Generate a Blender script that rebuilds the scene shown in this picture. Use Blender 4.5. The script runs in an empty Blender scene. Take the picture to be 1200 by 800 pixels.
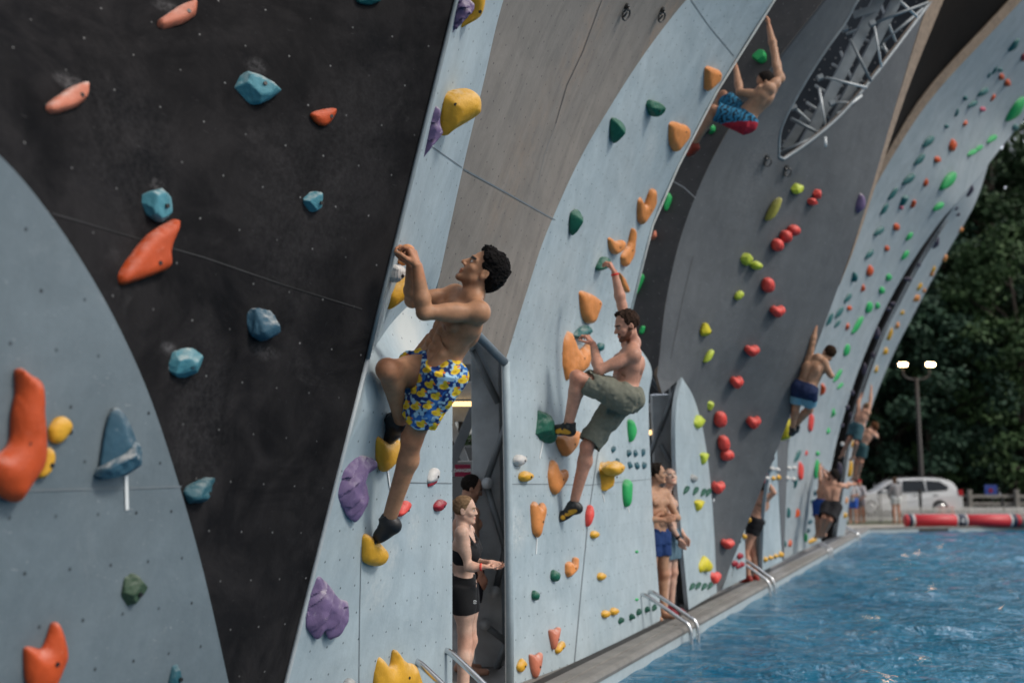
import bpy, math, random
import numpy as np
from mathutils import Vector, Matrix, noise as mnoise
from mathutils.geometry import delaunay_2d_cdt

SC = bpy.context.scene
COL = SC.collection
rng = np.random.default_rng(7)
random.seed(7)

# ------------------------------------------------------------------ camera, sky, sun, exposure
TH = math.atan(160 / 1200)          # pitch of the lens above the horizon
FPX = 1200.0
CAMZ = 1.58
cam_data = bpy.data.cameras.new('camera')
cam_data.sensor_width = 36.0
cam_data.lens = 36.0
cam_data.clip_start = 0.05
cam_data.clip_end = 2000
cam_data.dof.use_dof = True
cam_data.dof.focus_distance = 6.3
cam_data.dof.aperture_fstop = 1.25
cam = bpy.data.objects.new('camera', cam_data)
cam.location = (0, 0, CAMZ)
cam.rotation_euler = (math.pi / 2 + TH, 0, 0)
COL.objects.link(cam)
SC.camera = cam

SUN_EL, SUN_AZ = math.radians(42), math.radians(118)    # azimuth clockwise from +Y (view direction)
world = bpy.data.worlds.new('World')
SC.world = world
world.use_nodes = True
wn = world.node_tree
bg = wn.nodes['Background']
sky = wn.nodes.new('ShaderNodeTexSky')
sky.sky_type = 'NISHITA'
sky.sun_disc = False
sky.sun_elevation = SUN_EL
sky.sun_rotation = SUN_AZ
sky.air_density = 1.0
sky.dust_density = 3.0
sky.ozone_density = 1.0
hsv = wn.nodes.new('ShaderNodeHueSaturation')          # thin overcast: the blue is washed out
hsv.inputs['Saturation'].default_value = 0.35
wn.links.new(sky.outputs['Color'], hsv.inputs['Color'])
# bright break in the cloud low over the trees, ahead and to the right
geo_w = wn.nodes.new('ShaderNodeTexCoord')
dotn = wn.nodes.new('ShaderNodeVectorMath'); dotn.operation = 'DOT_PRODUCT'
wn.links.new(geo_w.outputs['Generated'], dotn.inputs[0])
_az, _el = math.radians(24), math.radians(27)
dotn.inputs[1].default_value = (math.sin(_az) * math.cos(_el), math.cos(_az) * math.cos(_el), math.sin(_el))
glow = wn.nodes.new('ShaderNodeMapRange'); glow.interpolation_type = 'SMOOTHSTEP'
glow.inputs[1].default_value = 0.87; glow.inputs[2].default_value = 0.985; glow.inputs[3].default_value = 1.0; glow.inputs[4].default_value = 13.0
wn.links.new(dotn.outputs['Value'], glow.inputs[0])
cloud = wn.nodes.new('ShaderNodeTexNoise'); cloud.inputs['Scale'].default_value = 3.0; cloud.inputs['Detail'].default_value = 6
wn.links.new(geo_w.outputs['Generated'], cloud.inputs['Vector'])
cl = wn.nodes.new('ShaderNodeMapRange'); cl.inputs[1].default_value = .35; cl.inputs[2].default_value = .65; cl.inputs[3].default_value = .8; cl.inputs[4].default_value = 1.25
wn.links.new(cloud.outputs['Fac'], cl.inputs[0])
gm = wn.nodes.new('ShaderNodeMath'); gm.operation = 'MULTIPLY'
wn.links.new(glow.outputs[0], gm.inputs[0]); wn.links.new(cl.outputs[0], gm.inputs[1])
sc_ = wn.nodes.new('ShaderNodeVectorMath'); sc_.operation = 'SCALE'
wn.links.new(hsv.outputs['Color'], sc_.inputs[0]); wn.links.new(gm.outputs[0], sc_.inputs['Scale'])
wn.links.new(sc_.outputs[0], bg.inputs['Color'])
bg.inputs['Strength'].default_value = 0.105
sun_data = bpy.data.lights.new('sun', 'SUN')
sun_data.energy = 1.5
sun_data.angle = math.radians(10)
sun_data.color = (1.0, 0.93, 0.84)
sun = bpy.data.objects.new('sun', sun_data)
COL.objects.link(sun)
sd = Vector((math.sin(SUN_AZ) * math.cos(SUN_EL), math.cos(SUN_AZ) * math.cos(SUN_EL), math.sin(SUN_EL)))
sun.rotation_euler = sd.to_track_quat('Z', 'Y').to_euler()
sun.location = (10, -10, 20)
vs = SC.view_settings
vs.view_transform = 'Standard'
vs.look = 'None'
vs.gamma = 1
vs.exposure = 0.16
vs.use_curve_mapping = False
SC.cycles.max_bounces = 6
SC.cycles.diffuse_bounces = 3
SC.cycles.glossy_bounces = 3
SC.cycles.transmission_bounces = 4
SC.cycles.transparent_max_bounces = 6
SC.cycles.use_denoising = True
SC.cycles.sample_clamp_indirect = 6.0
SC.cycles.caustics_reflective = False
SC.cycles.caustics_refractive = False

# ------------------------------------------------------------------ reading the place off the photograph
CAM = np.array([0, 0, CAMZ])
FW = np.array([0, math.cos(TH), math.sin(TH)])
UP = np.array([0, -math.sin(TH), math.cos(TH)])
RT = np.array([1.0, 0, 0])
S = CAMZ / 1.7                        # survey was made for an eye height of 1.7 m
WD = np.array([math.sin(math.radians(23.5)), math.cos(math.radians(23.5)), 0])   # along the pool edge
WN = np.array([WD[1], -WD[0], 0])                                               # out over the water
V0 = -3.4 * S                         # foot of the wall
ZU = np.array([0, 0, 1.0])

def ray(x, y):
    return FW + RT * ((x - 600) / FPX) + UP * ((400 - y) / FPX)
def P(x, y, t):
    return CAM + ray(x, y) * t
def t_u(x, y, u):                     # where the sight line crosses the plane "u metres along the wall"
    return (u * S) / (ray(x, y) @ WD)
def t_k(x, y, off=0.0, k=0.0):        # where it crosses the leaning plane v = V0 + off + k*z
    d = ray(x, y)
    nn = WN - k * ZU
    return (V0 + off - CAM @ nn) / (d @ nn)
def ground(x, y, z=0.0):
    d = ray(x, y)
    return CAM + d * ((z - CAMZ) / d[2])
def tdepth(p):
    return (np.asarray(p) - CAM) @ FW
def uvz(u, v, z):                     # wall frame -> world
    return WD * u + WN * v + ZU * z
def nrm(v):
    v = np.asarray(v, float)
    return v / (np.linalg.norm(v) + 1e-12)

# ------------------------------------------------------------------ scene helpers
def tag(o, label=None, cat=None, group=None, kind=None):
    if label: o['label'] = label
    if cat: o['category'] = cat
    if group: o['group'] = group
    if kind: o['kind'] = kind
    return o
def link(o, parent=None):
    COL.objects.link(o)
    if parent is not None:
        o.parent = parent
        o.matrix_parent_inverse = Matrix.Translation(parent.location).inverted()
    return o
def mesh_obj(name, verts, faces, mats, parent=None, smooth=False, fmat=None, vcol=None, uv=None):
    me = bpy.data.meshes.new(name)
    verts = np.asarray(verts, float)
    me.from_pydata(verts.tolist(), [], [tuple(int(i) for i in f) for f in faces])
    if not isinstance(mats, (list, tuple)): mats = [mats]
    for m in mats: me.materials.append(m)
    if fmat is not None: me.polygons.foreach_set('material_index', np.asarray(fmat, dtype=np.int32))
    if smooth: me.polygons.foreach_set('use_smooth', np.ones(len(me.polygons), dtype=bool))
    if vcol is not None:
        a = me.color_attributes.new('paint', 'FLOAT_COLOR', 'POINT')
        c = np.ones((len(verts), 4), dtype=np.float32); c[:, :3] = vcol
        a.data.foreach_set('color', c.ravel())
    if uv is not None:
        l = me.uv_layers.new(name='UVMap')
        li = np.zeros(len(me.loops), dtype=np.int32); me.loops.foreach_get('vertex_index', li)
        l.data.foreach_set('uv', np.asarray(uv, dtype=np.float32)[li].ravel())
    me.validate(); me.update()
    o = bpy.data.objects.new(name, me)
    return link(o, parent)
def empty(name, loc, label=None, cat=None, group=None):
    o = bpy.data.objects.new(name, None)
    o.location = [float(c) for c in loc]
    o.empty_display_size = 0.2
    COL.objects.link(o)
    return tag(o, label, cat, group)

class MB:
    """collects simple solids into one mesh"""
    def __init__(s): s.v = []; s.f = []
    def add(s, v, f):
        n = len(s.v); s.v += [tuple(p) for p in v]; s.f += [tuple(i + n for i in q) for q in f]; return s
    def tube(s, pts, r, n=10, cap=True):
        pts = [np.asarray(p, float) for p in pts]; rs = r if isinstance(r, (list, tuple)) else [r] * len(pts)
        V = []; F = []; prev = None
        for i, p in enumerate(pts):
            d = nrm(pts[min(i + 1, len(pts) - 1)] - pts[max(i - 1, 0)])
            if prev is None:
                a = np.array([0, 0, 1.]) if abs(d[2]) < .9 else np.array([1., 0, 0])
                e = nrm(np.cross(d, a))
            else:
                e = nrm(prev - d * (prev @ d))
            prev = e; g = np.cross(d, e)
            for k in range(n):
                an = 2 * math.pi * k / n
                V.append(p + rs[i] * (e * math.cos(an) + g * math.sin(an)))
        for i in range(len(pts) - 1):
            for k in range(n):
                F.append((i * n + k, i * n + (k + 1) % n, (i + 1) * n + (k + 1) % n, (i + 1) * n + k))
        if cap:
            F.append(tuple(range(n))[::-1]); F.append(tuple(range((len(pts) - 1) * n, len(pts) * n)))
        return s.add(V, F)
    def beam(s, a, b, w, h, up=(0, 0, 1), bev=0.0):
        a = np.asarray(a, float); b = np.asarray(b, float); d = nrm(b - a)
        x = np.cross(d, np.asarray(up, float))
        if np.linalg.norm(x) < 1e-3: x = np.cross(d, [1., 0, 0])
        x = nrm(x); y = np.cross(x, d)
        hw, hh = w / 2, h / 2
        if bev > 0:
            pr = [(-hw + bev, -hh), (hw - bev, -hh), (hw, -hh + bev), (hw, hh - bev), (hw - bev, hh), (-hw + bev, hh), (-hw, hh - bev), (-hw, -hh + bev)]
        else:
            pr = [(-hw, -hh), (hw, -hh), (hw, hh), (-hw, hh)]
        n = len(pr)
        V = [a + x * p + y * q for p, q in pr] + [b + x * p + y * q for p, q in pr]
        F = [(i, (i + 1) % n, n + (i + 1) % n, n + i) for i in range(n)] + [tuple(range(n))[::-1], tuple(range(n, 2 * n))]
        return s.add(V, F)
    def box(s, c, sz, ax=(1, 0, 0), bev=0.0):
        c = np.asarray(c, float); ax = nrm(ax)
        return s.beam(c - ax * sz[0] / 2, c + ax * sz[0] / 2, sz[1], sz[2], bev=bev)
    def ibeam(s, a, b, w, h, tk=0.012, up=(0, 0, 1)):
        a = np.asarray(a, float); b = np.asarray(b, float); d = nrm(b - a)
        x = nrm(np.cross(d, np.asarray(up, float))); y = np.cross(x, d)
        s.beam(a + y * (h / 2 - tk / 2), b + y * (h / 2 - tk / 2), w, tk, up)
        s.beam(a - y * (h / 2 - tk / 2), b - y * (h / 2 - tk / 2), w, tk, up)
        return s.beam(a, b, tk, h - 2 * tk - .001, up)
    def obj(s, name, mat, parent=None, smooth=False):
        return mesh_obj(name, s.v, s.f, mat, parent, smooth)

# ------------------------------------------------------------------ materials
def new_mat(name):
    m = bpy.data.materials.new(name); m.use_nodes = True
    nt = m.node_tree
    return m, nt, nt.nodes['Principled BSDF']
def N(nt, kind, **kw):
    n = nt.nodes.new(kind)
    for k, v in kw.items():
        if hasattr(n, k): setattr(n, k, v)
        else: n.inputs[k].default_value = v
    return n
def MATH(nt, op, a, b=None, c=None, clamp=False):
    n = nt.nodes.new('ShaderNodeMath'); n.operation = op; n.use_clamp = clamp
    for i, v in enumerate((a, b, c)):
        if v is None: continue
        if isinstance(v, (int, float)): n.inputs[i].default_value = v
        else: nt.links.new(v, n.inputs[i])
    return n.outputs[0]
def MIX(nt, fac, a, b, mode='MIX'):
    n = nt.nodes.new('ShaderNodeMix'); n.data_type = 'RGBA'; n.blend_type = mode
    for key, v in ((0, fac), (6, a), (7, b)):
        if isinstance(v, (int, float)): n.inputs[key].default_value = v
        elif isinstance(v, (tuple, list)): n.inputs[key].default_value = tuple(v) + (1,) if len(v) == 3 else v
        else: nt.links.new(v, n.inputs[key])
    return n.outputs[2]
def RAMP(nt, fac, lo, hi):
    n = nt.nodes.new('ShaderNodeMapRange'); n.inputs[1].default_value = lo; n.inputs[2].default_value = hi
    nt.links.new(fac, n.inputs[0]); n.clamp = True
    return n.outputs[0]
def NOISE(nt, vec, scale, detail=4, rough=.55, dist=0.0):
    n = nt.nodes.new('ShaderNodeTexNoise'); n.inputs['Scale'].default_value = scale
    n.inputs['Detail'].default_value = detail; n.inputs['Roughness'].default_value = rough
    n.inputs['Distortion'].default_value = dist
    if vec is not None: nt.links.new(vec, n.inputs['Vector'])
    return n.outputs['Fac']
def MAPV(nt, vec, scale=(1, 1, 1), loc=(0, 0, 0)):
    n = nt.nodes.new('ShaderNodeMapping'); n.inputs['Scale'].default_value = scale; n.inputs['Location'].default_value = loc
    nt.links.new(vec, n.inputs['Vector']); return n.outputs[0]
def BUMP(nt, b, h, strength=.3, dist=.01):
    n = nt.nodes.new('ShaderNodeBump'); n.inputs['Strength'].default_value = strength; n.inputs['Distance'].default_value = dist
    nt.links.new(h, n.inputs['Height']); nt.links.new(n.outputs[0], b.inputs['Normal'])
def simple_mat(name, col, rough=.6, metal=0.0, var=.12, scale=6.0, bump=0.0, spec=.5, dirt=None):
    m, nt, b = new_mat(name)
    tc = N(nt, 'ShaderNodeTexCoord').outputs['Object']
    f = NOISE(nt, tc, scale, 6)
    c = MIX(nt, RAMP(nt, f, .3, .7), tuple(c * (1 - var) for c in col), tuple(min(1, c * (1 + var)) for c in col))
    if dirt:
        c = MIX(nt, MATH(nt, 'MULTIPLY', RAMP(nt, NOISE(nt, tc, scale * .37, 8, .65), .5, .75), .55), c, dirt)
    nt.links.new(c, b.inputs['Base Color'])
    b.inputs['Roughness'].default_value = rough; b.inputs['Metallic'].default_value = metal
    b.inputs['Specular IOR Level'].default_value = spec
    if bump: BUMP(nt, b, NOISE(nt, tc, scale * 8, 5), bump, .01)
    return m

def panel_mat(name, col, col2, dot, dotr=.0068, var_scale=.9, chalk=.25, chalkcol=(.62, .64, .64), rough=.62, spec=.35, mottle=.25, dots=True, pitch=.155, dotmin=.55, streak=.35, blot=None, fine=1.0):
    """painted plywood: mottled paint, vertical water streaks, chalk smudges and a staggered grid of bolt holes"""
    m, nt, b = new_mat(name)
    uvn = N(nt, 'ShaderNodeTexCoord').outputs['UV']
    tc = N(nt, 'ShaderNodeTexCoord').outputs['Object']
    big = RAMP(nt, NOISE(nt, tc, var_scale, 6, .6, .6), .34, .68)
    c = MIX(nt, big, col, col2)
    st = RAMP(nt, NOISE(nt, MAPV(nt, uvn, (5.5, .35, 1)), 1.6, 6, .65), .42, .72)
    c = MIX(nt, MATH(nt, 'MULTIPLY', st, streak), c, tuple(q * .72 for q in col))
    fn = RAMP(nt, NOISE(nt, tc, 26, 5, .7), .35, .75)
    c = MIX(nt, MATH(nt, 'MULTIPLY', fn, .16 * fine), c, tuple(min(1, q * 1.3) for q in col2))
    mo = MATH(nt, 'MULTIPLY', RAMP(nt, NOISE(nt, tc, 3.4, 9, .68, .5), .40, .66), mottle)
    c = MIX(nt, mo, c, tuple(min(1, q * 1.55) for q in col2))
    md = MATH(nt, 'MULTIPLY', RAMP(nt, NOISE(nt, MAPV(nt, tc, (1, 1, 1), (7, 3, 5)), 2.2, 8, .7, .8), .50, .70), mottle)
    c = MIX(nt, md, c, tuple(q * .62 for q in col))
    sm = MATH(nt, 'MULTIPLY', RAMP(nt, NOISE(nt, tc, 2.3, 9, .72, .8), .58, .74), RAMP(nt, NOISE(nt, tc, 15, 6, .7), .38, .68))
    c = MIX(nt, MATH(nt, 'MULTIPLY', sm, chalk), c, chalkcol)
    # scuffs: thin dark and pale scratches
    sc = RAMP(nt, NOISE(nt, MAPV(nt, uvn, (3, 11, 1)), 5.0, 3, .5, 2.2), .70, .73)
    c = MIX(nt, MATH(nt, 'MULTIPLY', sc, .22 * fine), c, chalkcol)
    if blot:
        (bu, bv, br), bc = blot
        sep = N(nt, 'ShaderNodeSeparateXYZ'); nt.links.new(uvn, sep.inputs[0])
        dx = MATH(nt, 'SUBTRACT', sep.outputs[0], bu); dy = MATH(nt, 'SUBTRACT', sep.outputs[1], bv)
        dd = MATH(nt, 'SQRT', MATH(nt, 'ADD', MATH(nt, 'MULTIPLY', dx, dx), MATH(nt, 'MULTIPLY', dy, dy)))
        dd = MATH(nt, 'ADD', dd, MATH(nt, 'MULTIPLY', NOISE(nt, tc, 3.0, 6), br * .9))
        fac = RAMP(nt, dd, br * 1.45, br * .75)
        c = MIX(nt, MATH(nt, 'MULTIPLY', fac, .8), c, bc)
    if dots:
        sc2 = MAPV(nt, uvn, (1 / pitch, 1 / pitch, 1))
        sep = N(nt, 'ShaderNodeSeparateXYZ'); nt.links.new(sc2, sep.inputs[0])
        row = MATH(nt, 'FLOOR', sep.outputs[1])
        offs = MATH(nt, 'MULTIPLY', MATH(nt, 'FLOORED_MODULO', row, 2), .5)
        fx = MATH(nt, 'SUBTRACT', MATH(nt, 'FRACT', MATH(nt, 'ADD', sep.outputs[0], offs)), .5)
        fy = MATH(nt, 'SUBTRACT', MATH(nt, 'FRACT', sep.outputs[1]), .5)
        r2 = MATH(nt, 'SQRT', MATH(nt, 'ADD', MATH(nt, 'MULTIPLY', fx, fx), MATH(nt, 'MULTIPLY', fy, fy)))
        isdot = RAMP(nt, r2, dotr / pitch * 1.25, dotr / pitch * .8)
        wear = RAMP(nt, NOISE(nt, tc, 3.7, 3), .30, .62)                       # some bolt holes are caked with chalk or paint
        c = MIX(nt, MATH(nt, 'MULTIPLY', isdot, MATH(nt, 'ADD', MATH(nt, 'MULTIPLY', wear, 1 - dotmin), dotmin)), c, dot)
    rub = RAMP(nt, NOISE(nt, MAPV(nt, uvn, (9, 2.2, 1)), 3.4, 5, .6, 1.4), .69, .745)          # black rubber from shoes
    c = MIX(nt, MATH(nt, 'MULTIPLY', MATH(nt, 'MULTIPLY', rub, RAMP(nt, NOISE(nt, tc, 1.1, 3), .45, .65)), .6 * fine), c, (.06, .065, .07))
    nt.links.new(c, b.inputs['Base Color'])
    b.inputs['Roughness'].default_value = rough
    b.inputs['Specular IOR Level'].default_value = spec
    h = MATH(nt, 'ADD', NOISE(nt, tc, 60, 4), MATH(nt, 'MULTIPLY', NOISE(nt, tc, 4, 4), 3.0))
    BUMP(nt, b, h, .18, .006)
    return m

def add_patch(m, uv, r, col, amount, squash=1.0, grain=22.0):
    """one chalk smear or other soft patch of colour at a given spot on a panel"""
    nt = m.node_tree; b = nt.nodes['Principled BSDF']
    old = b.inputs['Base Color'].links[0].from_socket
    uvn = N(nt, 'ShaderNodeTexCoord'); sep = N(nt, 'ShaderNodeSeparateXYZ'); nt.links.new(uvn.outputs['UV'], sep.inputs[0])
    dx = MATH(nt, 'SUBTRACT', sep.outputs[0], float(uv[0])); dy = MATH(nt, 'MULTIPLY', MATH(nt, 'SUBTRACT', sep.outputs[1], float(uv[1])), squash)
    dd = MATH(nt, 'SQRT', MATH(nt, 'ADD', MATH(nt, 'MULTIPLY', dx, dx), MATH(nt, 'MULTIPLY', dy, dy)))
    dd = MATH(nt, 'ADD', dd, MATH(nt, 'MULTIPLY', NOISE(nt, uvn.outputs['Object'], 5.0, 5), r * .8))
    g = RAMP(nt, NOISE(nt, uvn.outputs['Object'], grain, 8, .75), .40, .62)
    fac = MATH(nt, 'MULTIPLY', MATH(nt, 'MULTIPLY', RAMP(nt, dd, r * 1.5, r * .8), g), amount)
    nt.links.new(MIX(nt, fac, old, col), b.inputs['Base Color'])

def hold_mat(name, col, chalk=.35, rough=.5):
    m, nt, b = new_mat(name)
    tc = N(nt, 'ShaderNodeTexCoord').outputs['Object']
    oi = N(nt, 'ShaderNodeObjectInfo')
    c = MIX(nt, RAMP(nt, NOISE(nt, tc, 9, 5), .3, .7), tuple(q * .82 for q in col), tuple(min(1, q * 1.12) for q in col))
    c = MIX(nt, MATH(nt, 'MULTIPLY', oi.outputs['Random'], .25), c, tuple(q * .6 for q in col))
    geo = N(nt, 'ShaderNodeNewGeometry')
    sep = N(nt, 'ShaderNodeSeparateXYZ'); nt.links.new(geo.outputs['Normal'], sep.inputs[0])
    topw = RAMP(nt, sep.outputs[2], .15, .75)                       # hands leave chalk on the top lip
    nz = RAMP(nt, NOISE(nt, tc, 17, 8, .7), .40, .62)
    f = MATH(nt, 'MULTIPLY', MATH(nt, 'MULTIPLY', topw, nz), chalk)
    f = MATH(nt, 'ADD', f, MATH(nt, 'MULTIPLY', RAMP(nt, NOISE(nt, tc, 31, 8, .75), .60, .72), chalk * .45))
    c = MIX(nt, f, c, (.68, .66, .62))
    grime = RAMP(nt, NOISE(nt, tc, 12, 7, .7, .5), .56, .72)
    c = MIX(nt, MATH(nt, 'MULTIPLY', grime, .30), c, tuple(q * .35 for q in col))
    nt.links.new(c, b.inputs['Base Color'])
    b.inputs['Roughness'].default_value = rough
    b.inputs['Specular IOR Level'].default_value = .35
    BUMP(nt, b, MATH(nt, 'ADD', NOISE(nt, tc, 150, 4, .7), MATH(nt, 'MULTIPLY', NOISE(nt, tc, 40, 4), 1.2)), .5, .004)
    return m

def paint_mat(name, rough=.55, sss=0.0, bump=.1, bscale=90, spec=.4, var=.12):
    """colour laid on the mesh (skin tone, hair, lips, cloth print) times a fine mottling"""
    m, nt, b = new_mat(name)
    at = N(nt, 'ShaderNodeVertexColor'); at.layer_name = 'paint'
    tc = N(nt, 'ShaderNodeTexCoord').outputs['Object']
    f = RAMP(nt, NOISE(nt, tc, 22, 6, .6), .3, .7)
    v = N(nt, 'ShaderNodeMapRange'); nt.links.new(f, v.inputs[0]); v.inputs[3].default_value = 1 - var; v.inputs[4].default_value = 1 + var
    mul = N(nt, 'ShaderNodeVectorMath'); mul.operation = 'SCALE'
    nt.links.new(at.outputs['Color'], mul.inputs[0]); nt.links.new(v.outputs[0], mul.inputs['Scale'])
    nt.links.new(mul.outputs[0], b.inputs['Base Color'])
    b.inputs['Roughness'].default_value = rough
    b.inputs['Specular IOR Level'].default_value = spec
    if sss:
        b.inputs['Subsurface Weight'].default_value = sss
        b.inputs['Subsurface Radius'].default_value = (.012, .005, .003)
        b.inputs['Subsurface Scale'].default_value = .6
    BUMP(nt, b, NOISE(nt, tc, bscale, 4), bump, .004)
    return m

# ------------------------------------------------------------------ implicit solids: smooth unions turned into one continuous mesh
def vnoise(p, sc, seed=0):
    q = p * sc + seed * 17.31
    i = np.floor(q).astype(np.int64); f = (q - i).astype(np.float32); f = f * f * (3 - 2 * f)
    def hsh(a, b, c):
        n = (a * 374761393 + b * 668265263 + c * 2147483647 + seed * 144269) & 0x7fffffff
        n = ((n ^ (n >> 13)) * 1274126177) & 0x7fffffff
        return ((n ^ (n >> 16)) & 0xffff).astype(np.float32) / 65535.0
    x, y, z = i[..., 0], i[..., 1], i[..., 2]
    r = 0
    for dx in (0, 1):
        for dy in (0, 1):
            for dz in (0, 1):
                w = (f[..., 0] if dx else 1 - f[..., 0]) * (f[..., 1] if dy else 1 - f[..., 1]) * (f[..., 2] if dz else 1 - f[..., 2])
                r = r + w * hsh(x + dx, y + dy, z + dz)
    return r * 2 - 1

class Cap:
    def __init__(s, a, b, ra, rb=None, k=.02, op='+'):
        s.a = np.asarray(a, float); s.b = np.asarray(b, float); s.ra = ra; s.rb = ra if rb is None else rb; s.k = k; s.op = op
    def bb(s):
        r = max(s.ra, s.rb); return np.minimum(s.a, s.b) - r, np.maximum(s.a, s.b) + r
    def d(s, p):
        ab = s.b - s.a; L = ab @ ab + 1e-12
        pa = p - s.a.astype(p.dtype)
        h = np.clip((pa @ ab.astype(p.dtype)) / L, 0, 1)
        q = pa - h[..., None] * ab.astype(p.dtype)
        return np.sqrt((q * q).sum(-1)) - (s.ra + (s.rb - s.ra) * h)
class Cone(Cap):
    """tapered cylinder with flat ends"""
    def d(s, p):
        ab = s.b - s.a; L = np.linalg.norm(ab); n = ab / L
        pa = p - s.a.astype(p.dtype)
        x = pa @ n.astype(p.dtype)
        h = np.clip(x / L, 0, 1)
        q = pa - x[..., None] * n.astype(p.dtype)
        rad = np.sqrt((q * q).sum(-1)) - (s.ra + (s.rb - s.ra) * h)
        return np.maximum(rad, np.maximum(-x, x - L))
class Ell:
    def __init__(s, c, ax, r, k=.02, op='+'):
        s.c = np.asarray(c, float); s.ax = np.asarray(ax, float); s.r = np.asarray(r, float); s.k = k; s.op = op
    def bb(s):
        m = s.r.max(); return s.c - m, s.c + m
    def d(s, p):
        q = (p - s.c.astype(p.dtype)) @ s.ax.T.astype(p.dtype)
        k0 = np.sqrt(((q / s.r) ** 2).sum(-1)) + 1e-6
        k1 = np.sqrt(((q / (s.r ** 2)) ** 2).sum(-1)) + 1e-6
        return k0 * (k0 - 1) / k1
class Half:
    """cut away everything on the +n side of a plane (within a sphere of radius R about c)"""
    def __init__(s, c, n, R=None, k=.004):
        s.c = np.asarray(c, float); s.n = nrm(n); s.R = R; s.k = k; s.op = '-'
    def bb(s):
        if s.R is None: return np.full(3, -1e9), np.full(3, 1e9)
        return s.c - s.R, s.c + s.R
    def d(s, p):
        x = -((p - s.c.astype(p.dtype)) @ s.n.astype(p.dtype))
        if s.R is not None:
            q = p - s.c.astype(p.dtype)
            x = np.maximum(x, np.sqrt((q * q).sum(-1)) - s.R)
        return x

EDGES = [(0, 1), (2, 3), (4, 5), (6, 7), (0, 2), (1, 3), (4, 6), (5, 7), (0, 4), (1, 5), (2, 6), (3, 7)]
CORN = np.array([[i & 1, (i >> 1) & 1, (i >> 2) & 1] for i in range(8)])
def surf_nets(f, org, h):
    ins = f < 0
    n = np.array(f.shape)
    cnt = np.zeros(n - 1, dtype=np.int8)
    for c in CORN:
        cnt += ins[c[0]:n[0] - 1 + c[0], c[1]:n[1] - 1 + c[1], c[2]:n[2] - 1 + c[2]]
    act = np.argwhere((cnt > 0) & (cnt < 8))
    if len(act) == 0: return np.zeros((0, 3)), np.zeros((0, 4), int)
    vals = np.stack([f[act[:, 0] + c[0], act[:, 1] + c[1], act[:, 2] + c[2]] for c in CORN], 1)
    pos = np.zeros((len(act), 3)); num = np.zeros(len(act))
    for a, b in EDGES:
        va, vb = vals[:, a], vals[:, b]
        m = (va < 0) != (vb < 0)
        t = np.where(m, va / np.where(m, va - vb, 1), 0)
        pos += np.where(m[:, None], CORN[a] + t[:, None] * (CORN[b] - CORN[a]), 0); num += m
    verts = org + (act + pos / num[:, None]) * h
    idx = np.full(n - 1, -1, dtype=np.int64); idx[act[:, 0], act[:, 1], act[:, 2]] = np.arange(len(act))
    F = []
    for ax in range(3):
        b, c = (ax + 1) % 3, (ax + 2) % 3
        sl0 = [slice(None)] * 3; sl1 = [slice(None)] * 3
        sl0[ax] = slice(0, -1); sl1[ax] = slice(1, None)
        e = np.argwhere(ins[tuple(sl0)] != ins[tuple(sl1)])
        ok = (e[:, b] > 0) & (e[:, c] > 0) & (e[:, b] < n[b] - 1) & (e[:, c] < n[c] - 1)
        e = e[ok]
        if len(e) == 0: continue
        flip = ins[e[:, 0], e[:, 1], e[:, 2]]
        def at(db, dc):
            q = e.copy(); q[:, b] += db; q[:, c] += dc
            return idx[q[:, 0], q[:, 1], q[:, 2]]
        q = np.stack([at(-1, -1), at(0, -1), at(0, 0), at(-1, 0)], 1)
        q[~flip] = q[~flip][:, ::-1]
        F.append(q)
    return verts, np.concatenate(F)

def sdf_mesh(prims, h, noise=None, smooth_it=1):
    pos = [p for p in prims if p.op == '+']
    lo = np.min([p.bb()[0] for p in pos], 0) - 4 * h - .02
    hi = np.max([p.bb()[1] for p in pos], 0) + 4 * h + .02
    n = np.ceil((hi - lo) / h).astype(int) + 1
    f = np.full(n, 1.0, dtype=np.float32)
    axs = [(lo[i] + np.arange(n[i]) * h).astype(np.float32) for i in range(3)]
    for p in prims:
        a, b = p.bb(); m = p.k + 3 * h
        i0 = np.clip(np.floor((a - m - lo) / h), 0, n).astype(int); i1 = np.clip(np.ceil((b + m - lo) / h) + 1, 0, n).astype(int)
        if np.any(i1 <= i0): continue
        sl = tuple(slice(i0[i], i1[i]) for i in range(3))
        g = np.stack(np.meshgrid(*[axs[i][sl[i]] for i in range(3)], indexing='ij'), -1)
        d = p.d(g).astype(np.float32); o = f[sl]; k = max(p.k, 1e-4)
        if p.op == '+':
            q = np.clip(.5 + .5 * (o - d) / k, 0, 1); f[sl] = o * (1 - q) + d * q - k * q * (1 - q)
        else:
            d = -d
            q = np.clip(.5 - .5 * (o - d) / k, 0, 1); f[sl] = o * (1 - q) + d * q + k * q * (1 - q)
    if noise is not None:
        g = np.stack(np.meshgrid(*axs, indexing='ij'), -1)
        near = np.abs(f) < 6 * h + .03
        f[near] += noise(g[near])
    v, q = surf_nets(f, lo, h)
    for _ in range(smooth_it):
        e = np.concatenate([q[:, [0, 1]], q[:, [1, 2]], q[:, [2, 3]], q[:, [3, 0]]])
        acc = np.zeros_like(v); c = np.zeros(len(v))
        np.add.at(acc, e[:, 0], v[e[:, 1]]); np.add.at(c, e[:, 0], 1)
        np.add.at(acc, e[:, 1], v[e[:, 0]]); np.add.at(c, e[:, 1], 1)
        v = v * .5 + .5 * acc / np.maximum(c, 1)[:, None]
    return v, q
def painted(v, base, paints):
    col = np.tile(np.asarray(base, float), (len(v), 1))
    for pr, c, soft in paints:
        w = np.clip(1 - pr.d(v) / soft, 0, 1)[:, None] if soft > 0 else (pr.d(v) < 0)[:, None].astype(float)
        col = col * (1 - w) + np.asarray(c) * w
    return col

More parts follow.
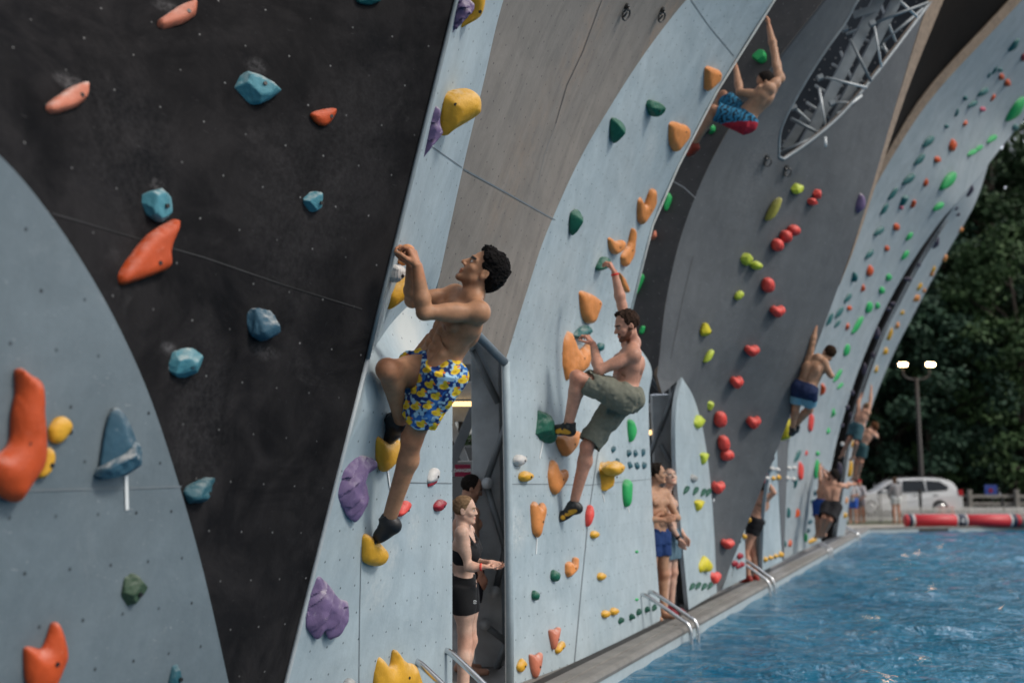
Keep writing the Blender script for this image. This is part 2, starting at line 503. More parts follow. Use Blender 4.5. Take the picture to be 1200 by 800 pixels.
# ------------------------------------------------------------------ wall panels
def U(x, y, u): return (x, y, 1.0 / t_u(x, y, u))
def K(x, y, off=0.0, k=0.0): return (x, y, 1.0 / t_k(x, y, off * S, k))

def spline(keys, n=8):
    """Catmull-Rom through (x, y, 1/depth) keys"""
    k = np.array(keys, float)
    if len(k) == 2: 
        return np.array([k[0] + (k[1] - k[0]) * i / n for i in range(n + 1)])
    out = []
    for i in range(len(k) - 1):
        p0 = k[i - 1] if i > 0 else 2 * k[0] - k[1]
        p1, p2 = k[i], k[i + 1]
        p3 = k[i + 2] if i + 2 < len(k) else 2 * k[-1] - k[-2]
        for j in range(n):
            t = j / n
            out.append(.5 * ((2 * p1) + (-p0 + p2) * t + (2 * p0 - 5 * p1 + 4 * p2 - p3) * t * t + (-p0 + 3 * p1 - 3 * p2 + p3) * t ** 3))
    out.append(k[-1])
    return np.array(out)
def inside(poly, pts):
    x, y = pts[:, 0], pts[:, 1]; r = np.zeros(len(pts), bool)
    n = len(poly)
    for i in range(n):
        x1, y1 = poly[i][:2]; x2, y2 = poly[(i + 1) % n][:2]
        c = ((y1 > y) != (y2 > y))
        xx = (x2 - x1) * (y - y1) / (y2 - y1 + 1e-12) + x1
        r ^= c & (x < xx)
    return r
def polydist(poly, pts):
    """unsigned distance to a closed polyline"""
    d = np.full(len(pts), 1e9)
    n = len(poly)
    for i in range(n):
        a = np.asarray(poly[i][:2], float); b = np.asarray(poly[(i + 1) % n][:2], float); ab = b - a
        h = np.clip(((pts - a) @ ab) / (ab @ ab + 1e-12), 0, 1)
        d = np.minimum(d, np.linalg.norm(pts - a - h[:, None] * ab, axis=1))
    return d

class Panel:
    def __init__(s, name, label, curves, mats, thick=.05, hole=None, step=15, extra=(), group=None, out=0.0):
        """curves: key lists that run once round the panel; the surface in between is a thin-plate fit of 1/depth"""
        o = []
        for c in curves:
            sp = spline(c)
            if o and np.hypot(*(o[-1][:2] - sp[0][:2])) < 1.0: sp = sp[1:]
            o += list(sp)
        if np.hypot(*(o[-1][:2] - o[0][:2])) < 1.0: o = o[:-1]
        s.out = np.array(o)
        ctl = s.out[::max(1, len(s.out) // 90)]
        if len(extra): ctl = np.vstack([ctl, np.array(extra, float)])
        s.c = ctl[:, :2] / 400.0
        n = len(ctl)
        A = np.zeros((n + 3, n + 3)); A[:n, :n] = s.phi(s.c, s.c) + np.eye(n) * 2e-3
        A[:n, n] = 1; A[:n, n + 1:] = s.c; A[n, :n] = 1; A[n + 1:, :n] = s.c.T
        s.w = np.linalg.solve(A, np.concatenate([ctl[:, 2], np.zeros(3)]))
        lo, hi = s.out[:, :2].min(0), s.out[:, :2].max(0)
        gx, gy = np.meshgrid(np.arange(lo[0] + step / 2, hi[0], step), np.arange(lo[1] + step / 2, hi[1], step))
        g = np.stack([gx.ravel(), gy.ravel()], 1)
        g = g[inside(s.out, g)]; g = g[polydist(s.out, g) > step * .45]
        loops = [s.out[:, :2]]
        if hole is not None:
            g = g[~inside(hole, g)]; g = g[polydist(hole, g) > step * .4]
            loops.append(np.asarray(hole)[:, :2])
        pts = np.vstack(loops + [g]); ed = []; b0 = 0
        for L in loops:
            m = len(L); ed += [(b0 + i, b0 + (i + 1) % m) for i in range(m)]; b0 += m
        v2, _, f2, _, _, _ = delaunay_2d_cdt([Vector(p) for p in pts.tolist()], ed, [], 0, 1e-4)
        v2 = np.array([tuple(p) for p in v2])
        f2 = np.array([tuple(f) for f in f2 if len(f) == 3])
        cen = v2[f2].mean(1)
        keep = inside(s.out, cen)
        if hole is not None: keep &= ~inside(hole, cen)
        f2 = f2[keep]
        q = s.q(v2)
        V = np.array([P(x, y, 1 / w) for (x, y), w in zip(v2, q)])
        nn = np.cross(V[f2[:, 1]] - V[f2[:, 0]], V[f2[:, 2]] - V[f2[:, 0]])
        fl = (nn * (CAM - V[f2].mean(1))).sum(1) < 0
        f2[fl] = f2[fl][:, ::-1]; nn[fl] *= -1
        mn = nrm(nn.sum(0)); s.mn = mn
        V = V + mn * out
        # uv in metres on the mean plane
        e1 = nrm(np.cross(ZU, mn)); e2 = np.cross(mn, e1)
        s.e1, s.e2, s.o = e1, e2, V.mean(0)
        uv = np.stack([(V - s.o) @ e1 + 50, (V - s.o) @ e2 + 50], 1)
        back = V - mn * thick
        nv = len(V)
        cnt = {}
        for f in f2:
            for i in range(3):
                a, b = int(f[i]), int(f[(i + 1) % 3])
                if (b, a) in cnt: del cnt[(b, a)]
                else: cnt[(a, b)] = 1
        F = [tuple(f) for f in f2] + [tuple(f[::-1] + nv) for f in f2]
        fm = [0] * len(f2) + [2 if len(mats) > 2 else 0] * len(f2)
        # separate vertices on the rim so that the edge stays crisp
        rim = {}
        RV = []
        def rv(i, bk):
            if (i, bk) not in rim:
                rim[(i, bk)] = 2 * nv + len(RV); RV.append(back[i] if bk else V[i])
            return rim[(i, bk)]
        for (a, b) in cnt:
            F.append((rv(b, 0), rv(a, 0), rv(a, 1), rv(b, 1))); fm.append(1 if len(mats) > 1 else 0)
        allv = np.vstack([V, back] + ([np.array(RV)] if RV else []))
        ruv = np.zeros((len(RV), 2)) + 50
        for (i, bk), j in rim.items(): ruv[j - 2 * nv] = uv[i]
        s.obj = mesh_obj(name, allv, F, mats, smooth=True, fmat=fm, uv=np.vstack([uv, uv, ruv]))
        tag(s.obj, label, 'climbing wall', group, 'thing')
    def phi(s, a, b):
        r2 = ((a[:, None, :] - b[None, :, :]) ** 2).sum(-1) + 1e-12
        return .5 * r2 * np.log(r2)
    def q(s, p):
        p = np.atleast_2d(np.asarray(p, float))[:, :2] / 400.0
        n = len(s.c)
        return s.phi(p, s.c) @ s.w[:n] + s.w[n] + p @ s.w[n + 1:]
    def t(s, x, y): return 1.0 / float(s.q([[x, y]])[0])
    def at(s, x, y, lift=0.0):
        return P(x, y, s.t(x, y)) + s.normal(x, y) * (lift + s.out_)
    out_ = 0.0
    def normal(s, x, y):
        a, b, c = P(x, y, s.t(x, y)), P(x + 4, y, s.t(x + 4, y)), P(x, y + 4, s.t(x, y + 4))
        n = nrm(np.cross(b - a, c - a))
        return n if n @ (CAM - a) > 0 else -n
    def uvat(s, x, y):
        v = s.at(x, y); return (v - s.o) @ s.e1 + 50, (v - s.o) @ s.e2 + 50
    def ribbon(s, name, pts, width, mat, lift=.003, label=None):
        """a thin strip lying on the panel along a pixel polyline"""
        pts = [np.asarray(p, float) for p in pts]
        d = []
        for i in range(len(pts) - 1):
            m = max(2, int(np.hypot(*(pts[i + 1] - pts[i])) / 12))
            d += [pts[i] + (pts[i + 1] - pts[i]) * j / m for j in range(m)]
        d.append(pts[-1])
        V = []; F = []
        c = [s.at(x, y, lift) for x, y in d]
        for i, p in enumerate(c):
            tg = nrm(c[min(i + 1, len(c) - 1)] - c[max(i - 1, 0)])
            sd = nrm(np.cross(s.normal(*d[i]), tg)) * width / 2
            V += [p - sd, p + sd]
            if i: F.append((2 * i - 2, 2 * i - 1, 2 * i + 1, 2 * i))
        return tag(mesh_obj(name, V, F, mat, s.obj), label)

LB = (.305, .380, .425); LB2 = (.375, .445, .475)
DOTD = (.02, .025, .03); DOTL = (.42, .43, .43)
M_edge_dark = simple_mat('painted_edge', (.30, .36, .40), .6)
M_edge_black = simple_mat('black_edge', (.05, .05, .055), .6)
M_back = simple_mat('panel_back', (.13, .115, .10), .8)
M_wood = simple_mat('raw_plywood_edge', (.27, .20, .145), .7, var=.25, scale=12)
M_white_edge = simple_mat('white_edge', (.78, .78, .74), .6)
M_seam = simple_mat('seam_gap', (.055, .06, .065), .8)
M_seam_grey = simple_mat('seam_filler', (.17, .20, .22), .8)
M_seam_soft = simple_mat('seam_on_black', (.022, .022, .023), .8, var=.6, scale=3)
M_seam_pale = simple_mat('pale_seam', (.42, .44, .45), .8)

# --- shared edges
AB = [K(-170, 60, .1, .12), K(-80, 120, .1, .12), K(0, 190, .1, .11), K(52, 252, .1, .1), K(95, 316, .1, .1), K(133, 384, .1, .1), K(168, 462, .1, .1), K(201, 560, .1, .1), K(231, 665, .1, .1), K(262, 800, .08, .1), K(290, 930, .03, .1), K(296, 960, 0, .05)]
BC = [U(572, -150, 4.7), U(535, 0, 4.7), U(500, 140, 4.7), U(450, 340, 4.7), U(400, 540, 4.7), U(335, 800, 4.72), U(296, 960, 4.78)]
CD = [U(640, -150, 5.35), U(590, 0, 5.6), U(566, 100, 5.78), U(543, 195, 5.98), U(512, 338, 6.42)]
DE = [U(955, -150, 11.1), U(800, 5, 10.0), U(700, 150, 8.9), U(645, 262, 8.3), U(618, 340, 8.1), U(592, 424, 7.95)]
ER = [U(1030, -150, 12.3), U(908, 0, 12.1), U(840, 108, 11.95), U(795, 195, 11.85), U(765, 264, 11.8), U(738, 372, 11.7), U(737, 392, 11.75)]
ER2 = [U(737, 392, 11.75), U(763, 430, 12.1), U(760, 470, 12.15), U(763, 560, 12.2), U(768, 640, 12.25), U(775, 726, 12.3)]
FG = [U(1085, -150, 13.2), U(965, 0, 13.0), U(885, 105, 12.95), U(838, 180, 12.9), U(803, 262, 12.85), U(782, 345, 12.8), U(770, 440, 12.75)]
GR = [U(1142, -150, 16.4), U(1088, 0, 16.2), U(1053, 112, 16.1), U(1004, 275, 16.0), U(920, 502, 15.9), U(845, 690, 15.75)]
HG = [K(798, 442, .03), K(812, 466, .03), K(823, 505, .03), K(831, 560, .03), K(836, 625, .03), K(839, 694, .03)]
JL = [U(1330, -150, 22.8), U(1195, 2, 21.9), U(1100, 104, 21.3), U(1052, 172, 21.1), U(1010, 246, 21.0), U(975, 340, 21.0), U(946, 424, 21.0), U(928, 495, 21.0), U(920, 570, 21.1), U(917, 656, 21.2)]

M_A_dim = panel_mat('pale_blue_panel', (.105, .138, .160), (.150, .186, .208), DOTD, pitch=.19, chalk=.14, streak=.22)  # pale blue paint darkened to hold the dimmer light at the left end
M_B = panel_mat('black_panel', (.0042, .0046, .0060), (.0155, .0145, .0152), (.22, .22, .22), dotr=.0040, pitch=.205, dotmin=.05, chalk=.5, chalkcol=(.085, .080, .082), streak=.3, var_scale=1.1, rough=.8, spec=.10, mottle=.9, fine=1.0)
M_C = panel_mat('pale_blue_panel', LB, LB2, DOTD, dotr=.0058, chalk=.34, streak=.34)
M_D = panel_mat('taupe_panel', (.200, .184, .168), (.262, .232, .205), (.03, .03, .03), dotr=.0058, chalk=.12, streak=.7, var_scale=.5, spec=.2, chalkcol=(.40, .30, .23))
M_E = panel_mat('pale_blue_panel', (.310, .390, .435), (.39, .455, .485), DOTD, dotr=.0062, chalk=.36, streak=.34)
M_F = panel_mat('charcoal_panel', (.05, .052, .055), (.085, .08, .078), DOTL, dotr=.004, chalk=.18, chalkcol=(.25, .25, .25))
M_G = panel_mat('slate_panel', (.078, .086, .096), (.112, .120, .128), DOTL, dotr=.003, chalk=.2, streak=.3, chalkcol=(.30, .31, .32), var_scale=.6)
M_J = panel_mat('pale_blue_panel', (.27, .325, .355), (.35, .39, .41), DOTD, dotr=.005, chalk=.2, streak=.2)
M_L = panel_mat('recess_shade_panel', (.005, .0045, .0045), (.011, .0085, .007), (.1, .1, .1), dotr=.003, spec=.1, rough=.8, chalk=.1, chalkcol=(.05, .045, .04))  # near-black colour carries the shade of the recess

pA = Panel('climbing_wall', 'pale blue panel with curved right edge at the far left of the wall', [AB, [AB[-1], K(-170, 1250, 0, .02)], [K(-170, 1250, 0, .02), K(-170, 60, .1, .12)]], [M_A_dim, M_edge_dark, M_back], thick=.03, out=.03)
pA.out_ = .03
pB = Panel('climbing_wall', 'large black panel at the left, narrowing to a point at the bottom',
           [BC, [BC[-1], BC[-1]][:0] or [AB[-1], AB[-2], AB[-3], AB[-4], AB[-5], AB[-6], AB[-7], AB[-8], AB[-9], AB[-10], AB[-11], AB[-12]], [AB[0], U(-170, -150, 3.0)], [U(-170, -150, 3.0), BC[0]]], [M_B, M_edge_black, M_back], thick=.05)
CH = [U(512, 338, 6.42), U(486, 352, 5.95), U(462, 375, 5.55), U(445, 398, 5.2), U(431, 420, 4.72)]
pC = Panel('climbing_wall', 'pale blue strip panel beside the black panel, with purple and yellow holds', [BC[:4] + [U(431, 420, 4.72)], CH[::-1], CD[::-1], [CD[0], BC[0]]], [M_C, M_edge_dark, M_back], thick=.04)
pC2 = None
CB = [U(527, 405, 6.72), K(530, 460, 0, 0), K(530, 560, 0, 0), K(530, 680, 0, 0), K(530, 846, 0, 0)]
M_C2 = panel_mat('chalky_pale_blue_panel', LB, LB2, DOTD, dotr=.0058, chalk=.22, streak=.3, blot=((50.15, 51.25, .42), (.60, .61, .58)))
pC2 = Panel('climbing_wall', 'pale blue lower panel under the climber in yellow and blue shorts', [CH, BC[4:], [BC[-1], CB[-1]], CB[::-1], [CB[0], CH[0]]], [M_C2, M_edge_dark, M_back], thick=.05)
pD = Panel('climbing_wall', 'taupe grey panel hanging down to a point between two pale blue panels', [CD, [CD[-1], U(552, 385, 7.1), DE[-1]], DE[::-1], [DE[0], CD[0]]], [M_D, M_edge_dark, M_back], thick=.06)
pE = Panel('climbing_wall', 'wide pale blue panel with orange holds behind the climber in olive shorts', [DE, [DE[-1], U(594, 520, 7.95), U(596, 660, 7.97), U(597, 816, 8.0)], [U(597, 816, 8.0), K(672, 778, .0), U(775, 726, 12.3)], ER2[::-1], ER[::-1], [ER[0], DE[0]]],
           [M_E, M_white_edge, M_back], thick=.035, extra=[U(690, 560, 9.85)])
pF = Panel('climbing_wall', 'charcoal panel in the recess between the pale orange-hold panel and the slate panel', [[U(980, -150, 13.4), U(870, 0, 13.3), U(805, 108, 13.2), U(750, 220, 13.0), U(715, 330, 12.9), U(712, 400, 12.9), U(748, 432, 12.8), U(770, 440, 12.75)], FG[::-1], [FG[0], U(980, -150, 13.4)]], [M_F, M_edge_black, M_back], thick=.05)
HOLE = spline([(912, 184, 0), (915, 150, 0), (936, 108, 0), (962, 66, 0), (988, 30, 0), (1020, -14, 0), (1095, -14, 0), (1090, 2, 0), (1062, 40, 0), (1022, 92, 0), (985, 135, 0), (950, 165, 0), (918, 187, 0)], 4)
pG = Panel('climbing_wall', 'large slate grey panel with a boat-shaped opening showing steel trusswork', [FG, [FG[-1], U(776, 462, 12.8)], [U(776, 462, 12.8), K(798, 442, .03)], HG, [HG[-1], GR[-1]], GR[::-1], [GR[0], FG[0]]], [M_G, M_wood, M_back], thick=.05, hole=HOLE)
pH = Panel('climbing_wall', 'narrow pale blue panel with a rounded tip below the slate panel', [HG, [HG[-1], K(806, 714, .06)], [K(806, 714, .06), K(797, 620, .06), K(791, 545, .06), K(791, 480, .06), K(798, 442, .03)]], [M_C, M_edge_dark, M_back], thick=.05, step=9, out=.012)
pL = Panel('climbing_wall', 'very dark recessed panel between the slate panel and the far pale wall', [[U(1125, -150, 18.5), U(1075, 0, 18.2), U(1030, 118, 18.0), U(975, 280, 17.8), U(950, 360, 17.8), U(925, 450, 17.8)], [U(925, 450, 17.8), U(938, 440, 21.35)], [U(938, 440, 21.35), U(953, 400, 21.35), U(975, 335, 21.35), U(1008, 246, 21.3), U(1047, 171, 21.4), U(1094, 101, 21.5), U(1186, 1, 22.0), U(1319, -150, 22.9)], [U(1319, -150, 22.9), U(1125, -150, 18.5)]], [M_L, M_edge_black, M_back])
pJe = Panel('climbing_wall', 'brown plywood edge strip along the left side of the far pale wall', [[U(1316, -150, 22.5), U(1183, 0, 21.7), U(1091, 100, 21.15), U(1045, 170, 20.98), U(1006, 244, 20.9), U(990, 290, 20.92)], [U(990, 290, 20.92), U(993, 291, 21.0)], [U(993, 291, 21.0), U(1011, 246, 21.0), U(1053, 172, 21.1), U(1101, 104, 21.3), U(1196, 2, 21.9), U(1331, -150, 22.8)], [U(1331, -150, 22.8), U(1316, -150, 22.5)]], [M_wood, M_wood, M_back], thick=.03, step=6)
# the lit plywood fin that returns from the slate panel's free edge
pI0 = Panel('climbing_wall', 'thin plywood fin along the right edge of the slate panel', [[U(1143, -150, 16.42), U(1089, 0, 16.22), U(1053.5, 112, 16.12), U(1004.5, 275, 16.02), U(984, 334, 16.0)], [U(984, 334, 16.0), U(1008, 272, 16.2), U(1061, 113, 16.45), U(1106, 0, 16.7), U(1166, -150, 17.0)], [U(1166, -150, 17.0), U(1143, -150, 16.42)]], [M_wood, M_wood, M_back], thick=.03, step=7)
pI = Panel('climbing_wall', 'pale blue sliver panel at the foot of the slate panel', [[U(909, 512, 15.95), U(846, 691, 15.78)], [U(846, 691, 15.78), U(874, 677, 16.6)], [U(874, 677, 16.6), U(876, 600, 16.75), U(909, 512, 16.6)]], [M_C, M_edge_dark, M_back], step=7)
pI2 = Panel('climbing_wall', 'pale blue narrow panel beside the dark slot, right of the climber in black shorts', [[U(910, 514, 17.2), U(897, 590, 17.3), U(893, 669, 17.5)], [U(893, 669, 17.5), U(917, 657, 18.8)], [U(917, 657, 18.8), U(913, 590, 18.7), U(910, 514, 17.2)]], [M_C, M_edge_dark, M_back], step=7)
pW = Panel('climbing_wall', 'dark slate wedge panel narrowing to the floor beside the far pale wall', [[U(944, 420, 20.3), U(912, 500, 18.9), U(911, 545, 18.75), U(918, 657, 18.85)], [U(918, 657, 18.85), U(919, 656, 21.1)], [U(919, 656, 21.1), U(922, 570, 21.3), U(930, 495, 21.3), U(950, 424, 21.3)], [U(950, 424, 21.3), U(944, 420, 20.3)]], [M_G, M_edge_black, M_back], step=6)
J1R = [U(1121, 238, 26.4), U(1100, 262, 26.2), U(1071, 303, 26.0), U(1046, 345, 25.8), U(1024, 390, 25.6), U(1004, 440, 25.4), U(985, 500, 25.2), U(972, 560, 25.0), U(962, 634, 25.0)]
J2L = [U(1121, 238, 26.4), U(1104, 263, 26.8), U(1078, 305, 26.8), U(1054, 350, 26.8), U(1032, 395, 26.8), U(1013, 445, 26.8), U(996, 500, 26.8), U(987, 560, 26.8), U(977, 628, 26.8)]
JT = [U(1330, -150, 22.8), U(1420, -110, 29), U(1330, 0, 30)]
JR = [U(1330, 0, 30.5), U(1240, 90, 30.5), U(1192, 150, 30.5), U(1160, 188, 30.5), U(1142, 240, 30.6), U(1110, 296, 30.8), U(1072, 366, 31), U(1040, 430, 31.2), U(1014, 500, 31.4), U(998, 570, 31.6), U(990, 628, 31.8)]
pJ = Panel('climbing_wall', 'tall far pale panel full of teal, red and green holds, curving out over the pool', [JL, [JL[-1], J1R[-1]], J1R[::-1], [J1R[0], U(1160, 190, 28.5)], [U(1160, 190, 28.5), JR[2]], JR[:3][::-1], [JR[0], JT[1]], [JT[1], JT[0]]], [M_J, M_edge_black, M_back], thick=.05)
pJ2 = Panel('climbing_wall', 'farthest pale panel with yellow and dark purple holds, behind a black slot', [J2L, [J2L[-1], JR[-1]], JR[3:][::-1], [JR[3], U(1160, 190, 28.5)], [U(1160, 190, 28.5), J2L[0]]], [M_J, M_edge_black, M_back], thick=.05)
pS = Panel('climbing_wall', 'black sheet for the shade in the slot between the two far pale panels', [[U(1121, 236, 27.6), U(1095, 262, 27.6), U(1060, 312, 27.6), U(1015, 390, 27.6), U(980, 490, 27.6), U(960, 634, 27.6)], [U(960, 634, 27.6), U(978, 628, 26.95)], [U(978, 628, 26.95), U(988, 560, 26.95), U(997, 500, 26.95), U(1033, 395, 26.95), U(1055, 350, 26.95), U(1079, 305, 26.95), U(1105, 263, 26.95), U(1121, 236, 27.6)]], [M_L, M_edge_black, M_back], step=7)  # added sheet, blackened for the shade in the gap

for x, y, r_s, a_s, sq in [(82, 98, .08, .5, 1.8), (196, 8, .07, .4, 1.8), (300, 78, .06, .3, 1.4), (310, 413, .10, .25, 2.6), (198, 408, .05, .5, 1.6), (184, 217, .045, .4, 1.5), (232, 490, .22, .10, .6), (340, 250, .3, .07, .5), (150, 180, .3, .07, .7), (420, 160, .3, .06, .5)]:
    add_patch(M_B, pB.uvat(x, y), r_s, (.30, .29, .30), a_s * .55, sq, 46.0)
for x, y, r_s, a_s in [(490, 300, .10, .3), (548, 250, .1, .2)]:
    add_patch(M_C, pC.uvat(x, y), r_s, (.60, .60, .57), a_s)
for x, y, r_s, a_s in [(470, 470, .22, .45), (440, 690, .18, .3), (485, 620, .14, .35), (460, 650, .10, .5)]:
    add_patch(M_C2, pC2.uvat(x, y), r_s, (.62, .63, .60), a_s)
for x, y, r_s, a_s in [(700, 300, .22, .45), (690, 390, .2, .4), (650, 560, .25, .35), (605, 620, .20, .5), (760, 180, .3, .3), (700, 470, .3, .25)]:
    add_patch(M_E, pE.uvat(x, y), r_s, (.64, .66, .64), a_s)
for x, y, r_s, a_s in [(750, 110, .5, .35), (690, 40, .4, .3), (610, 190, .4, .22), (770, 40, .35, .45)]:
    add_patch(M_D, pD.uvat(x, y), r_s, (.40, .27, .18), a_s, .5, 6.0)  # warm brown patches, mostly high on the taupe panel
for x, y, r_s, a_s in [(885, 200, .35, .5), (915, 290, .3, .3), (860, 360, .3, .3)]:
    add_patch(M_G, pG.uvat(x, y), r_s, (.30, .31, .32), a_s * .5, .35, 40.0)
# --- seams between sheets, each a part of its panel
pB.ribbon('panel_seam', [(60, 250), (135, 272), (240, 302), (330, 333), (424, 362)], .006, M_seam_soft)
pA.ribbon('panel_seam', [(-40, 575), (40, 573), (140, 571), (205, 569)], .006, M_seam_grey)
pC.ribbon('panel_seam', [(506, 172), (541, 196)], .006, M_seam_grey)
pD.ribbon('panel_seam', [(543, 198), (590, 224), (654, 260)], .010, M_seam_grey)
pD.ribbon('panel_seam', [(722, -50), (705, 0), (683, 60), (664, 100), (651, 145)], .014, M_seam)
pD.ribbon('panel_seam', [(651, 145), (638, 180), (630, 215)], .006, M_seam_grey)
pC2.ribbon('panel_seam', [(470, 565), (529, 566)], .006, M_seam_grey)
pC2.ribbon('panel_seam', [(423, 640), (421, 730), (420, 850)], .006, M_seam_grey)
pE.ribbon('panel_seam', [(702, 520), (690, 600), (681, 690), (673, 776)], .022, M_seam_grey)
pE.ribbon('panel_seam', [(599, 567), (640, 567), (690, 568), (762, 561)], .006, M_seam_grey)
pE.ribbon('panel_seam', [(808, -2), (830, 30), (860, 66)], .012, M_seam_grey)
pF.ribbon('panel_seam', [(781, 208), (802, 220), (815, 232)], .012, M_seam_pale)
pG.ribbon('panel_seam', [(812, 300), (800, 350), (786, 420)], .014, M_seam)
pI.ribbon('panel_seam', [(870, 600), (866, 640), (857, 676)], .02, M_seam)
# rounded return along the taupe panel's lower edge and the pale panel's left edge
mb = MB().tube([P(545, 378, pD.t(545, 378)), P(570, 403, pD.t(570, 403)), P(591, 424, pD.t(591, 424))], .035, 12)
tag(mb.obj('edge_trim', simple_mat('blue_steel', (.12, .16, .19), .5), pD.obj, True))
mb = MB().tube([P(593, 424, t_u(593, 424, 7.95)), P(595, 520, t_u(595, 520, 7.95)), P(597, 660, t_u(597, 660, 7.97)), P(598, 816, t_u(598, 816, 8))], .03, 12)
tag(mb.obj('edge_trim', M_E, pE.obj, True))
mb = MB().tube([P(x, y, t_u(x, y, 4.69)) for x, y in [(572, -150), (535, 0), (500, 140), (450, 340), (431, 420)]], .011, 8)
mb.obj('edge_trim', simple_mat('grey_trim', (.20, .24, .26), .5), pC.obj, True)
mb = MB().tube([P(x, y, t_u(x, y, 4.70)) for x, y in [(431, 420), (400, 540), (335, 800), (297, 955)]], .012, 8)
mb.obj('edge_trim', simple_mat('pale_trim', (.42, .46, .48), .5), pC2.obj, True)
mb = MB().tube([P(x, y, t_u(x, y, u)) for x, y, u in [(1030, -150, 12.27), (908, 0, 12.07), (840, 108, 11.92), (795, 195, 11.82), (765, 264, 11.77), (738, 372, 11.67)]], .012, 6)
mb.obj('edge_trim', M_white_edge, pE.obj, True)

# ------------------------------------------------------------------ climbing holds
HM = {
    'orange': hold_mat('orange_resin', (.72, .27, .075), .40),
    'red_orange': hold_mat('red_orange_resin', (.60, .085, .018), .30),
    'coral': hold_mat('worn_coral_resin', (.62, .20, .12), .6),
    'blue': hold_mat('slate_blue_resin', (.075, .26, .32), .75, .6),
    'navy': hold_mat('dark_blue_resin', (.035, .10, .15), .6, .6),
    'teal': hold_mat('teal_resin', (.02, .13, .13), .40),
    'petrol': hold_mat('petrol_resin', (.025, .10, .13), .3),
    'green': hold_mat('dark_green_resin', (.012, .12, .075), .32),
    'bottle': hold_mat('bottle_green_resin', (.008, .085, .055), .05),
    'moss': hold_mat('moss_green_resin', (.045, .085, .05), .25),
    'bright_green': hold_mat('bright_green_resin', (.03, .42, .12), .25),
    'lime': hold_mat('lime_resin', (.52, .62, .06), .35),
    'olive': hold_mat('olive_yellow_resin', (.40, .38, .08), .4),
    'yellow': hold_mat('yellow_resin', (.72, .38, .03), .45),
    'lemon': hold_mat('lemon_resin', (.70, .60, .03), .2),
    'purple': hold_mat('purple_resin', (.165, .115, .235), .7, .65),
    'dark_purple': hold_mat('dark_purple_resin', (.055, .045, .075), .3, .6),
    'red': hold_mat('red_resin', (.74, .075, .06), .22),
    'maroon': hold_mat('maroon_resin', (.32, .015, .03), .3),
    'pink': hold_mat('pink_resin', (.62, .12, .18), .3),
    'white': hold_mat('chalked_white_resin', (.60, .58, .56), .3),
    'grey': hold_mat('grey_resin', (.32, .33, .33), .4),
}
M_bolt = simple_mat('bolt_steel', (.05, .05, .05), .4, .8)
HOLD_LOG = []

def smooth_closed(pts, n=5):
    k = np.array(pts, float); m = len(k); out = []
    for i in range(m):
        p0, p1, p2, p3 = k[i - 1], k[i], k[(i + 1) % m], k[(i + 2) % m]
        for j in range(n):
            t = j / n
            out.append(.5 * ((2 * p1) + (-p0 + p2) * t + (2 * p0 - 5 * p1 + 4 * p2 - p3) * t * t + (-p0 + 3 * p1 - 3 * p2 + p3) * t ** 3))
    return np.array(out)

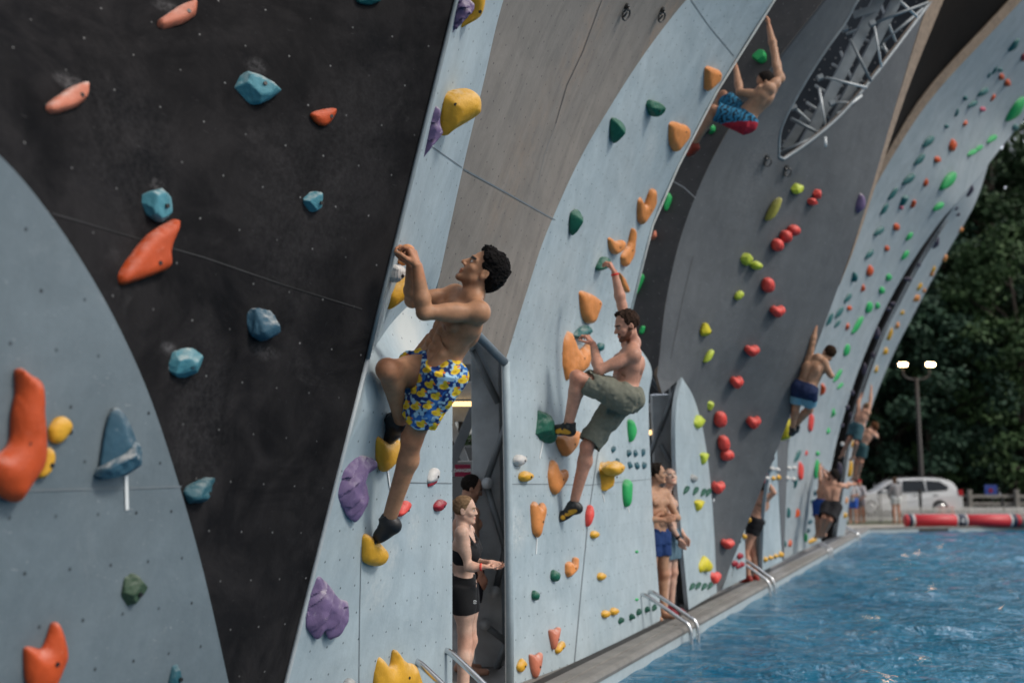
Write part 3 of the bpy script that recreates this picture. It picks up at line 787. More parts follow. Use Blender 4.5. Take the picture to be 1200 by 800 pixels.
def cut_corners(pts, a=.18):
    k = np.array(pts, float); m = len(k); out = []
    for i in range(m):
        p, q = k[i], k[(i + 1) % m]
        out += [p + (q - p) * a, p + (q - p) * (1 - a)]
    return np.array(out)
def make_hold(panel, outline, color, label=None, H=None, style='round', anchor=None, lift=.45, res=30, face=.12, bolt=None, group=None, sharp=False):
    """an outline seen in the photograph, given its own place on the panel, real size and swelling depth"""
    if face < .3 and anchor is not None: face = .55
    o = cut_corners(outline, .16) if (sharp or style in ('rock', 'slab', 'shell', 'ribbed', 'rugged')) and len(outline) > 4 else smooth_closed(outline)
    c = np.array(anchor if anchor is not None else (o.min(0) + o.max(0)) / 2, float)
    n = panel.normal(*c); p0 = panel.at(*c)
    view = nrm(CAM - p0)
    m = nrm(n * (1 - face) + view * face)
    t0 = panel.t(*c)
    cc = (o.min(0) + o.max(0)) / 2
    if bolt is None and group is None and label and panel in (pA, pB, pC, pC2, pE, pG) and min(np.ptp(o, axis=0)) > 9.5 and style != 'shell':
        cand = cc + np.array([.10, .06]) * np.ptp(o, axis=0)
        if inside(o, cand[None])[0] and polydist(o, cand[None])[0] > 2.5: bolt = tuple(cand)
    # local plane
    e1 = nrm(RT - m * (RT @ m)); e2 = np.cross(m, e1)
    def onplane(x, y, org):
        d = ray(x, y); return CAM + d * (((org - CAM) @ m) / (d @ m))
    size = np.array([np.ptp(o[:, 0]), np.ptp(o[:, 1])]) / FPX * t0
    if H is None: H = .42 * size.min()
    if panel in (pA, pB): H *= .62
    org = onplane(cc[0], cc[1], p0 + n * (H * lift))
    L = np.array([[(q - org) @ e1, (q - org) @ e2] for q in (onplane(x, y, org) for x, y in o)])
    ext = max(np.ptp(L[:, 0]), np.ptp(L[:, 1]))
    h = ext / res
    lo = np.array([L[:, 0].min() - 2 * h, L[:, 1].min() - 2 * h, -H - 2 * h])
    hi = np.array([L[:, 0].max() + 2 * h, L[:, 1].max() + 2 * h, H + 2 * h])
    nn = np.ceil((hi - lo) / h).astype(int) + 1
    ax = [lo[i] + np.arange(nn[i]) * h for i in range(3)]
    gx, gy = np.meshgrid(ax[0], ax[1], indexing='ij')
    g2 = np.stack([gx.ravel(), gy.ravel()], 1)
    d2 = polydist(L, g2); ins = inside(L, g2); d2 = np.where(ins, d2, -d2).reshape(gx.shape)
    w = max(d2.max(), 1e-4)
    dd = np.clip(d2 / w, 0, 1)
    seed = int(abs(cc[0] * 7 + cc[1] * 13)) % 1000
    r = np.random.default_rng(seed)
    if style == 'round': T = H * np.sqrt(np.clip(1 - (1 - dd) ** 2, 0, 1))
    elif style == 'wedge':                                  # rises to one long ridge
        T = H * np.clip(dd, 0, 1) ** .8
    elif style == 'slab':                                   # flat face with a rounded border
        T = H * np.sqrt(np.clip(1 - (1 - np.clip(dd / .55, 0, 1)) ** 2, 0, 1))
    elif style == 'shell':                                  # lapped leaves of resin with frilled rims
        nz2 = vnoise(np.stack([gx, gy, 0 * gx], -1), 6 / ext, seed)
        sweep = (gx * .5 - gy) / ext * 26 + nz2 * 3.2
        T = H * (np.clip(dd * 1.5, 0, 1) ** .6) * (.42 + .58 * (sweep / 6.283 % 1.0))
    else:                                                   # 'rock', 'rugged', 'ribbed'
        T = H * np.sqrt(np.clip(1 - (1 - np.clip(dd * 1.25, 0, 1)) ** 2, 0, 1))
    z = ax[2][None, None, :]
    f = np.where(d2[..., None] >= 0, np.abs(z) - T[..., None], np.abs(z) * .6 - d2[..., None])
    g3 = np.stack(np.meshgrid(*ax, indexing='ij'), -1)
    sc = np.array([size[0] / 2, size[1] / 2, H])
    if style in ('rock', 'rugged'):
        for _ in range(12 if style == 'rock' else 6):
            dv = r.normal(size=3); dv[2] = abs(dv[2]) * .9 + .55; dv = nrm(dv)
            sup = np.abs(dv * sc * np.array([.9, .9, 1])).sum() * r.uniform(.40, .62)
            f = np.maximum(f, g3 @ dv - sup)
    if style in ('rugged', 'ribbed'):
        f = f + vnoise(g3, 9 / ext, seed) * .035 * ext * .6
    if style == 'ribbed':
        ph = (g3 @ nrm(r.normal(size=3) * np.array([1, 1, .3]))) / ext
        f = f + np.sin(ph * 44 + vnoise(g3, 5 / ext, seed) * 3) * .011 * ext
    f = f + vnoise(g3, 16 / ext, seed + 3) * .006 * ext
    v, q = surf_nets(f.astype(np.float32), lo, h)
    W = org + v[:, :1] * e1 + v[:, 1:2] * e2 + v[:, 2:] * m
    ob = mesh_obj('climbing_hold', W - org, q, HM[color], smooth=style in ('round', 'slab', 'wedge'))
    ob.location = org.tolist()
    tag(ob, label, 'climbing hold', group)
    if bolt is not None:
        bx, by = bolt
        # a socketed bolt head sunk in the front of the hold
        bp = onplane(bx, by, org); lx, ly = (bp - org) @ e1, (bp - org) @ e2
        i, j = int((lx - lo[0]) / h), int((ly - lo[1]) / h)
        i = min(max(i, 0), nn[0] - 1); j = min(max(j, 0), nn[1] - 1)
        zz = max(0.0, float(T[i, j])) if style not in ('rock', 'rugged') else float(T[i, j]) * .8
        c0 = bp + m * (zz - .006); 
        mbb = MB().tube([c0, c0 + m * .008], .009, 10)
        b = mesh_obj('bolt', np.array(mbb.v) - org, mbb.f, M_bolt)
        b.parent = ob
    HOLD_LOG.append((ob, cc[0], cc[1]))
    return ob

def shape(kind, x, y, w, h, rot=0.0):
    base = {
        'oval': [(-.5, 0), (-.36, -.38), (0, -.5), (.38, -.36), (.5, .02), (.34, .38), (0, .5), (-.38, .36)],
        'pebble': [(-.5, -.05), (-.3, -.42), (.1, -.5), (.45, -.3), (.5, .1), (.25, .45), (-.15, .5), (-.45, .25)],
        'tri': [(-.5, -.35), (0, -.5), (.5, -.4), (.3, .05), (.0, .5), (-.15, .42), (-.35, .0)],
        'fin': [(-.5, .5), (-.38, .15), (.0, -.3), (.5, -.5), (.42, -.1), (.1, .3)],
        'blob': [(-.5, -.2), (-.2, -.5), (.3, -.45), (.5, -.1), (.35, .3), (.05, .5), (-.3, .4)],
        'slug': [(-.5, .1), (-.3, -.5), (.2, -.4), (.5, -.15), (.3, .5), (-.25, .45)],
        'heart': [(-.5, -.1), (-.3, -.48), (0, -.38), (.35, -.5), (.5, -.1), (.25, .3), (.0, .5), (-.25, .3)],
    }[kind]
    c, s = math.cos(math.radians(rot)), math.sin(math.radians(rot))
    return [(x + (a * w) * c - (b * h) * s, y + (a * w) * s + (b * h) * c) for a, b in base]

NEAR = 'holds on the near panels'
H_ = make_hold
# on the black panel and the far-left pale panel
H_(pB, [(184, 25), (189, 22), (209, 8), (231, 0), (230, 17), (216, 27), (190, 35), (185, 32)], 'coral', 'worn coral rail hold at the top edge of the black panel', H=.05, style='slab', bolt=(219, 18))
H_(pB, [(53, 123), (81, 103), (102, 95), (101, 116), (86, 127), (59, 135), (53, 130)], 'coral', 'worn coral rail hold at the left of the black panel, under a chalk smear', H=.05, style='slab', bolt=(90, 115))
H_(pB, [(272, 89), (280, 85), (304, 80), (324, 87), (336, 101), (317, 116), (302, 123), (285, 120), (275, 110)], 'blue', 'widest slate blue rock hold, high in the middle of the black panel', H=.09, style='rock', res=40, bolt=(306, 101))
H_(pB, [(365, 132), (393, 127), (388, 142), (378, 148), (368, 142)], 'red_orange', 'small bright orange bowl hold near the top right of the black panel', H=.04, bolt=(386, 137))
H_(pB, [(159, 233), (169, 226), (196, 219), (210, 231), (203, 246), (189, 263), (162, 243)], 'blue', 'slate blue rock hold touching the top of the big orange hold', H=.08, style='rock', res=40)
H_(pB, [(355, 223), (366, 223), (385, 228), (381, 240), (366, 250), (359, 248), (356, 233)], 'blue', 'smallest slate blue rock hold, right of centre on the black panel', H=.07, style='rock')
H_(pB, [(136, 321), (172, 275), (191, 263), (207, 255), (208, 268), (197, 292), (199, 314), (169, 326), (138, 336)], 'red_orange', 'big flat orange angular hold on the black panel', H=.07, style='slab', bolt=(179, 309))
H_(pB, [(288, 371), (297, 360), (314, 363), (326, 365), (333, 375), (326, 390), (307, 401), (294, 392)], 'navy', 'rounded dark blue-grey rock hold in the middle of the black panel', H=.09, style='rugged')
H_(pB, [(188, 422), (196, 414), (223, 406), (239, 419), (233, 432), (219, 448), (202, 437)], 'blue', 'pale chalked blue rock hold low on the left of the black panel', H=.08, style='rock', res=40)
H_(pB, [(215, 577), (219, 569), (240, 559), (251, 559), (256, 570), (241, 592), (223, 592)], 'petrol', 'dark petrol hold by the curved edge where the black panel narrows', H=.07, style='rugged')
H_(pB, [(410, -14), (452, -6), (445, 2), (433, 6), (420, 4)], 'teal', 'teal hold cut off by the top of the black panel', H=.06, style='rock')
H_(pA, [(19, 430), (33, 438), (47, 449), (49, 482), (51, 537), (36, 565), (21, 587), (11, 587), (0, 580), (-10, 565), (-12, 540), (12, 520), (16, 482), (21, 455)], 'red_orange', 'tall orange horn hold at the left edge, chalked in its middle', H=.10, style='round', res=40)
H_(pA, [(58, 500), (65, 490), (75, 488), (83, 495), (82, 505), (70, 519), (60, 517), (57, 508)], 'yellow', 'small chalky yellow hold right of the tall orange horn', H=.045, bolt=(79, 506))
H_(pA, [(43, 556), (50, 530), (58, 524), (63, 535), (58, 552), (48, 560)], 'yellow', 'small chalky yellow hold tucked beside the foot of the orange horn', H=.045)
# winged blue hold: upright fin and a shelf
wing = H_(pA, [(117, 562), (119, 530), (124, 500), (131, 480), (140, 478), (152, 495), (160, 515), (163, 528), (140, 548)], 'navy', 'dark blue winged hold with a chalked shelf above a white tape mark', H=.09, style='wedge', res=40)
shelf = H_(pA, [(146, 530), (160, 516), (174, 517), (172, 530), (150, 557), (117, 562), (122, 548)], 'navy', None, H=.13, style='rugged', res=40, lift=.8)
shelf.name = 'shelf'; del shelf['category']; shelf.location = (Vector(shelf.location) - Vector(wing.location)); shelf.parent = wing
H_(pA, [(142, 705), (147, 673), (159, 671), (173, 689), (150, 714), (143, 712)], 'moss', 'moss green stone-like hold low on the left pale panel', H=.06, style='rugged')
H_(pA, [(28, 765), (34, 757), (49, 760), (56, 746), (62, 729), (70, 733), (78, 763), (73, 783), (59, 808), (35, 808)], 'red_orange', 'smooth orange horn hold at the bottom left corner', H=.07, res=34)
H_(pA, [(197, 805), (203, 775), (214, 778), (215, 790), (209, 808), (199, 810)], 'petrol', 'petrol hold cut off by the bottom of the left pale panel', H=.045, style='rock')
# on the strip and lower pale panels
H_(pC, [(545, -14), (563, -12), (564, 5), (558, 20), (542, 30), (536, 32), (546, 10)], 'yellow', 'yellow hold at the top of the pale strip, behind a purple one', H=.08, anchor=(550, 5))
H_(pC, [(532, -8), (555, 2), (553, 14), (540, 28), (530, 38), (527, 40)], 'purple', 'purple ribbed hold at the top of the pale strip panel', H=.07, style='shell', res=44, anchor=(540, 12), lift=.8)
H_(pC, [(515, 118), (525, 108), (545, 104), (557, 110), (559, 125), (555, 135), (528, 152), (518, 159), (514, 148)], 'yellow', 'large round-ended yellow hold jutting from the pale strip panel', H=.11, anchor=(520, 140), res=36, bolt=(523, 120))
H_(pC, [(501, 135), (510, 123), (515, 128), (515, 148), (520, 155), (501, 177), (489, 194), (493, 176)], 'purple', 'purple ribbed hold hugging the edge under the round-ended yellow hold', H=.06, style='shell', anchor=(507, 155), lift=.7, res=48)
H_(pC, [(451, 341), (473, 324), (479, 331), (477, 344), (456, 361), (451, 358)], 'yellow', 'chalky yellow bulge hold just below the climber\'s joined hands', H=.07, anchor=(462, 345))
H_(pC, [(453, 326), (459, 309), (473, 312), (472, 324), (462, 332)], 'white', 'chalk-covered pale purple hold between the climber\'s hands and the yellow bulge', H=.05, style='ribbed', anchor=(460, 322))
hold_grip = H_(pC, [(466, 306), (471, 292), (477, 286), (484, 290), (480, 301), (473, 311)], 'orange', 'small orange hold gripped by both hands of the climber in yellow and blue shorts', H=.04, anchor=(470, 300), lift=1.2)
H_(pC2, [(440, 512), (445, 512), (452, 517), (470, 516), (468, 532), (451, 552), (444, 546), (440, 525)], 'yellow', 'yellow hooked hold under the climber\'s raised black shoe', H=.05, lift=.6)
H_(pC2, [(425, 628), (431, 626), (445, 637), (452, 648), (445, 662), (429, 660), (425, 650)], 'yellow', 'yellow hold under the climber\'s lower black shoe', H=.05, lift=.5, bolt=(432, 634))
H_(pC2, [(394, 569), (400, 546), (412, 536), (424, 532), (441, 539), (441, 548), (427, 558), (432, 586), (417, 613), (408, 607), (394, 581)], 'purple', 'large purple shell-like hold left of the climber\'s lower leg', H=.055, style='shell', res=64, lift=.3)
H_(pC2, [(361, 695), (370, 670), (385, 684), (397, 701), (408, 704), (408, 726), (398, 745), (385, 750), (380, 737), (371, 751), (357, 733)], 'purple', 'purple shell-like hold low down beside the black panel', H=.055, style='shell', res=64, lift=.3)
H_(pC2, [(441, 772), (448, 772), (455, 781), (459, 776), (462, 760), (472, 772), (477, 776), (487, 781), (490, 812), (441, 812)], 'yellow', 'yellow cat-eared hold at the bottom edge of the picture', H=.06, res=40)
H_(pC2, [(501, 562), (505, 550), (512, 549), (511, 562), (503, 566)], 'white', 'small red and white chalked hold, upper of the two by the panel\'s right edge', H=.035)
H_(pC2, [(501, 570), (503, 561), (511, 560), (509, 567)], 'maroon', 'red toe piece under the upper red and white hold', H=.02)
H_(pC2, [(508, 592), (515, 585), (521, 588), (516, 598), (510, 598)], 'maroon', 'small red and white hold, lower of the two by the panel\'s right edge', H=.035)
H_(pC2, [(466, 600), (474, 587), (479, 589), (476, 598), (468, 605)], 'red', 'small red hold half hidden behind the climber\'s shin', H=.035)
H_(pC2, [(402, 806), (406, 796), (413, 795), (417, 804), (412, 812)], 'grey', 'grey round hold cut off by the bottom of the picture', H=.035)
# on the wide pale panel
H_(pE, [(754, 118), (762, 117), (773, 120), (772, 130), (765, 138), (760, 127)], 'green', 'dark green hold with a stubby arm, highest green one on the wide pale panel', H=.10, style='rugged')
H_(pE, [(717, 138), (731, 146), (726, 161), (720, 168), (716, 161)], 'green', 'dark green leaf-shaped hold high on the edge of the taupe panel', H=.09, style='wedge')
H_(pE, [(669, 250), (676, 245), (681, 252), (678, 264), (671, 276), (668, 268)], 'green', 'chalk-topped green leaf hold left of the orange forked holds', H=.08, style='wedge')
H_(pE, [(780, 144), (786, 141), (807, 148), (806, 161), (791, 180), (783, 167)], 'orange', 'orange shield hold below the highest green hold', H=0.060, res=34, style='slab', bolt=(799, 153))
H_(pE, [(824, 79), (829, 77), (844, 83), (842, 95), (826, 109)], 'orange', 'orange shield hold high on the wide pale panel, nearest the hanging climber', res=34, style='slab', H=0.060, bolt=(839, 87))
H_(pE, [(744, 235), (749, 229), (755, 243), (762, 222), (767, 221), (767, 239), (752, 264), (746, 258)], 'orange', 'orange forked hold, highest of the forked ones', style='slab', H=0.054, face=.12, res=34)
H_(pE, [(709, 279), (713, 277), (720, 283), (731, 281), (729, 292), (720, 299), (713, 292)], 'orange', 'orange shallow forked hold just above the bearded climber\'s raised hand', res=34, style='slab', H=0.048, face=.12)
H_(pE, [(726, 300), (737, 286), (741, 266), (744, 271), (741, 300), (733, 313), (728, 310)], 'orange', 'orange long-horned forked hold right of the raised hand', style='slab', H=0.048, face=.12, res=34)
H_(pE, [(723, 317), (730, 325), (736, 339), (734, 344), (727, 334)], 'orange', 'orange hold mostly hidden behind the bearded climber\'s raised forearm', res=34, style='slab', H=0.040)
hold_hi = H_(pE, [(699, 314), (706, 302), (711, 302), (710, 312), (702, 317)], 'green', 'chalky green hold gripped by the bearded climber\'s raised hand', H=.07, lift=.6)
H_(pE, [(674, 342), (678, 339), (694, 345), (703, 352), (700, 363), (694, 379), (687, 379), (681, 370)], 'orange', 'large orange shield hold between the bearded climber\'s two hands', res=34, style='slab', H=0.060, bolt=(697, 355))
hold_lo = H_(pE, [(672, 392), (685, 381), (690, 388), (683, 396), (673, 396)], 'teal', 'dark teal hold gripped by the bearded climber\'s lower hand', H=.07, lift=.6)
H_(pE, [(701, 402), (706, 403), (705, 411), (700, 409)], 'teal', 'small teal hold behind the bearded climber\'s bent elbow', H=.04)
H_(pE, [(657, 399), (662, 387), (666, 388), (676, 413), (685, 406), (690, 400), (691, 415), (685, 435), (667, 440), (662, 448), (657, 426)], 'orange', 'biggest orange forked hold, above the bearded climber\'s raised knee', style='slab', H=0.072, face=.12, res=40)
H_(pE, [(624, 505), (630, 477), (637, 480), (645, 494), (651, 507), (649, 519), (638, 520), (633, 510)], 'green', 'marbled green rock hold beside the bearded climber\'s upper shoe', H=.11, style='rugged', res=34)
H_(pE, [(651, 512), (664, 509), (678, 504), (673, 525), (663, 536), (655, 525)], 'orange', 'orange hold under the bearded climber\'s upper shoe', res=34, style='slab', H=0.060, lift=.7)
H_(pE, [(641, 557), (645, 539), (649, 539), (654, 552), (663, 549), (664, 561), (651, 581), (644, 573)], 'orange', 'orange forked hold left of the bearded climber\'s straight leg', style='slab', H=0.048, face=.12, res=34)
H_(pE, [(621, 592), (626, 586), (631, 596), (635, 587), (639, 597), (631, 631), (624, 624)], 'orange', 'orange notched hold above a white tape mark at the panel\'s left side', style='slab', H=0.042, face=.12, res=34)
H_(pE, [(698, 543), (701, 536), (710, 541), (719, 539), (726, 548), (719, 566), (705, 579), (699, 566)], 'yellow', 'big lumpy yellow hold right of the bearded climber\'s straight leg', H=.11, res=34, style='rugged')
H_(pE, [(710, 547), (720, 540), (727, 546), (724, 556), (715, 557)], 'yellow', 'round yellow knob on the big lumpy yellow hold', H=.08, lift=2.2)
H_(pE, [(736, 494), (739, 492), (743, 505), (739, 518), (737, 510)], 'bright_green', 'bright green slab hold above the rows of small dark grips', H=.06)
H_(pE, [(730, 568), (734, 561), (738, 566), (737, 588), (734, 594), (731, 586)], 'bright_green', 'bright green slab hold below the rows of small dark grips', H=.06)
H_(pE, [(687, 602), (691, 591), (693, 604), (688, 617)], 'red', 'thin red hold on the crease right of the lower yellow-black shoe', H=.05)
H_(pE, [(700, 508), (708, 500), (710, 512), (702, 522)], 'orange', 'orange hold peeking out behind the olive shorts', res=34, style='slab', H=0.040)
H_(pE, shape('pebble', 608, 539, 12, 13), 'white', 'white knob hold, upper of two by the opening with the girl', H=.05)
H_(pE, shape('pebble', 615, 558, 14, 12), 'yellow', 'yellow and white knob hold, lower of two by the opening with the girl', H=.05)
H_(pE, [(662, 660), (667, 657), (671, 662), (673, 652), (676, 653), (675, 668), (666, 677), (662, 671)], 'orange', 'small orange forked hold low on the wide pale panel', res=34, style='slab', H=0.040)
H_(pE, shape('slug', 650, 674, 9, 13), 'green', 'small dark green hold left of the small orange forked hold', H=.04)
H_(pE, shape('slug', 627, 697, 7, 11), 'green', 'small dark green hold nearest the panel\'s left edge', H=.035)
H_(pE, shape('pebble', 696, 626, 9, 9), 'yellow', 'small yellow knob below the thin red hold', H=.035)
H_(pE, shape('pebble', 704, 675, 9, 9), 'yellow', 'small yellow knob level with the small orange forked hold', H=.035)
H_(pE, shape('pebble', 709, 719, 9, 9), 'yellow', 'small yellow knob left of its twin, above the row of five green grips', H=.035)
H_(pE, shape('pebble', 719, 716, 9, 9), 'yellow', 'small yellow knob right of its twin, above the row of five green grips', H=.035)
for i, (x, y, s) in enumerate([(728, 726, 'first'), (740, 722, 'second'), (749, 716, 'third'), (758, 714, 'fourth'), (767, 711, 'fifth')]):
    H_(pE, shape('fin', x, y, 9, 13, 10), 'bottle', s + ' from the left in the row of five dark green grips by the pool deck', H=.05, style='rock', res=16, group='row of five dark green grips')
H_(pE, [(643, 738), (649, 737), (655, 734), (654, 745), (649, 761), (645, 750)], 'coral', 'faded orange tooth-shaped hold, upper of two near the deck', H=.04)
H_(pE, [(620, 767), (627, 767), (634, 764), (633, 780), (628, 794), (623, 785)], 'coral', 'faded orange tooth-shaped hold, lower of two near the deck', H=.04)
H_(pE, shape('slug', 656, 758, 8, 15, 35), 'yellow', 'small yellow hold beside the upper faded orange tooth', H=.03)
H_(pE, shape('slug', 611, 779, 10, 15, 20), 'yellow', 'small yellow hold beside the lower faded orange tooth', H=.03)
H_(pE, shape('oval', 746, 646, 4, 4), 'bright_green', 'tiny green foot chip, upper of two right on the wide pale panel', H=.012, res=10)
H_(pE, shape('oval', 746, 702, 4, 4), 'bright_green', 'tiny green foot chip, lower of two right on the wide pale panel', H=.012, res=10)
for i, (x, y, s) in enumerate([(719, 526, 'leftmost'), (737, 531, 'second'), (745, 531, 'third'), (754, 530, 'rightmost')]):
    H_(pE, shape('tri', x, y, 8, 10), 'petrol', s + ' small dark grip in the upper row, left of the man in navy shorts', H=.04, style='rock', res=14, group='two rows of small dark grips')
for i, (x, y, s) in enumerate([(724, 541, 'leftmost'), (739, 545, 'second'), (747, 546, 'third'), (755, 545, 'rightmost')]):
    H_(pE, shape('tri', x, y, 8, 10), 'petrol', s + ' small dark grip in the lower row, left of the man in navy shorts', H=.04, style='rock', res=14, group='two rows of small dark grips')
# in the recess
H_(pF, [(778, 242), (780, 232), (784, 226), (787, 233), (781, 247)], 'bright_green', 'bright green hold on the charcoal panel, highest left of the curved edge', H=.06)
H_(pF, [(763, 281), (768, 270), (769, 277)], 'coral', 'pale coral hold peeping past the white panel edge', H=.05, lift=1.5)
H_(pF, [(744, 343), (750, 322), (755, 325), (747, 343)], 'bright_green', 'bright green hold on the charcoal panel above the bearded climber\'s head', H=.05)
H_(pF, [(749, 390), (752, 382), (756, 383), (753, 391)], 'bright_green', 'green hold just right of the bearded climber\'s face', H=.04)
H_(pF, [(880, 67), (886, 59), (897, 60), (897, 71), (890, 74)], 'bright_green', 'green bowl hold by the hanging climber\'s raised arm', H=.12, style='rock')
H_(pF, [(828, 150), (834, 147), (838, 148), (837, 154), (831, 157)], 'bright_green', 'green hold below the hanging climber\'s shorts', H=.06)
# on the slate panel
for (col, kind, x, y, w, h, rot, lab) in [
    ('lime', 'slug', 936, 222, 17, 14, 15, 'lime box-shaped hold under the boat-shaped opening'),
    ('olive', 'fin', 906, 245, 12, 30, 10, 'long olive banana-shaped hold on the slate panel'),
    ('red', 'slug', 959, 227, 11, 13, -20, 'red hold high by the right edge, upper of a touching pair'),
    ('red', 'slug', 953, 236, 12, 9, -25, 'red hold high by the right edge, lower of a touching pair'),
    ('red', 'oval', 930, 270, 13, 13, 0, 'red hold, topmost of the slanting chain of three'),
    ('red', 'oval', 921, 277, 12, 15, 0, 'red hold, middle of the slanting chain of three'),
    ('red', 'oval', 911, 287, 12, 15, 0, 'red hold, lowest of the slanting chain of three'),
    ('lime', 'slug', 876, 304, 15, 16, 10, 'lime chalk-topped hold, larger of a close pair'),
    ('lime', 'oval', 886, 311, 11, 10, 20, 'lime round hold, smaller of a close pair'),
    ('red', 'oval', 900, 334, 13, 18, 0, 'tall red hold below the close lime pair'),
    ('lime', 'oval', 866, 346, 8, 12, 35, 'small slanting lime hold left below the tall red hold'),
    ('red', 'heart', 911, 365, 16, 14, 0, 'red triangular hold nearest the right edge of the slate panel'),
    ('lemon', 'slug', 828, 387, 13, 18, 10, 'yellow-lime hold high on the left side of the slate panel'),
    ('red', 'heart', 881, 411, 16, 13, 0, 'red hold right of the middle lime hold'),
    ('lime', 'fin', 830, 417, 9, 16, 5, 'thin lime crescent hold under the yellow-lime hold'),
    ('red', 'heart', 863, 448, 14, 14, 0, 'red heart-shaped hold in the middle of the lower slate panel'),
    ('lime', 'slug', 833, 475, 9, 12, 0, 'lime hold just right of the narrow panel\'s rounded tip'),
    ('red', 'oval', 844, 491, 13, 19, 0, 'tall red hold by the edge of the narrow pale panel'),
    ('red', 'heart', 883, 495, 16, 15, 0, 'red heart-shaped hold near the lower right edge of the slate panel'),
    ('red', 'oval', 848, 519, 12, 19, -10, 'tall red hold, upper of a touching pair'),
    ('red', 'oval', 852, 533, 14, 13, -15, 'round red hold, lower of a touching pair'),
    ('red', 'heart', 841, 571, 14, 15, 0, 'red hold above a short white tape mark'),
    ('red', 'heart', 852, 637, 13, 12, 0, 'red hold low on the slate panel near the man with crossed arms'),
]:
    H_(pG, shape(kind, x, y, w, h, rot), col, lab, H=.08 if w > 9 else .05, res=22, style='rock' if kind == 'slug' else 'round', lift=.6)
for (col, kind, x, y, w, h, rot, lab) in [
    ('lime', 'slug', 818, 494, 12, 15, 20, 'lime hold straddling the edge of the narrow pale panel'),
    ('lime', 'tri', 824, 537, 9, 14, 0, 'chalked lime hold halfway down the narrow pale panel'),
    ('lemon', 'tri', 818, 592, 11, 13, 0, 'lemon yellow hold above the big two-lobed one'),
    ('lemon', 'heart', 825, 661, 17, 20, 180, 'big two-lobed lemon yellow hold near the deck'),
    ('red', 'heart', 837, 677, 11, 15, 0, 'red hold beside the big two-lobed yellow hold'),
    ('grey', 'slug', 812, 560, 8, 9, 0, 'grey chalked knob above the green grips'),
    ('bottle', 'fin', 803, 574, 6, 10, 0, 'first dark green grip in the row under the grey knob'),
    ('bottle', 'fin', 814, 575, 6, 10, 0, 'second dark green grip in the row under the grey knob'),
    ('bottle', 'fin', 823, 577, 6, 10, 0, 'third dark green grip in the row under the grey knob'),
    ('bottle', 'fin', 829, 577, 6, 10, 0, 'fourth dark green grip in the row under the grey knob'),
    ('bottle', 'fin', 810, 687, 6, 9, 0, 'first dark green grip at the foot of the narrow pale panel'),
    ('bottle', 'fin', 817, 686, 6, 9, 0, 'second dark green grip at the foot of the narrow pale panel'),
    ('bottle', 'fin', 824, 687, 6, 9, 0, 'third dark green grip at the foot of the narrow pale panel'),
    ('bottle', 'fin', 831, 686, 6, 9, 0, 'fourth dark green grip at the foot of the narrow pale panel'),
]:
    H_(pH, shape(kind, x, y, w, h, rot), col, lab, H=.06 if w > 8 else .04, res=18, lift=.7)
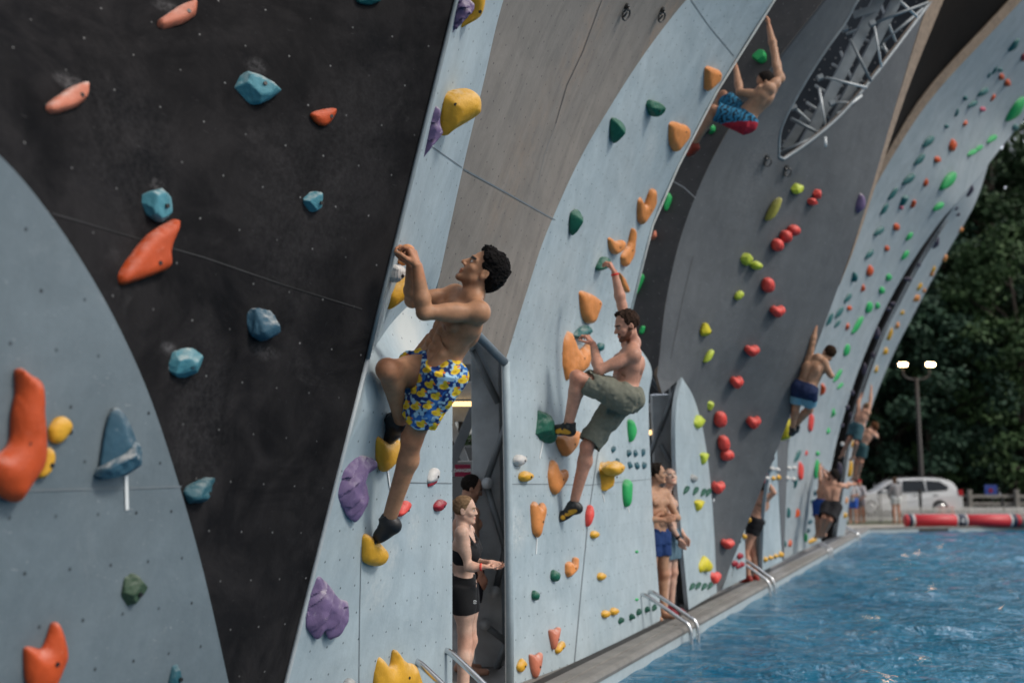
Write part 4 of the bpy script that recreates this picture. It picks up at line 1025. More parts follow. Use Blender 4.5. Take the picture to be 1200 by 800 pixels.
# far panels: colour, shape, x, y, w, h, tilt
FAR = [
    ('teal', 'fin', 1188, 53, 10, 17, 10), ('teal', 'tri', 1165, 83, 8, 16, 25), ('teal', 'tri', 1159, 88, 7, 8, 10), ('teal', 'fin', 1151, 108, 11, 12, 10), ('teal', 'fin', 1139, 122, 10, 10, 10),
    ('teal', 'oval', 1131, 115, 5, 6, 0), ('teal', 'tri', 1120, 133, 8, 13, 20), ('teal', 'fin', 1087, 166, 12, 15, 5), ('teal', 'fin', 1077, 187, 10, 15, 10), ('teal', 'fin', 1064, 210, 12, 15, 10),
    ('teal', 'fin', 1046, 227, 8, 17, 15), ('teal', 'tri', 1058, 235, 16, 17, 25), ('teal', 'fin', 1036, 245, 8, 14, 5), ('teal', 'fin', 1029, 271, 11, 12, 5), ('teal', 'fin', 1018, 298, 9, 12, 5),
    ('teal', 'tri', 1000, 326, 17, 15, 20), ('teal', 'fin', 993, 349, 8, 12, 5), ('teal', 'fin', 983, 366, 8, 15, 10), ('teal', 'fin', 972, 374, 7, 16, 5), ('teal', 'fin', 981, 379, 6, 11, 10), ('teal', 'oval', 1172, 82, 6, 5, 0), ('teal', 'oval', 1189, 149, 8, 9, 0), ('teal', 'oval', 1109, 148, 5, 5, 0),
    ('red_orange', 'oval', 1173, 90, 7, 8, 0), ('red_orange', 'oval', 1180, 97, 8, 9, 0), ('red_orange', 'blob', 1163, 115, 8, 11, 20), ('red_orange', 'blob', 1131, 145, 12, 11, 0), ('red_orange', 'slug', 1116, 170, 9, 14, 15), ('red_orange', 'oval', 1098, 187, 8, 8, 0),
    ('red_orange', 'blob', 1085, 214, 10, 12, 10), ('red_orange', 'blob', 1070, 240, 11, 12, 0), ('red_orange', 'oval', 1050, 266, 8, 9, 0), ('red_orange', 'oval', 1039, 291, 6, 7, 0), ('red_orange', 'slug', 1019, 317, 8, 13, 15), ('red_orange', 'blob', 1011, 338, 9, 14, 0), ('red_orange', 'oval', 995, 361, 6, 6, 0), ('red_orange', 'blob', 993, 382, 8, 12, 0),
    ('red_orange', 'blob', 964, 457, 12, 23, 0), ('red', 'slug', 950, 494, 7, 22, 5), ('red', 'blob', 945, 531, 6, 12, 0), ('red', 'slug', 938, 551, 7, 21, 0), ('red_orange', 'blob', 935, 601, 10, 18, 0), ('red_orange', 'blob', 926, 636, 10, 10, 0),
    ('pink', 'oval', 1151, 128, 8, 6, 0), ('pink', 'oval', 1056, 243, 5, 5, 0), ('maroon', 'oval', 1199, 67, 6, 11, 0),
    ('bright_green', 'fin', 1189, 128, 18, 32, 10), ('bright_green', 'fin', 1161, 163, 12, 11, 0), ('bright_green', 'fin', 1146, 174, 9, 11, 10), ('bright_green', 'fin', 1138, 179, 10, 10, 10), ('bright_green', 'fin', 1110, 212, 17, 22, 0), ('bright_green', 'fin', 1099, 242, 11, 12, 10), ('bright_green', 'fin', 1065, 277, 8, 10, 0),
    ('bright_green', 'fin', 1060, 299, 8, 12, 5), ('bright_green', 'oval', 1041, 325, 7, 9, 15), ('bright_green', 'oval', 1033, 340, 7, 9, 0), ('bright_green', 'oval', 1018, 360, 8, 14, 15), ('bright_green', 'fin', 1004, 381, 9, 24, 15), ('bright_green', 'oval', 1028, 358, 6, 8, 0),
    ('bright_green', 'oval', 992, 410, 7, 15, 15), ('bright_green', 'fin', 981, 440, 7, 18, 15), ('bright_green', 'fin', 984, 452, 6, 9, 10), ('bright_green', 'blob', 976, 484, 9, 14, 10), ('bright_green', 'tri', 971, 505, 8, 11, 0), ('bright_green', 'slug', 957, 549, 7, 22, 8), ('bright_green', 'oval', 958, 531, 4, 6, 0), ('bright_green', 'slug', 944, 629, 4, 11, 0),
    ('teal', 'fin', 934, 534, 7, 16, 5), ('teal', 'tri', 931, 566, 8, 32, 10), ('teal', 'slug', 924, 600, 4, 12, 0), ('teal', 'tri', 920, 637, 4, 12, 0), ('petrol', 'oval', 949, 611, 5, 7, 30), ('petrol', 'oval', 947, 621, 4, 6, 0), ('petrol', 'oval', 955, 577, 4, 7, 0), ('petrol', 'oval', 952, 587, 4, 5, 0),
    ('yellow', 'slug', 951, 633, 14, 6, -25), ('white', 'oval', 925, 548, 6, 4, 0), ('white', 'oval', 931, 548, 5, 4, 0), ('white', 'oval', 923, 560, 6, 5, 0), ('white', 'oval', 930, 561, 5, 5, 0),
]
FAR2 = [
    ('orange', 'oval', 1125, 269, 8, 7, 0), ('orange', 'blob', 1106, 302, 11, 10, 0), ('yellow', 'blob', 1093, 315, 8, 10, 0), ('orange', 'oval', 1091, 320, 7, 8, 0), ('yellow', 'blob', 1076, 336, 10, 12, 20), ('orange', 'slug', 1072, 349, 13, 9, -10), ('orange', 'oval', 1082, 340, 6, 6, 0),
    ('yellow', 'slug', 1056, 366, 8, 6, -10), ('orange', 'blob', 1050, 381, 9, 13, 0), ('yellow', 'slug', 1042, 390, 8, 16, 12), ('yellow', 'slug', 1036, 411, 10, 9, -15), ('yellow', 'blob', 1026, 432, 10, 15, 0), ('yellow', 'blob', 998, 520, 7, 11, 0), ('yellow', 'slug', 995, 547, 9, 22, 0),
    ('orange', 'oval', 993, 568, 6, 9, 0), ('orange', 'oval', 991, 586, 6, 8, 0), ('yellow', 'slug', 989, 603, 8, 7, 0),
    ('dark_purple', 'slug', 1136, 223, 9, 15, 30), ('dark_purple', 'oval', 1120, 244, 6, 5, 0), ('dark_purple', 'oval', 1122, 251, 7, 5, 0), ('dark_purple', 'blob', 1096, 284, 12, 18, 25), ('dark_purple', 'oval', 1076, 310, 7, 6, 0), ('dark_purple', 'slug', 1064, 327, 11, 5, 0), ('dark_purple', 'oval', 1046, 356, 7, 5, 0), ('dark_purple', 'oval', 1041, 362, 6, 5, 0),
    ('dark_purple', 'blob', 1028, 391, 9, 19, 0), ('dark_purple', 'oval', 1023, 416, 5, 7, 0), ('dark_purple', 'tri', 1013, 431, 8, 17, 180), ('dark_purple', 'oval', 999, 460, 5, 6, 0), ('dark_purple', 'oval', 993, 477, 5, 6, 0), ('dark_purple', 'oval', 987, 498, 4, 5, 0), ('dark_purple', 'slug', 984, 548, 6, 14, 0), ('white', 'oval', 987, 520, 5, 5, 0), ('dark_purple', 'oval', 997, 487, 4, 8, 0),
]
NEARFOOT = [
    (pI, 'dark_purple', 'tri', 902, 539, 11, 15, 10), (pI, 'maroon', 'slug', 897, 552, 5, 8, 0), (pI, 'maroon', 'slug', 893, 563, 6, 6, 0), (pI, 'lime', 'oval', 887, 574, 5, 5, 0), (pI, 'yellow', 'oval', 878, 609, 5, 5, 0), (pI, 'yellow', 'slug', 872, 628, 5, 6, 0), (pI, 'petrol', 'tri', 867, 634, 6, 7, 0),
    (pI, 'maroon', 'oval', 861, 660, 6, 8, 20), (pI, 'maroon', 'oval', 867, 651, 7, 8, 20), (pI, 'maroon', 'oval', 869, 661, 6, 7, 20), (pI, 'maroon', 'oval', 865, 663, 4, 7, 20),
    (pI2, 'white', 'oval', 905, 549, 6, 5, 0), (pI2, 'white', 'oval', 911, 550, 5, 5, 0), (pI2, 'white', 'oval', 899, 560, 6, 5, 0), (pI2, 'yellow', 'oval', 906, 560, 5, 5, 0), (pI2, 'yellow', 'oval', 912, 559, 5, 6, 0),
    (pI2, 'yellow', 'oval', 897, 655, 5, 6, 0), (pI2, 'yellow', 'oval', 903, 653, 6, 5, 0), (pI2, 'yellow', 'oval', 909, 651, 5, 5, 0), (pI2, 'yellow', 'slug', 915, 649, 6, 7, 0),
]
CNAME = {'teal': 'teal', 'red_orange': 'orange-red', 'red': 'red', 'pink': 'pink', 'maroon': 'dark red', 'bright_green': 'bright green', 'petrol': 'dark petrol', 'yellow': 'yellow', 'white': 'white', 'orange': 'orange', 'dark_purple': 'dark purple', 'lime': 'lime'}
SNAME = {'fin': 'fin-shaped', 'tri': 'wedge-shaped', 'oval': 'round', 'blob': 'lumpy', 'slug': 'bar-shaped', 'pebble': 'pebble', 'heart': 'heart-shaped'}
ORD = ['topmost', 'second', 'third', 'fourth', 'fifth', 'sixth', 'seventh', 'eighth', 'ninth', 'tenth', 'eleventh', 'twelfth', 'thirteenth', 'fourteenth', 'fifteenth', 'sixteenth', 'seventeenth', 'eighteenth', 'nineteenth', 'twentieth']
def far_batch(items, where, group):
    items = sorted(items, key=lambda r: r[4])
    cnt = {}; tot = {}
    for it in items: tot[(it[1], it[2])] = tot.get((it[1], it[2]), 0) + 1
    for (pn, col, kind, x, y, w, h, rot) in items:
        k = (col, kind); i = cnt.get(k, 0); cnt[k] = i + 1
        nm = CNAME[col] + ' ' + SNAME[kind]
        if tot[k] == 1: lab = 'only %s hold %s' % (nm, where)
        elif i == 0: lab = 'topmost %s hold %s' % (nm, where)
        else: lab = '%s %s hold from the top %s' % (ORD[i], nm, where)
        H_(pn, shape(kind, x, y, w, h, rot), col, lab, res=14 if max(w, h) < 14 else 20, lift=1.3 if pn is pJ2 else .5, face=.7 if pn is pJ2 else .12, style='rock' if kind in ('tri', 'blob') else 'round', group=group, H=max(.03, .32 * min(w, h) / FPX * pn.t(x, y)))
far_batch([(pJ,) + r for r in FAR], 'on the tall far pale panel', 'holds on the tall far pale panel')
far_batch([(pJ2,) + r for r in FAR2], 'on the farthest pale panel', 'holds on the farthest pale panel')
far_batch([r for r in NEARFOOT if r[0] is pI], 'on the pale sliver under the slate panel', 'holds on the pale sliver panel')
far_batch([r for r in NEARFOOT if r[0] is pI2], 'on the narrow panel beside the dark slot', 'holds beside the dark slot')
H_(pI0, [(1000, 236), (1006, 226), (1012, 231), (1012, 243), (1003, 250), (999, 244)], 'purple', 'pale mauve hold on the plywood fin at the edge of the slate panel', H=.10, anchor=(1008, 262))
H_(pW, [(908, 512), (911, 495), (922, 490), (926, 500), (921, 513), (913, 516)], 'lemon', 'big round yellow hold under the feet of the climber in navy and light blue shorts', H=.25, anchor=(915, 512), lift=.8)
# small hangers with rings screwed to the panels
M_ring = simple_mat('ring_steel', (.10, .10, .10), .35, .9)
def hanger(panel, x, y, label, s=1.0):
    p = panel.at(x, y); n = panel.normal(x, y); a = nrm(np.cross(n, ZU)); b = np.cross(a, n)
    mb = MB().tube([p, p + n * .02 * s], .022 * s, 10)
    o = mesh_obj('bolt_hanger', np.array(mb.v), mb.f, M_ring); tag(o, label, 'bolt hanger')
    for k in (-1, 1):
        c = p + n * .03 * s - b * .045 * s + a * .02 * k * s
        pts = [c + (a * .6 * math.cos(q) + n * .4 * math.cos(q) * k + b * math.sin(q)) * .04 * s for q in np.linspace(0, 2 * math.pi, 14)]
        MB().tube(pts, .007 * s, 6).obj('ring', M_ring, o, True)
    return o
hanger(pD, 733, 7, 'dark ring hanger at the top of the taupe panel, nearer its groove', 1.2)
hanger(pD, 775, 11, 'dark ring hanger at the top of the taupe panel, nearer the pale panel', 1.2)
hanger(pG, 898, 184, 'ring hanger left of the boat-shaped opening\'s tip', 1.3)
hanger(pG, 921, 196, 'ring hanger just under the boat-shaped opening\'s tip', 1.3)
# white tape marks under the start holds
M_tape = simple_mat('white_tape', (.74, .76, .76), .5, var=.05)
def tape(panel, a, b, w, label):
    a, b = np.array(a, float), np.array(b, float)
    pa, pb = panel.at(*a, .004), panel.at(*b, .004); n = panel.normal(*a)
    mb = MB().beam(pa, pb, w, .002, up=n)
    tag(mb.obj('tape_strip', M_tape), label, 'tape', 'white tape marks under start holds')
tape(pA, (140, 556), (141, 596), .016, 'white tape strip under the dark blue winged hold')
tape(pC2, (453, 545), (457, 574), .014, 'white tape strip under the yellow hooked foot hold')
tape(pE, (636, 518), (632, 537), .016, 'white tape strip under the marbled green rock hold')
tape(pE, (629, 631), (628, 649), .016, 'white tape strip under the orange notched hold')
tape(pE, (706, 578), (708, 588), .018, 'white tape strip under the big lumpy yellow hold')
tape(pE, (735, 592), (737, 600), .018, 'white tape strip under the lower bright green slab')
tape(pG, (838, 577), (836, 587), .03, 'white tape strip under the red hold of the slate panel')

# ------------------------------------------------------------------ people
M_skin = paint_mat('skin', .50, .10, .22, 170, .35, .17)
M_skin_far = paint_mat('skin', .55, 0, .05, 60, .3, .06)
M_hair = paint_mat('hair', .85, 0, 1.0, 170, .12, .4)
M_cloth = paint_mat('cloth', .8, 0, .35, 190, .25, .14)
M_shoe = paint_mat('shoe_rubber', .45, 0, .25, 120, .4, .15)
SK_TAN = (.43, .22, .122); SK_FAIR = (.50, .27, .185); SK_PALE = (.58, .37, .28); SK_MID = (.43, .24, .15)

def rot_about(v, axis, ang):
    axis = nrm(axis); c, s = math.cos(ang), math.sin(ang)
    return v * c + np.cross(axis, v) * s + axis * (axis @ v) * (1 - c)

def hand_prims(w, d, pn, thumb=1, curl=(20, 30, 25), sc=1.0, splay=7):
    """palm, four unequal fingers in three bones each, thumb from the side of the palm; curls towards pn"""
    d = nrm(d); pn = nrm(pn - d * (pn @ d)); a = np.cross(d, pn)          # a points across the knuckles
    pr = []
    L = [.074, .083, .077, .060]; R = [.0086, .0089, .0085, .0076]; pl = [.084, .088, .083, .076]
    for i in range(4):
        o = a * thumb * (1.5 - i) * .0215 * sc
        base = w + d * .012 * sc + o * .62
        kn = w + d * pl[i] * sc + o - pn * .002
        pr.append(Cap(base, kn, .0145 * sc, .0112 * sc, .007))
        dirv = rot_about(d, pn, math.radians(-thumb * (1.5 - i) * splay * -1))
        p = kn; ax = np.cross(dirv, pn); tot = 0
        for seg, fr in enumerate((.45, .31, .24)):
            tot += curl[seg] * (1 + .06 * i)
            q = p + rot_about(dirv, ax, math.radians(tot)) * L[i] * fr * sc
            pr.append(Cap(p, q, R[i] * sc * (1 - .08 * seg), R[i] * sc * (1 - .08 * (seg + 1)), .003))
            p = q
    b = w + d * .022 * sc + a * thumb * .020 * sc + pn * .006
    d1 = nrm(d * .62 + a * thumb * .72 + pn * .34)
    k1 = b + d1 * .042 * sc; d2 = nrm(d * .85 + a * thumb * .28 + pn * .45); k2 = k1 + d2 * .032 * sc; k3 = k2 + nrm(d2 + pn * .3) * .025 * sc
    pr += [Cap(b, k1, .0155 * sc, .0125 * sc, .008), Cap(k1, k2, .0115 * sc, .0105 * sc, .003), Cap(k2, k3, .0105 * sc, .0085 * sc, .003)]
    return pr

def head_prims(c, f, u, sc=1.0, detail=True, female=False):
    f = nrm(f); u = nrm(u - f * (u @ f)); s = np.cross(u, f)             # s: the person's left
    ax = np.array([s, f, u])
    def L(x, y, z): return c + (s * x + f * y + u * z) * sc
    j = .9 if female else 1.0
    pr = [Ell(L(0, -.012, .030), ax, np.array([.076, .096, .088]) * sc, .02),
          Ell(L(0, .028, -.035), ax, np.array([.060 * j, .060, .078]) * sc, .03),
          Cap(L(.050 * j, .005, -.055), L(.018 * j, .070, -.098), .017 * sc, .016 * sc, .02), Cap(L(-.050 * j, .005, -.055), L(-.018 * j, .070, -.098), .017 * sc, .016 * sc, .02),
          Ell(L(0, .074, -.100), ax, np.array([.020, .017, .016]) * sc, .015)]
    for k in (-1, 1):
        br = .0075 if female else .011
        pr += [Cap(L(k * .012, .083 - (.003 if female else 0), .024), L(k * .045, .066, .020), br * sc, br * sc, .012),
               Ell(L(k * .043, .058, -.022), ax, np.array([.020, .017, .015]) * sc, .02)]
    nk = .82 if female else 1.0
    pr += [Cap(L(0, .086, .008), L(0, .088 + .019 * nk, -.026), .0085 * sc * nk, .0112 * sc * nk, .010)]
    for k in (-1, 1):
        pr.append(Ell(L(k * .011, .096, -.031), ax, np.array([.008, .010, .007]) * sc, .006))
    pr += [Ell(L(0, .084, -.060), ax, np.array([.024, .012, .0065]) * sc, .007), Ell(L(0, .083, -.073), ax, np.array([.020, .011, .0075]) * sc, .007)]
    if detail:
        for k in (-1, 1):
            pr.append(Ell(L(k * .031, .091, .003), ax, np.array([.014, .010, .009]) * sc, .008, '-'))
            pr.append(Ell(L(k * .031, .0745, .003), ax, np.array([.0125, .0125, .0115]) * sc, .003))
        pr.append(Cap(L(-.022, .096, -.0665), L(.022, .096, -.0665), .0025 * sc, .0025 * sc, .004, '-'))
    for k in (-1, 1):
        pr.append(Ell(L(k * .077, -.008, -.006), np.array([nrm(s + f * .35 * k), nrm(f - s * .35 * k), u]), np.array([.009, .021, .033]) * sc, .008))
        if detail: pr.append(Ell(L(k * .086, -.002, -.004), ax, np.array([.006, .010, .017]) * sc, .004, '-'))
    return pr, L, ax

def face_paint(L, ax, sc, skin, brow, soft=False, eye=(.05, .03, .02), lip=None, beard=None, stubble=None):
    lip = lip or tuple(q * w for q, w in zip(skin, (.92, .66, .64)))
    pt = []
    if stubble: pt.append((Ell(L(0, .05, -.085), ax, np.array([.062, .05, .045]) * sc, .02), stubble, .012))
    if beard:
        pt += [(Ell(L(0, .055, -.098), ax, np.array([.058, .052, .040]) * sc), beard, .010), (Cap(L(.068, .0, -.03), L(.045, .04, -.085), .018 * sc), beard, .01), (Cap(L(-.068, .0, -.03), L(-.045, .04, -.085), .018 * sc), beard, .01), (Cap(L(-.028, .088, -.047), L(.028, .088, -.047), .008 * sc), beard, .006)]
    pt += [(Ell(L(0, .09, -.066), ax, np.array([.024, .016, .013]) * sc), lip, .003), (Cap(L(-.023, .098, -.0665), L(.023, .098, -.0665), .0022 * sc), tuple(q * .25 for q in skin), .003)]
    for k in (-1, 1):
        pt += [(Ell(L(k * .031, .082, .003), ax, np.array([.016, .012, .0105]) * sc), tuple(q * (.7 if soft else .45) for q in skin), .003),
               (Ell(L(k * .031, .082, .003), ax, np.array([.0125, .012, .0060]) * sc), (.55, .52, .48), .002),
               (Ell(L(k * .031, .088, .003), ax, np.array([.0062, .006, .0062]) * sc), eye, .002),
               (Cap(L(k * .014, .094, .021), L(k * .048, .076, .024), .0055 * sc), brow, .004),
               (Ell(L(k * .008, .106, -.036), ax, np.array([.004, .005, .003]) * sc), tuple(q * .3 for q in skin), .003)]
    return pt

def person(label, J, face, hup, sc=1.0, vox=.006, skin=SK_FAIR, hair=(.02, .015, .012), hands=None, female=False, beard=None, stubble=None, muscle=1.0, group=None, paints=(), extra=(), abs_=False, bulk=1.0, mat=None, feet=True):
    J = {k: np.asarray(v, float) for k, v in J.items()}
    SM = (J['shL'] + J['shR']) / 2; HMid = (J['hpL'] + J['hpR']) / 2
    up = nrm(SM - HMid); le = J['shL'] - J['shR']; le = nrm(le - up * (le @ up)); fw = np.cross(le, up)
    lh = J['hpL'] - J['hpR']; lh = nrm(lh - up * (lh @ up)); fh = np.cross(lh, up)
    ax = np.array([le, fw, up]); axh = np.array([lh, fh, up])
    L = np.linalg.norm(SM - HMid); b = bulk * sc; m = muscle * sc
    fs = .86 if female else 1.0
    mid = nrm(le + lh); fm = np.cross(mid, up)
    pr = [Ell(HMid + up * .035 * sc, axh, np.array([.152, .108 * b / sc, .105]) * sc, .05)]
    for k in (-1, 1):
        pr.append(Cap(HMid + up * .06 * sc + lh * .060 * k * b, HMid + up * L * .50 + mid * .058 * k * b * fs, .088 * b * fs, .088 * b * fs, .05))
    pr.append(Ell(HMid + up * L * .70, ax, np.array([.148 * fs * b / sc, .108 * b / sc, max(.30 * L / sc, .12)]) * sc, .05))
    shw = np.linalg.norm(J['shL'] - J['shR']) / 2
    pr.append(Cap(SM - le * shw * .62 - up * .045 * sc, SM + le * shw * .62 - up * .045 * sc, .070 * m * fs, .070 * m * fs, .05))
    hc = J['head']; hf = nrm(face); hu = nrm(hup - hf * (hup @ hf))
    nb = SM + up * .035 * sc - fw * .012 * sc
    pr.append(Cap(nb, hc - hu * .060 * sc - hf * .022 * sc, .056 * sc * (fs * .95), .052 * sc * (fs * .95), .03))
    for k, sh in ((1, J['shL']), (-1, J['shR'])):
        pr.append(Cap(nb + up * .025 * sc, sh * .78 + SM * .22 + up * .012 * sc, .040 * m * fs, .038 * m * fs, .045))
        pr.append(Ell(sh + up * .0, ax, np.array([.061, .061, .064]) * m * fs, .026))
        if not female:
            pr.append(Ell(SM - up * .105 * sc + le * .072 * k * sc + fw * .082 * b, ax, np.array([.076, .036, .054]) * m, .016))
        pr.append(Cap(sh * .75 + SM * .25 - up * .10 * sc - fw * .02 * sc, HMid + up * L * .48 + le * .082 * k * b * fs, .058 * m * fs, .045 * sc * fs, .05))
        pr.append(Cap(SM - up * .12 * sc + le * .07 * k * sc - fw * .075 * b, HMid + up * L * .4 + le * .035 * k * sc - fw * .07 * sc, .038 * m * fs, .034 * sc, .04))
    if not female:
        pr.append(Cap(HMid + up * L * .12 - fh * .105 * sc, SM - up * .06 * sc - fw * .118 * b, .007, .007, .022, '-'))     # furrow of the spine
        for k in (-1, 1):                                                                                              # shoulder blades, lower ribs
            pr.append(Ell(SM - up * .12 * sc + le * .085 * k * sc - fw * .088 * b, np.array([nrm(le + up * .3 * k), fw, nrm(up - le * .3 * k)]), np.array([.052, .026, .070]) * m, .018))
            pr.append(Cap(SM - up * .16 * sc + le * .02 * k + fw * .120 * b, SM - up * .19 * sc + le * .12 * k * sc + fw * .078 * b, .005, .005, .016, '-'))
            pr.append(Cap(HMid + up * L * .58 + mid * .03 * k + fm * .106 * b, HMid + up * L * .46 + mid * .13 * k * b + fm * .05 * b, .005, .005, .018, '-'))
    if female:
        for k in (-1, 1): pr.append(Ell(SM - up * .155 * sc + le * .065 * k * sc + fw * .088 * b, ax, np.array([.058, .045, .055]) * sc, .03))
    if abs_:
        for r_, z in enumerate((.36, .48, .60)):
            for k in (-1, 1):
                pr.append(Ell(HMid + up * L * z + mid * .034 * k * sc + fm * .090 * b, ax, np.array([.029, .019, .027]) * sc, .008))
        pr.append(Cap(HMid + up * L * .2 + fm * .106 * b, HMid + up * L * .68 + fm * .112 * b, .006, .006, .012, '-'))
        for k in (-1, 1):
            pr.append(Cap(HMid + up * L * .02 + lh * .11 * k * sc + fh * .085 * sc, HMid + up * L * .36 + mid * .115 * k * sc + fm * .052 * sc, .020 * sc, .02 * sc, .025))
    for sd in 'LR':
        sh, el, wr = J['sh' + sd], J['el' + sd], J['wr' + sd]
        pr += [Cap(sh, el, .050 * m * fs, .039 * m * fs, .03)]
        ud, fd = nrm(el - sh), nrm(wr - el)
        bi = nrm(fd - ud * (fd @ ud) + fw * .05)
        ux = np.array([nrm(np.cross(ud, bi)), bi, ud])
        pr += [Ell(sh + (el - sh) * .52 + bi * .014 * m, ux, np.array([.037, .037, .080]) * m * fs, .016), Ell(sh + (el - sh) * .45 - bi * .018 * m, ux, np.array([.037, .035, .088]) * m * fs, .018)]
        pr += [Cap(el, el + (wr - el) * .30, .039 * m * fs, .043 * m * fs, .02), Cap(el + (wr - el) * .30, wr, .043 * m * fs, .0265 * sc * fs, .02)]
        h = (hands or {}).get(sd)
        if h is None:
            h = dict(d=fd, pn=nrm(-le if sd == 'L' else le), curl=(18, 28, 22))
        hd = np.asarray(h['d'], float); pn = np.asarray(h['pn'], float)
        th = h.get('thumb', 1 if sd == 'L' else -1)
        pr += hand_prims(wr, hd, pn, th, h.get('curl', (18, 28, 22)), sc * (.92 if female else 1.0) * h.get('s', 1.0))
        hp, kn, an = J['hp' + sd], J['kn' + sd], J['an' + sd]
        td, sdv = nrm(kn - hp), nrm(an - kn)
        kf = td - sdv
        kf = nrm(kf) if np.linalg.norm(kf) > .15 else fh
        bk = -nrm(kf - sdv * (kf @ sdv))
        pr += [Cap(hp, kn, .090 * sc * (b / sc), .055 * sc, .045), Cap(hp - fh * .045 * sc + up * .02, hp + (kn - hp) * .4, .088 * sc, .075 * sc, .05)]
        pr += [Cap(kn, kn + (an - kn) * .28 + bk * .016 * m, .050 * sc, .055 * m, .03), Cap(kn + (an - kn) * .28 + bk * .016 * m, an, .054 * m, .036 * sc, .03), Cap(kn, an, .046 * sc, .034 * sc, .02), Ell(kn + nrm(kf) * .012 * sc, np.eye(3), np.array([.045, .045, .045]) * sc, .02)]
        if feet:
            to, he = J['to' + sd], J['he' + sd]
            pr += [Cap(an, he, .035 * sc, .030 * sc, .02), Cap(an, he * .45 + to * .55, .032 * sc, .026 * sc, .03), Cap(he * .45 + to * .55, to, .030 * sc, .022 * sc, .02), Cap(he, to, .028 * sc, .024 * sc, .03)]
    hp_, HL, hax = head_prims(hc, hf, hu, sc * (.95 if female else 1.0), vox < .008, female)
    pr += hp_
    v, q = sdf_mesh(pr + list(extra), vox, smooth_it=1)
    pt = [(Cap(J['wr' + s_], J['wr' + s_] + nrm(np.asarray(((hands or {}).get(s_) or dict(d=J['wr' + s_] - J['el' + s_]))['d'], float)) * .2, .06), tuple(c * w for c, w in zip(skin, (1.02, .90, .86))), .03) for s_ in 'LR']
    pt += [(Ell(J['kn' + s_], np.eye(3), np.array([.06, .06, .06])), tuple(c * w for c, w in zip(skin, (1.0, .88, .84))), .04) for s_ in 'LR']
    for k in (-1, 1):
        if not female: pt.append((Ell(SM - up * .135 * sc + le * .092 * k * sc + fw * .12 * b, ax, np.array([.012, .03, .010]) * sc), tuple(c * w for c, w in zip(skin, (.62, .45, .42))), .006))
    pt.append((Ell(HMid + up * L * .26 + fm * .11 * b, ax, np.array([.008, .03, .010]) * sc), tuple(c * .4 for c in skin), .006))
    hs = sc * (.95 if female else 1.0)
    if vox < .0095: pt += face_paint(HL, hax, hs, skin, tuple(c * 1.1 + .005 for c in hair), beard=beard, stubble=stubble, soft=female)
    pt += list(paints)
    o = mesh_obj('person', v, q, mat or (M_skin if vox < .0095 else M_skin_far), smooth=True, vcol=painted(v, skin, pt))
    tag(o, label, 'person', group)
    ctx = dict(o=o, J=J, SM=SM, HM=HMid, up=up, le=le, fw=fw, lh=lh, fh=fh, L=L, sc=sc, b=b, HL=HL, hax=hax, vox=vox, hs=hs, hair=hair, head=hc, hf=hf, hu=hu, m=m)
    return ctx

def part(ctx, name, prims, vox, base, mat, paints=(), noise=None, label=None, colf=None):
    v, q = sdf_mesh(prims, vox, noise)
    col = painted(v, base, paints)
    if colf is not None: col = colf(v, col)
    return tag(mesh_obj(name, v, q, mat, ctx['o'], True, vcol=col), label)

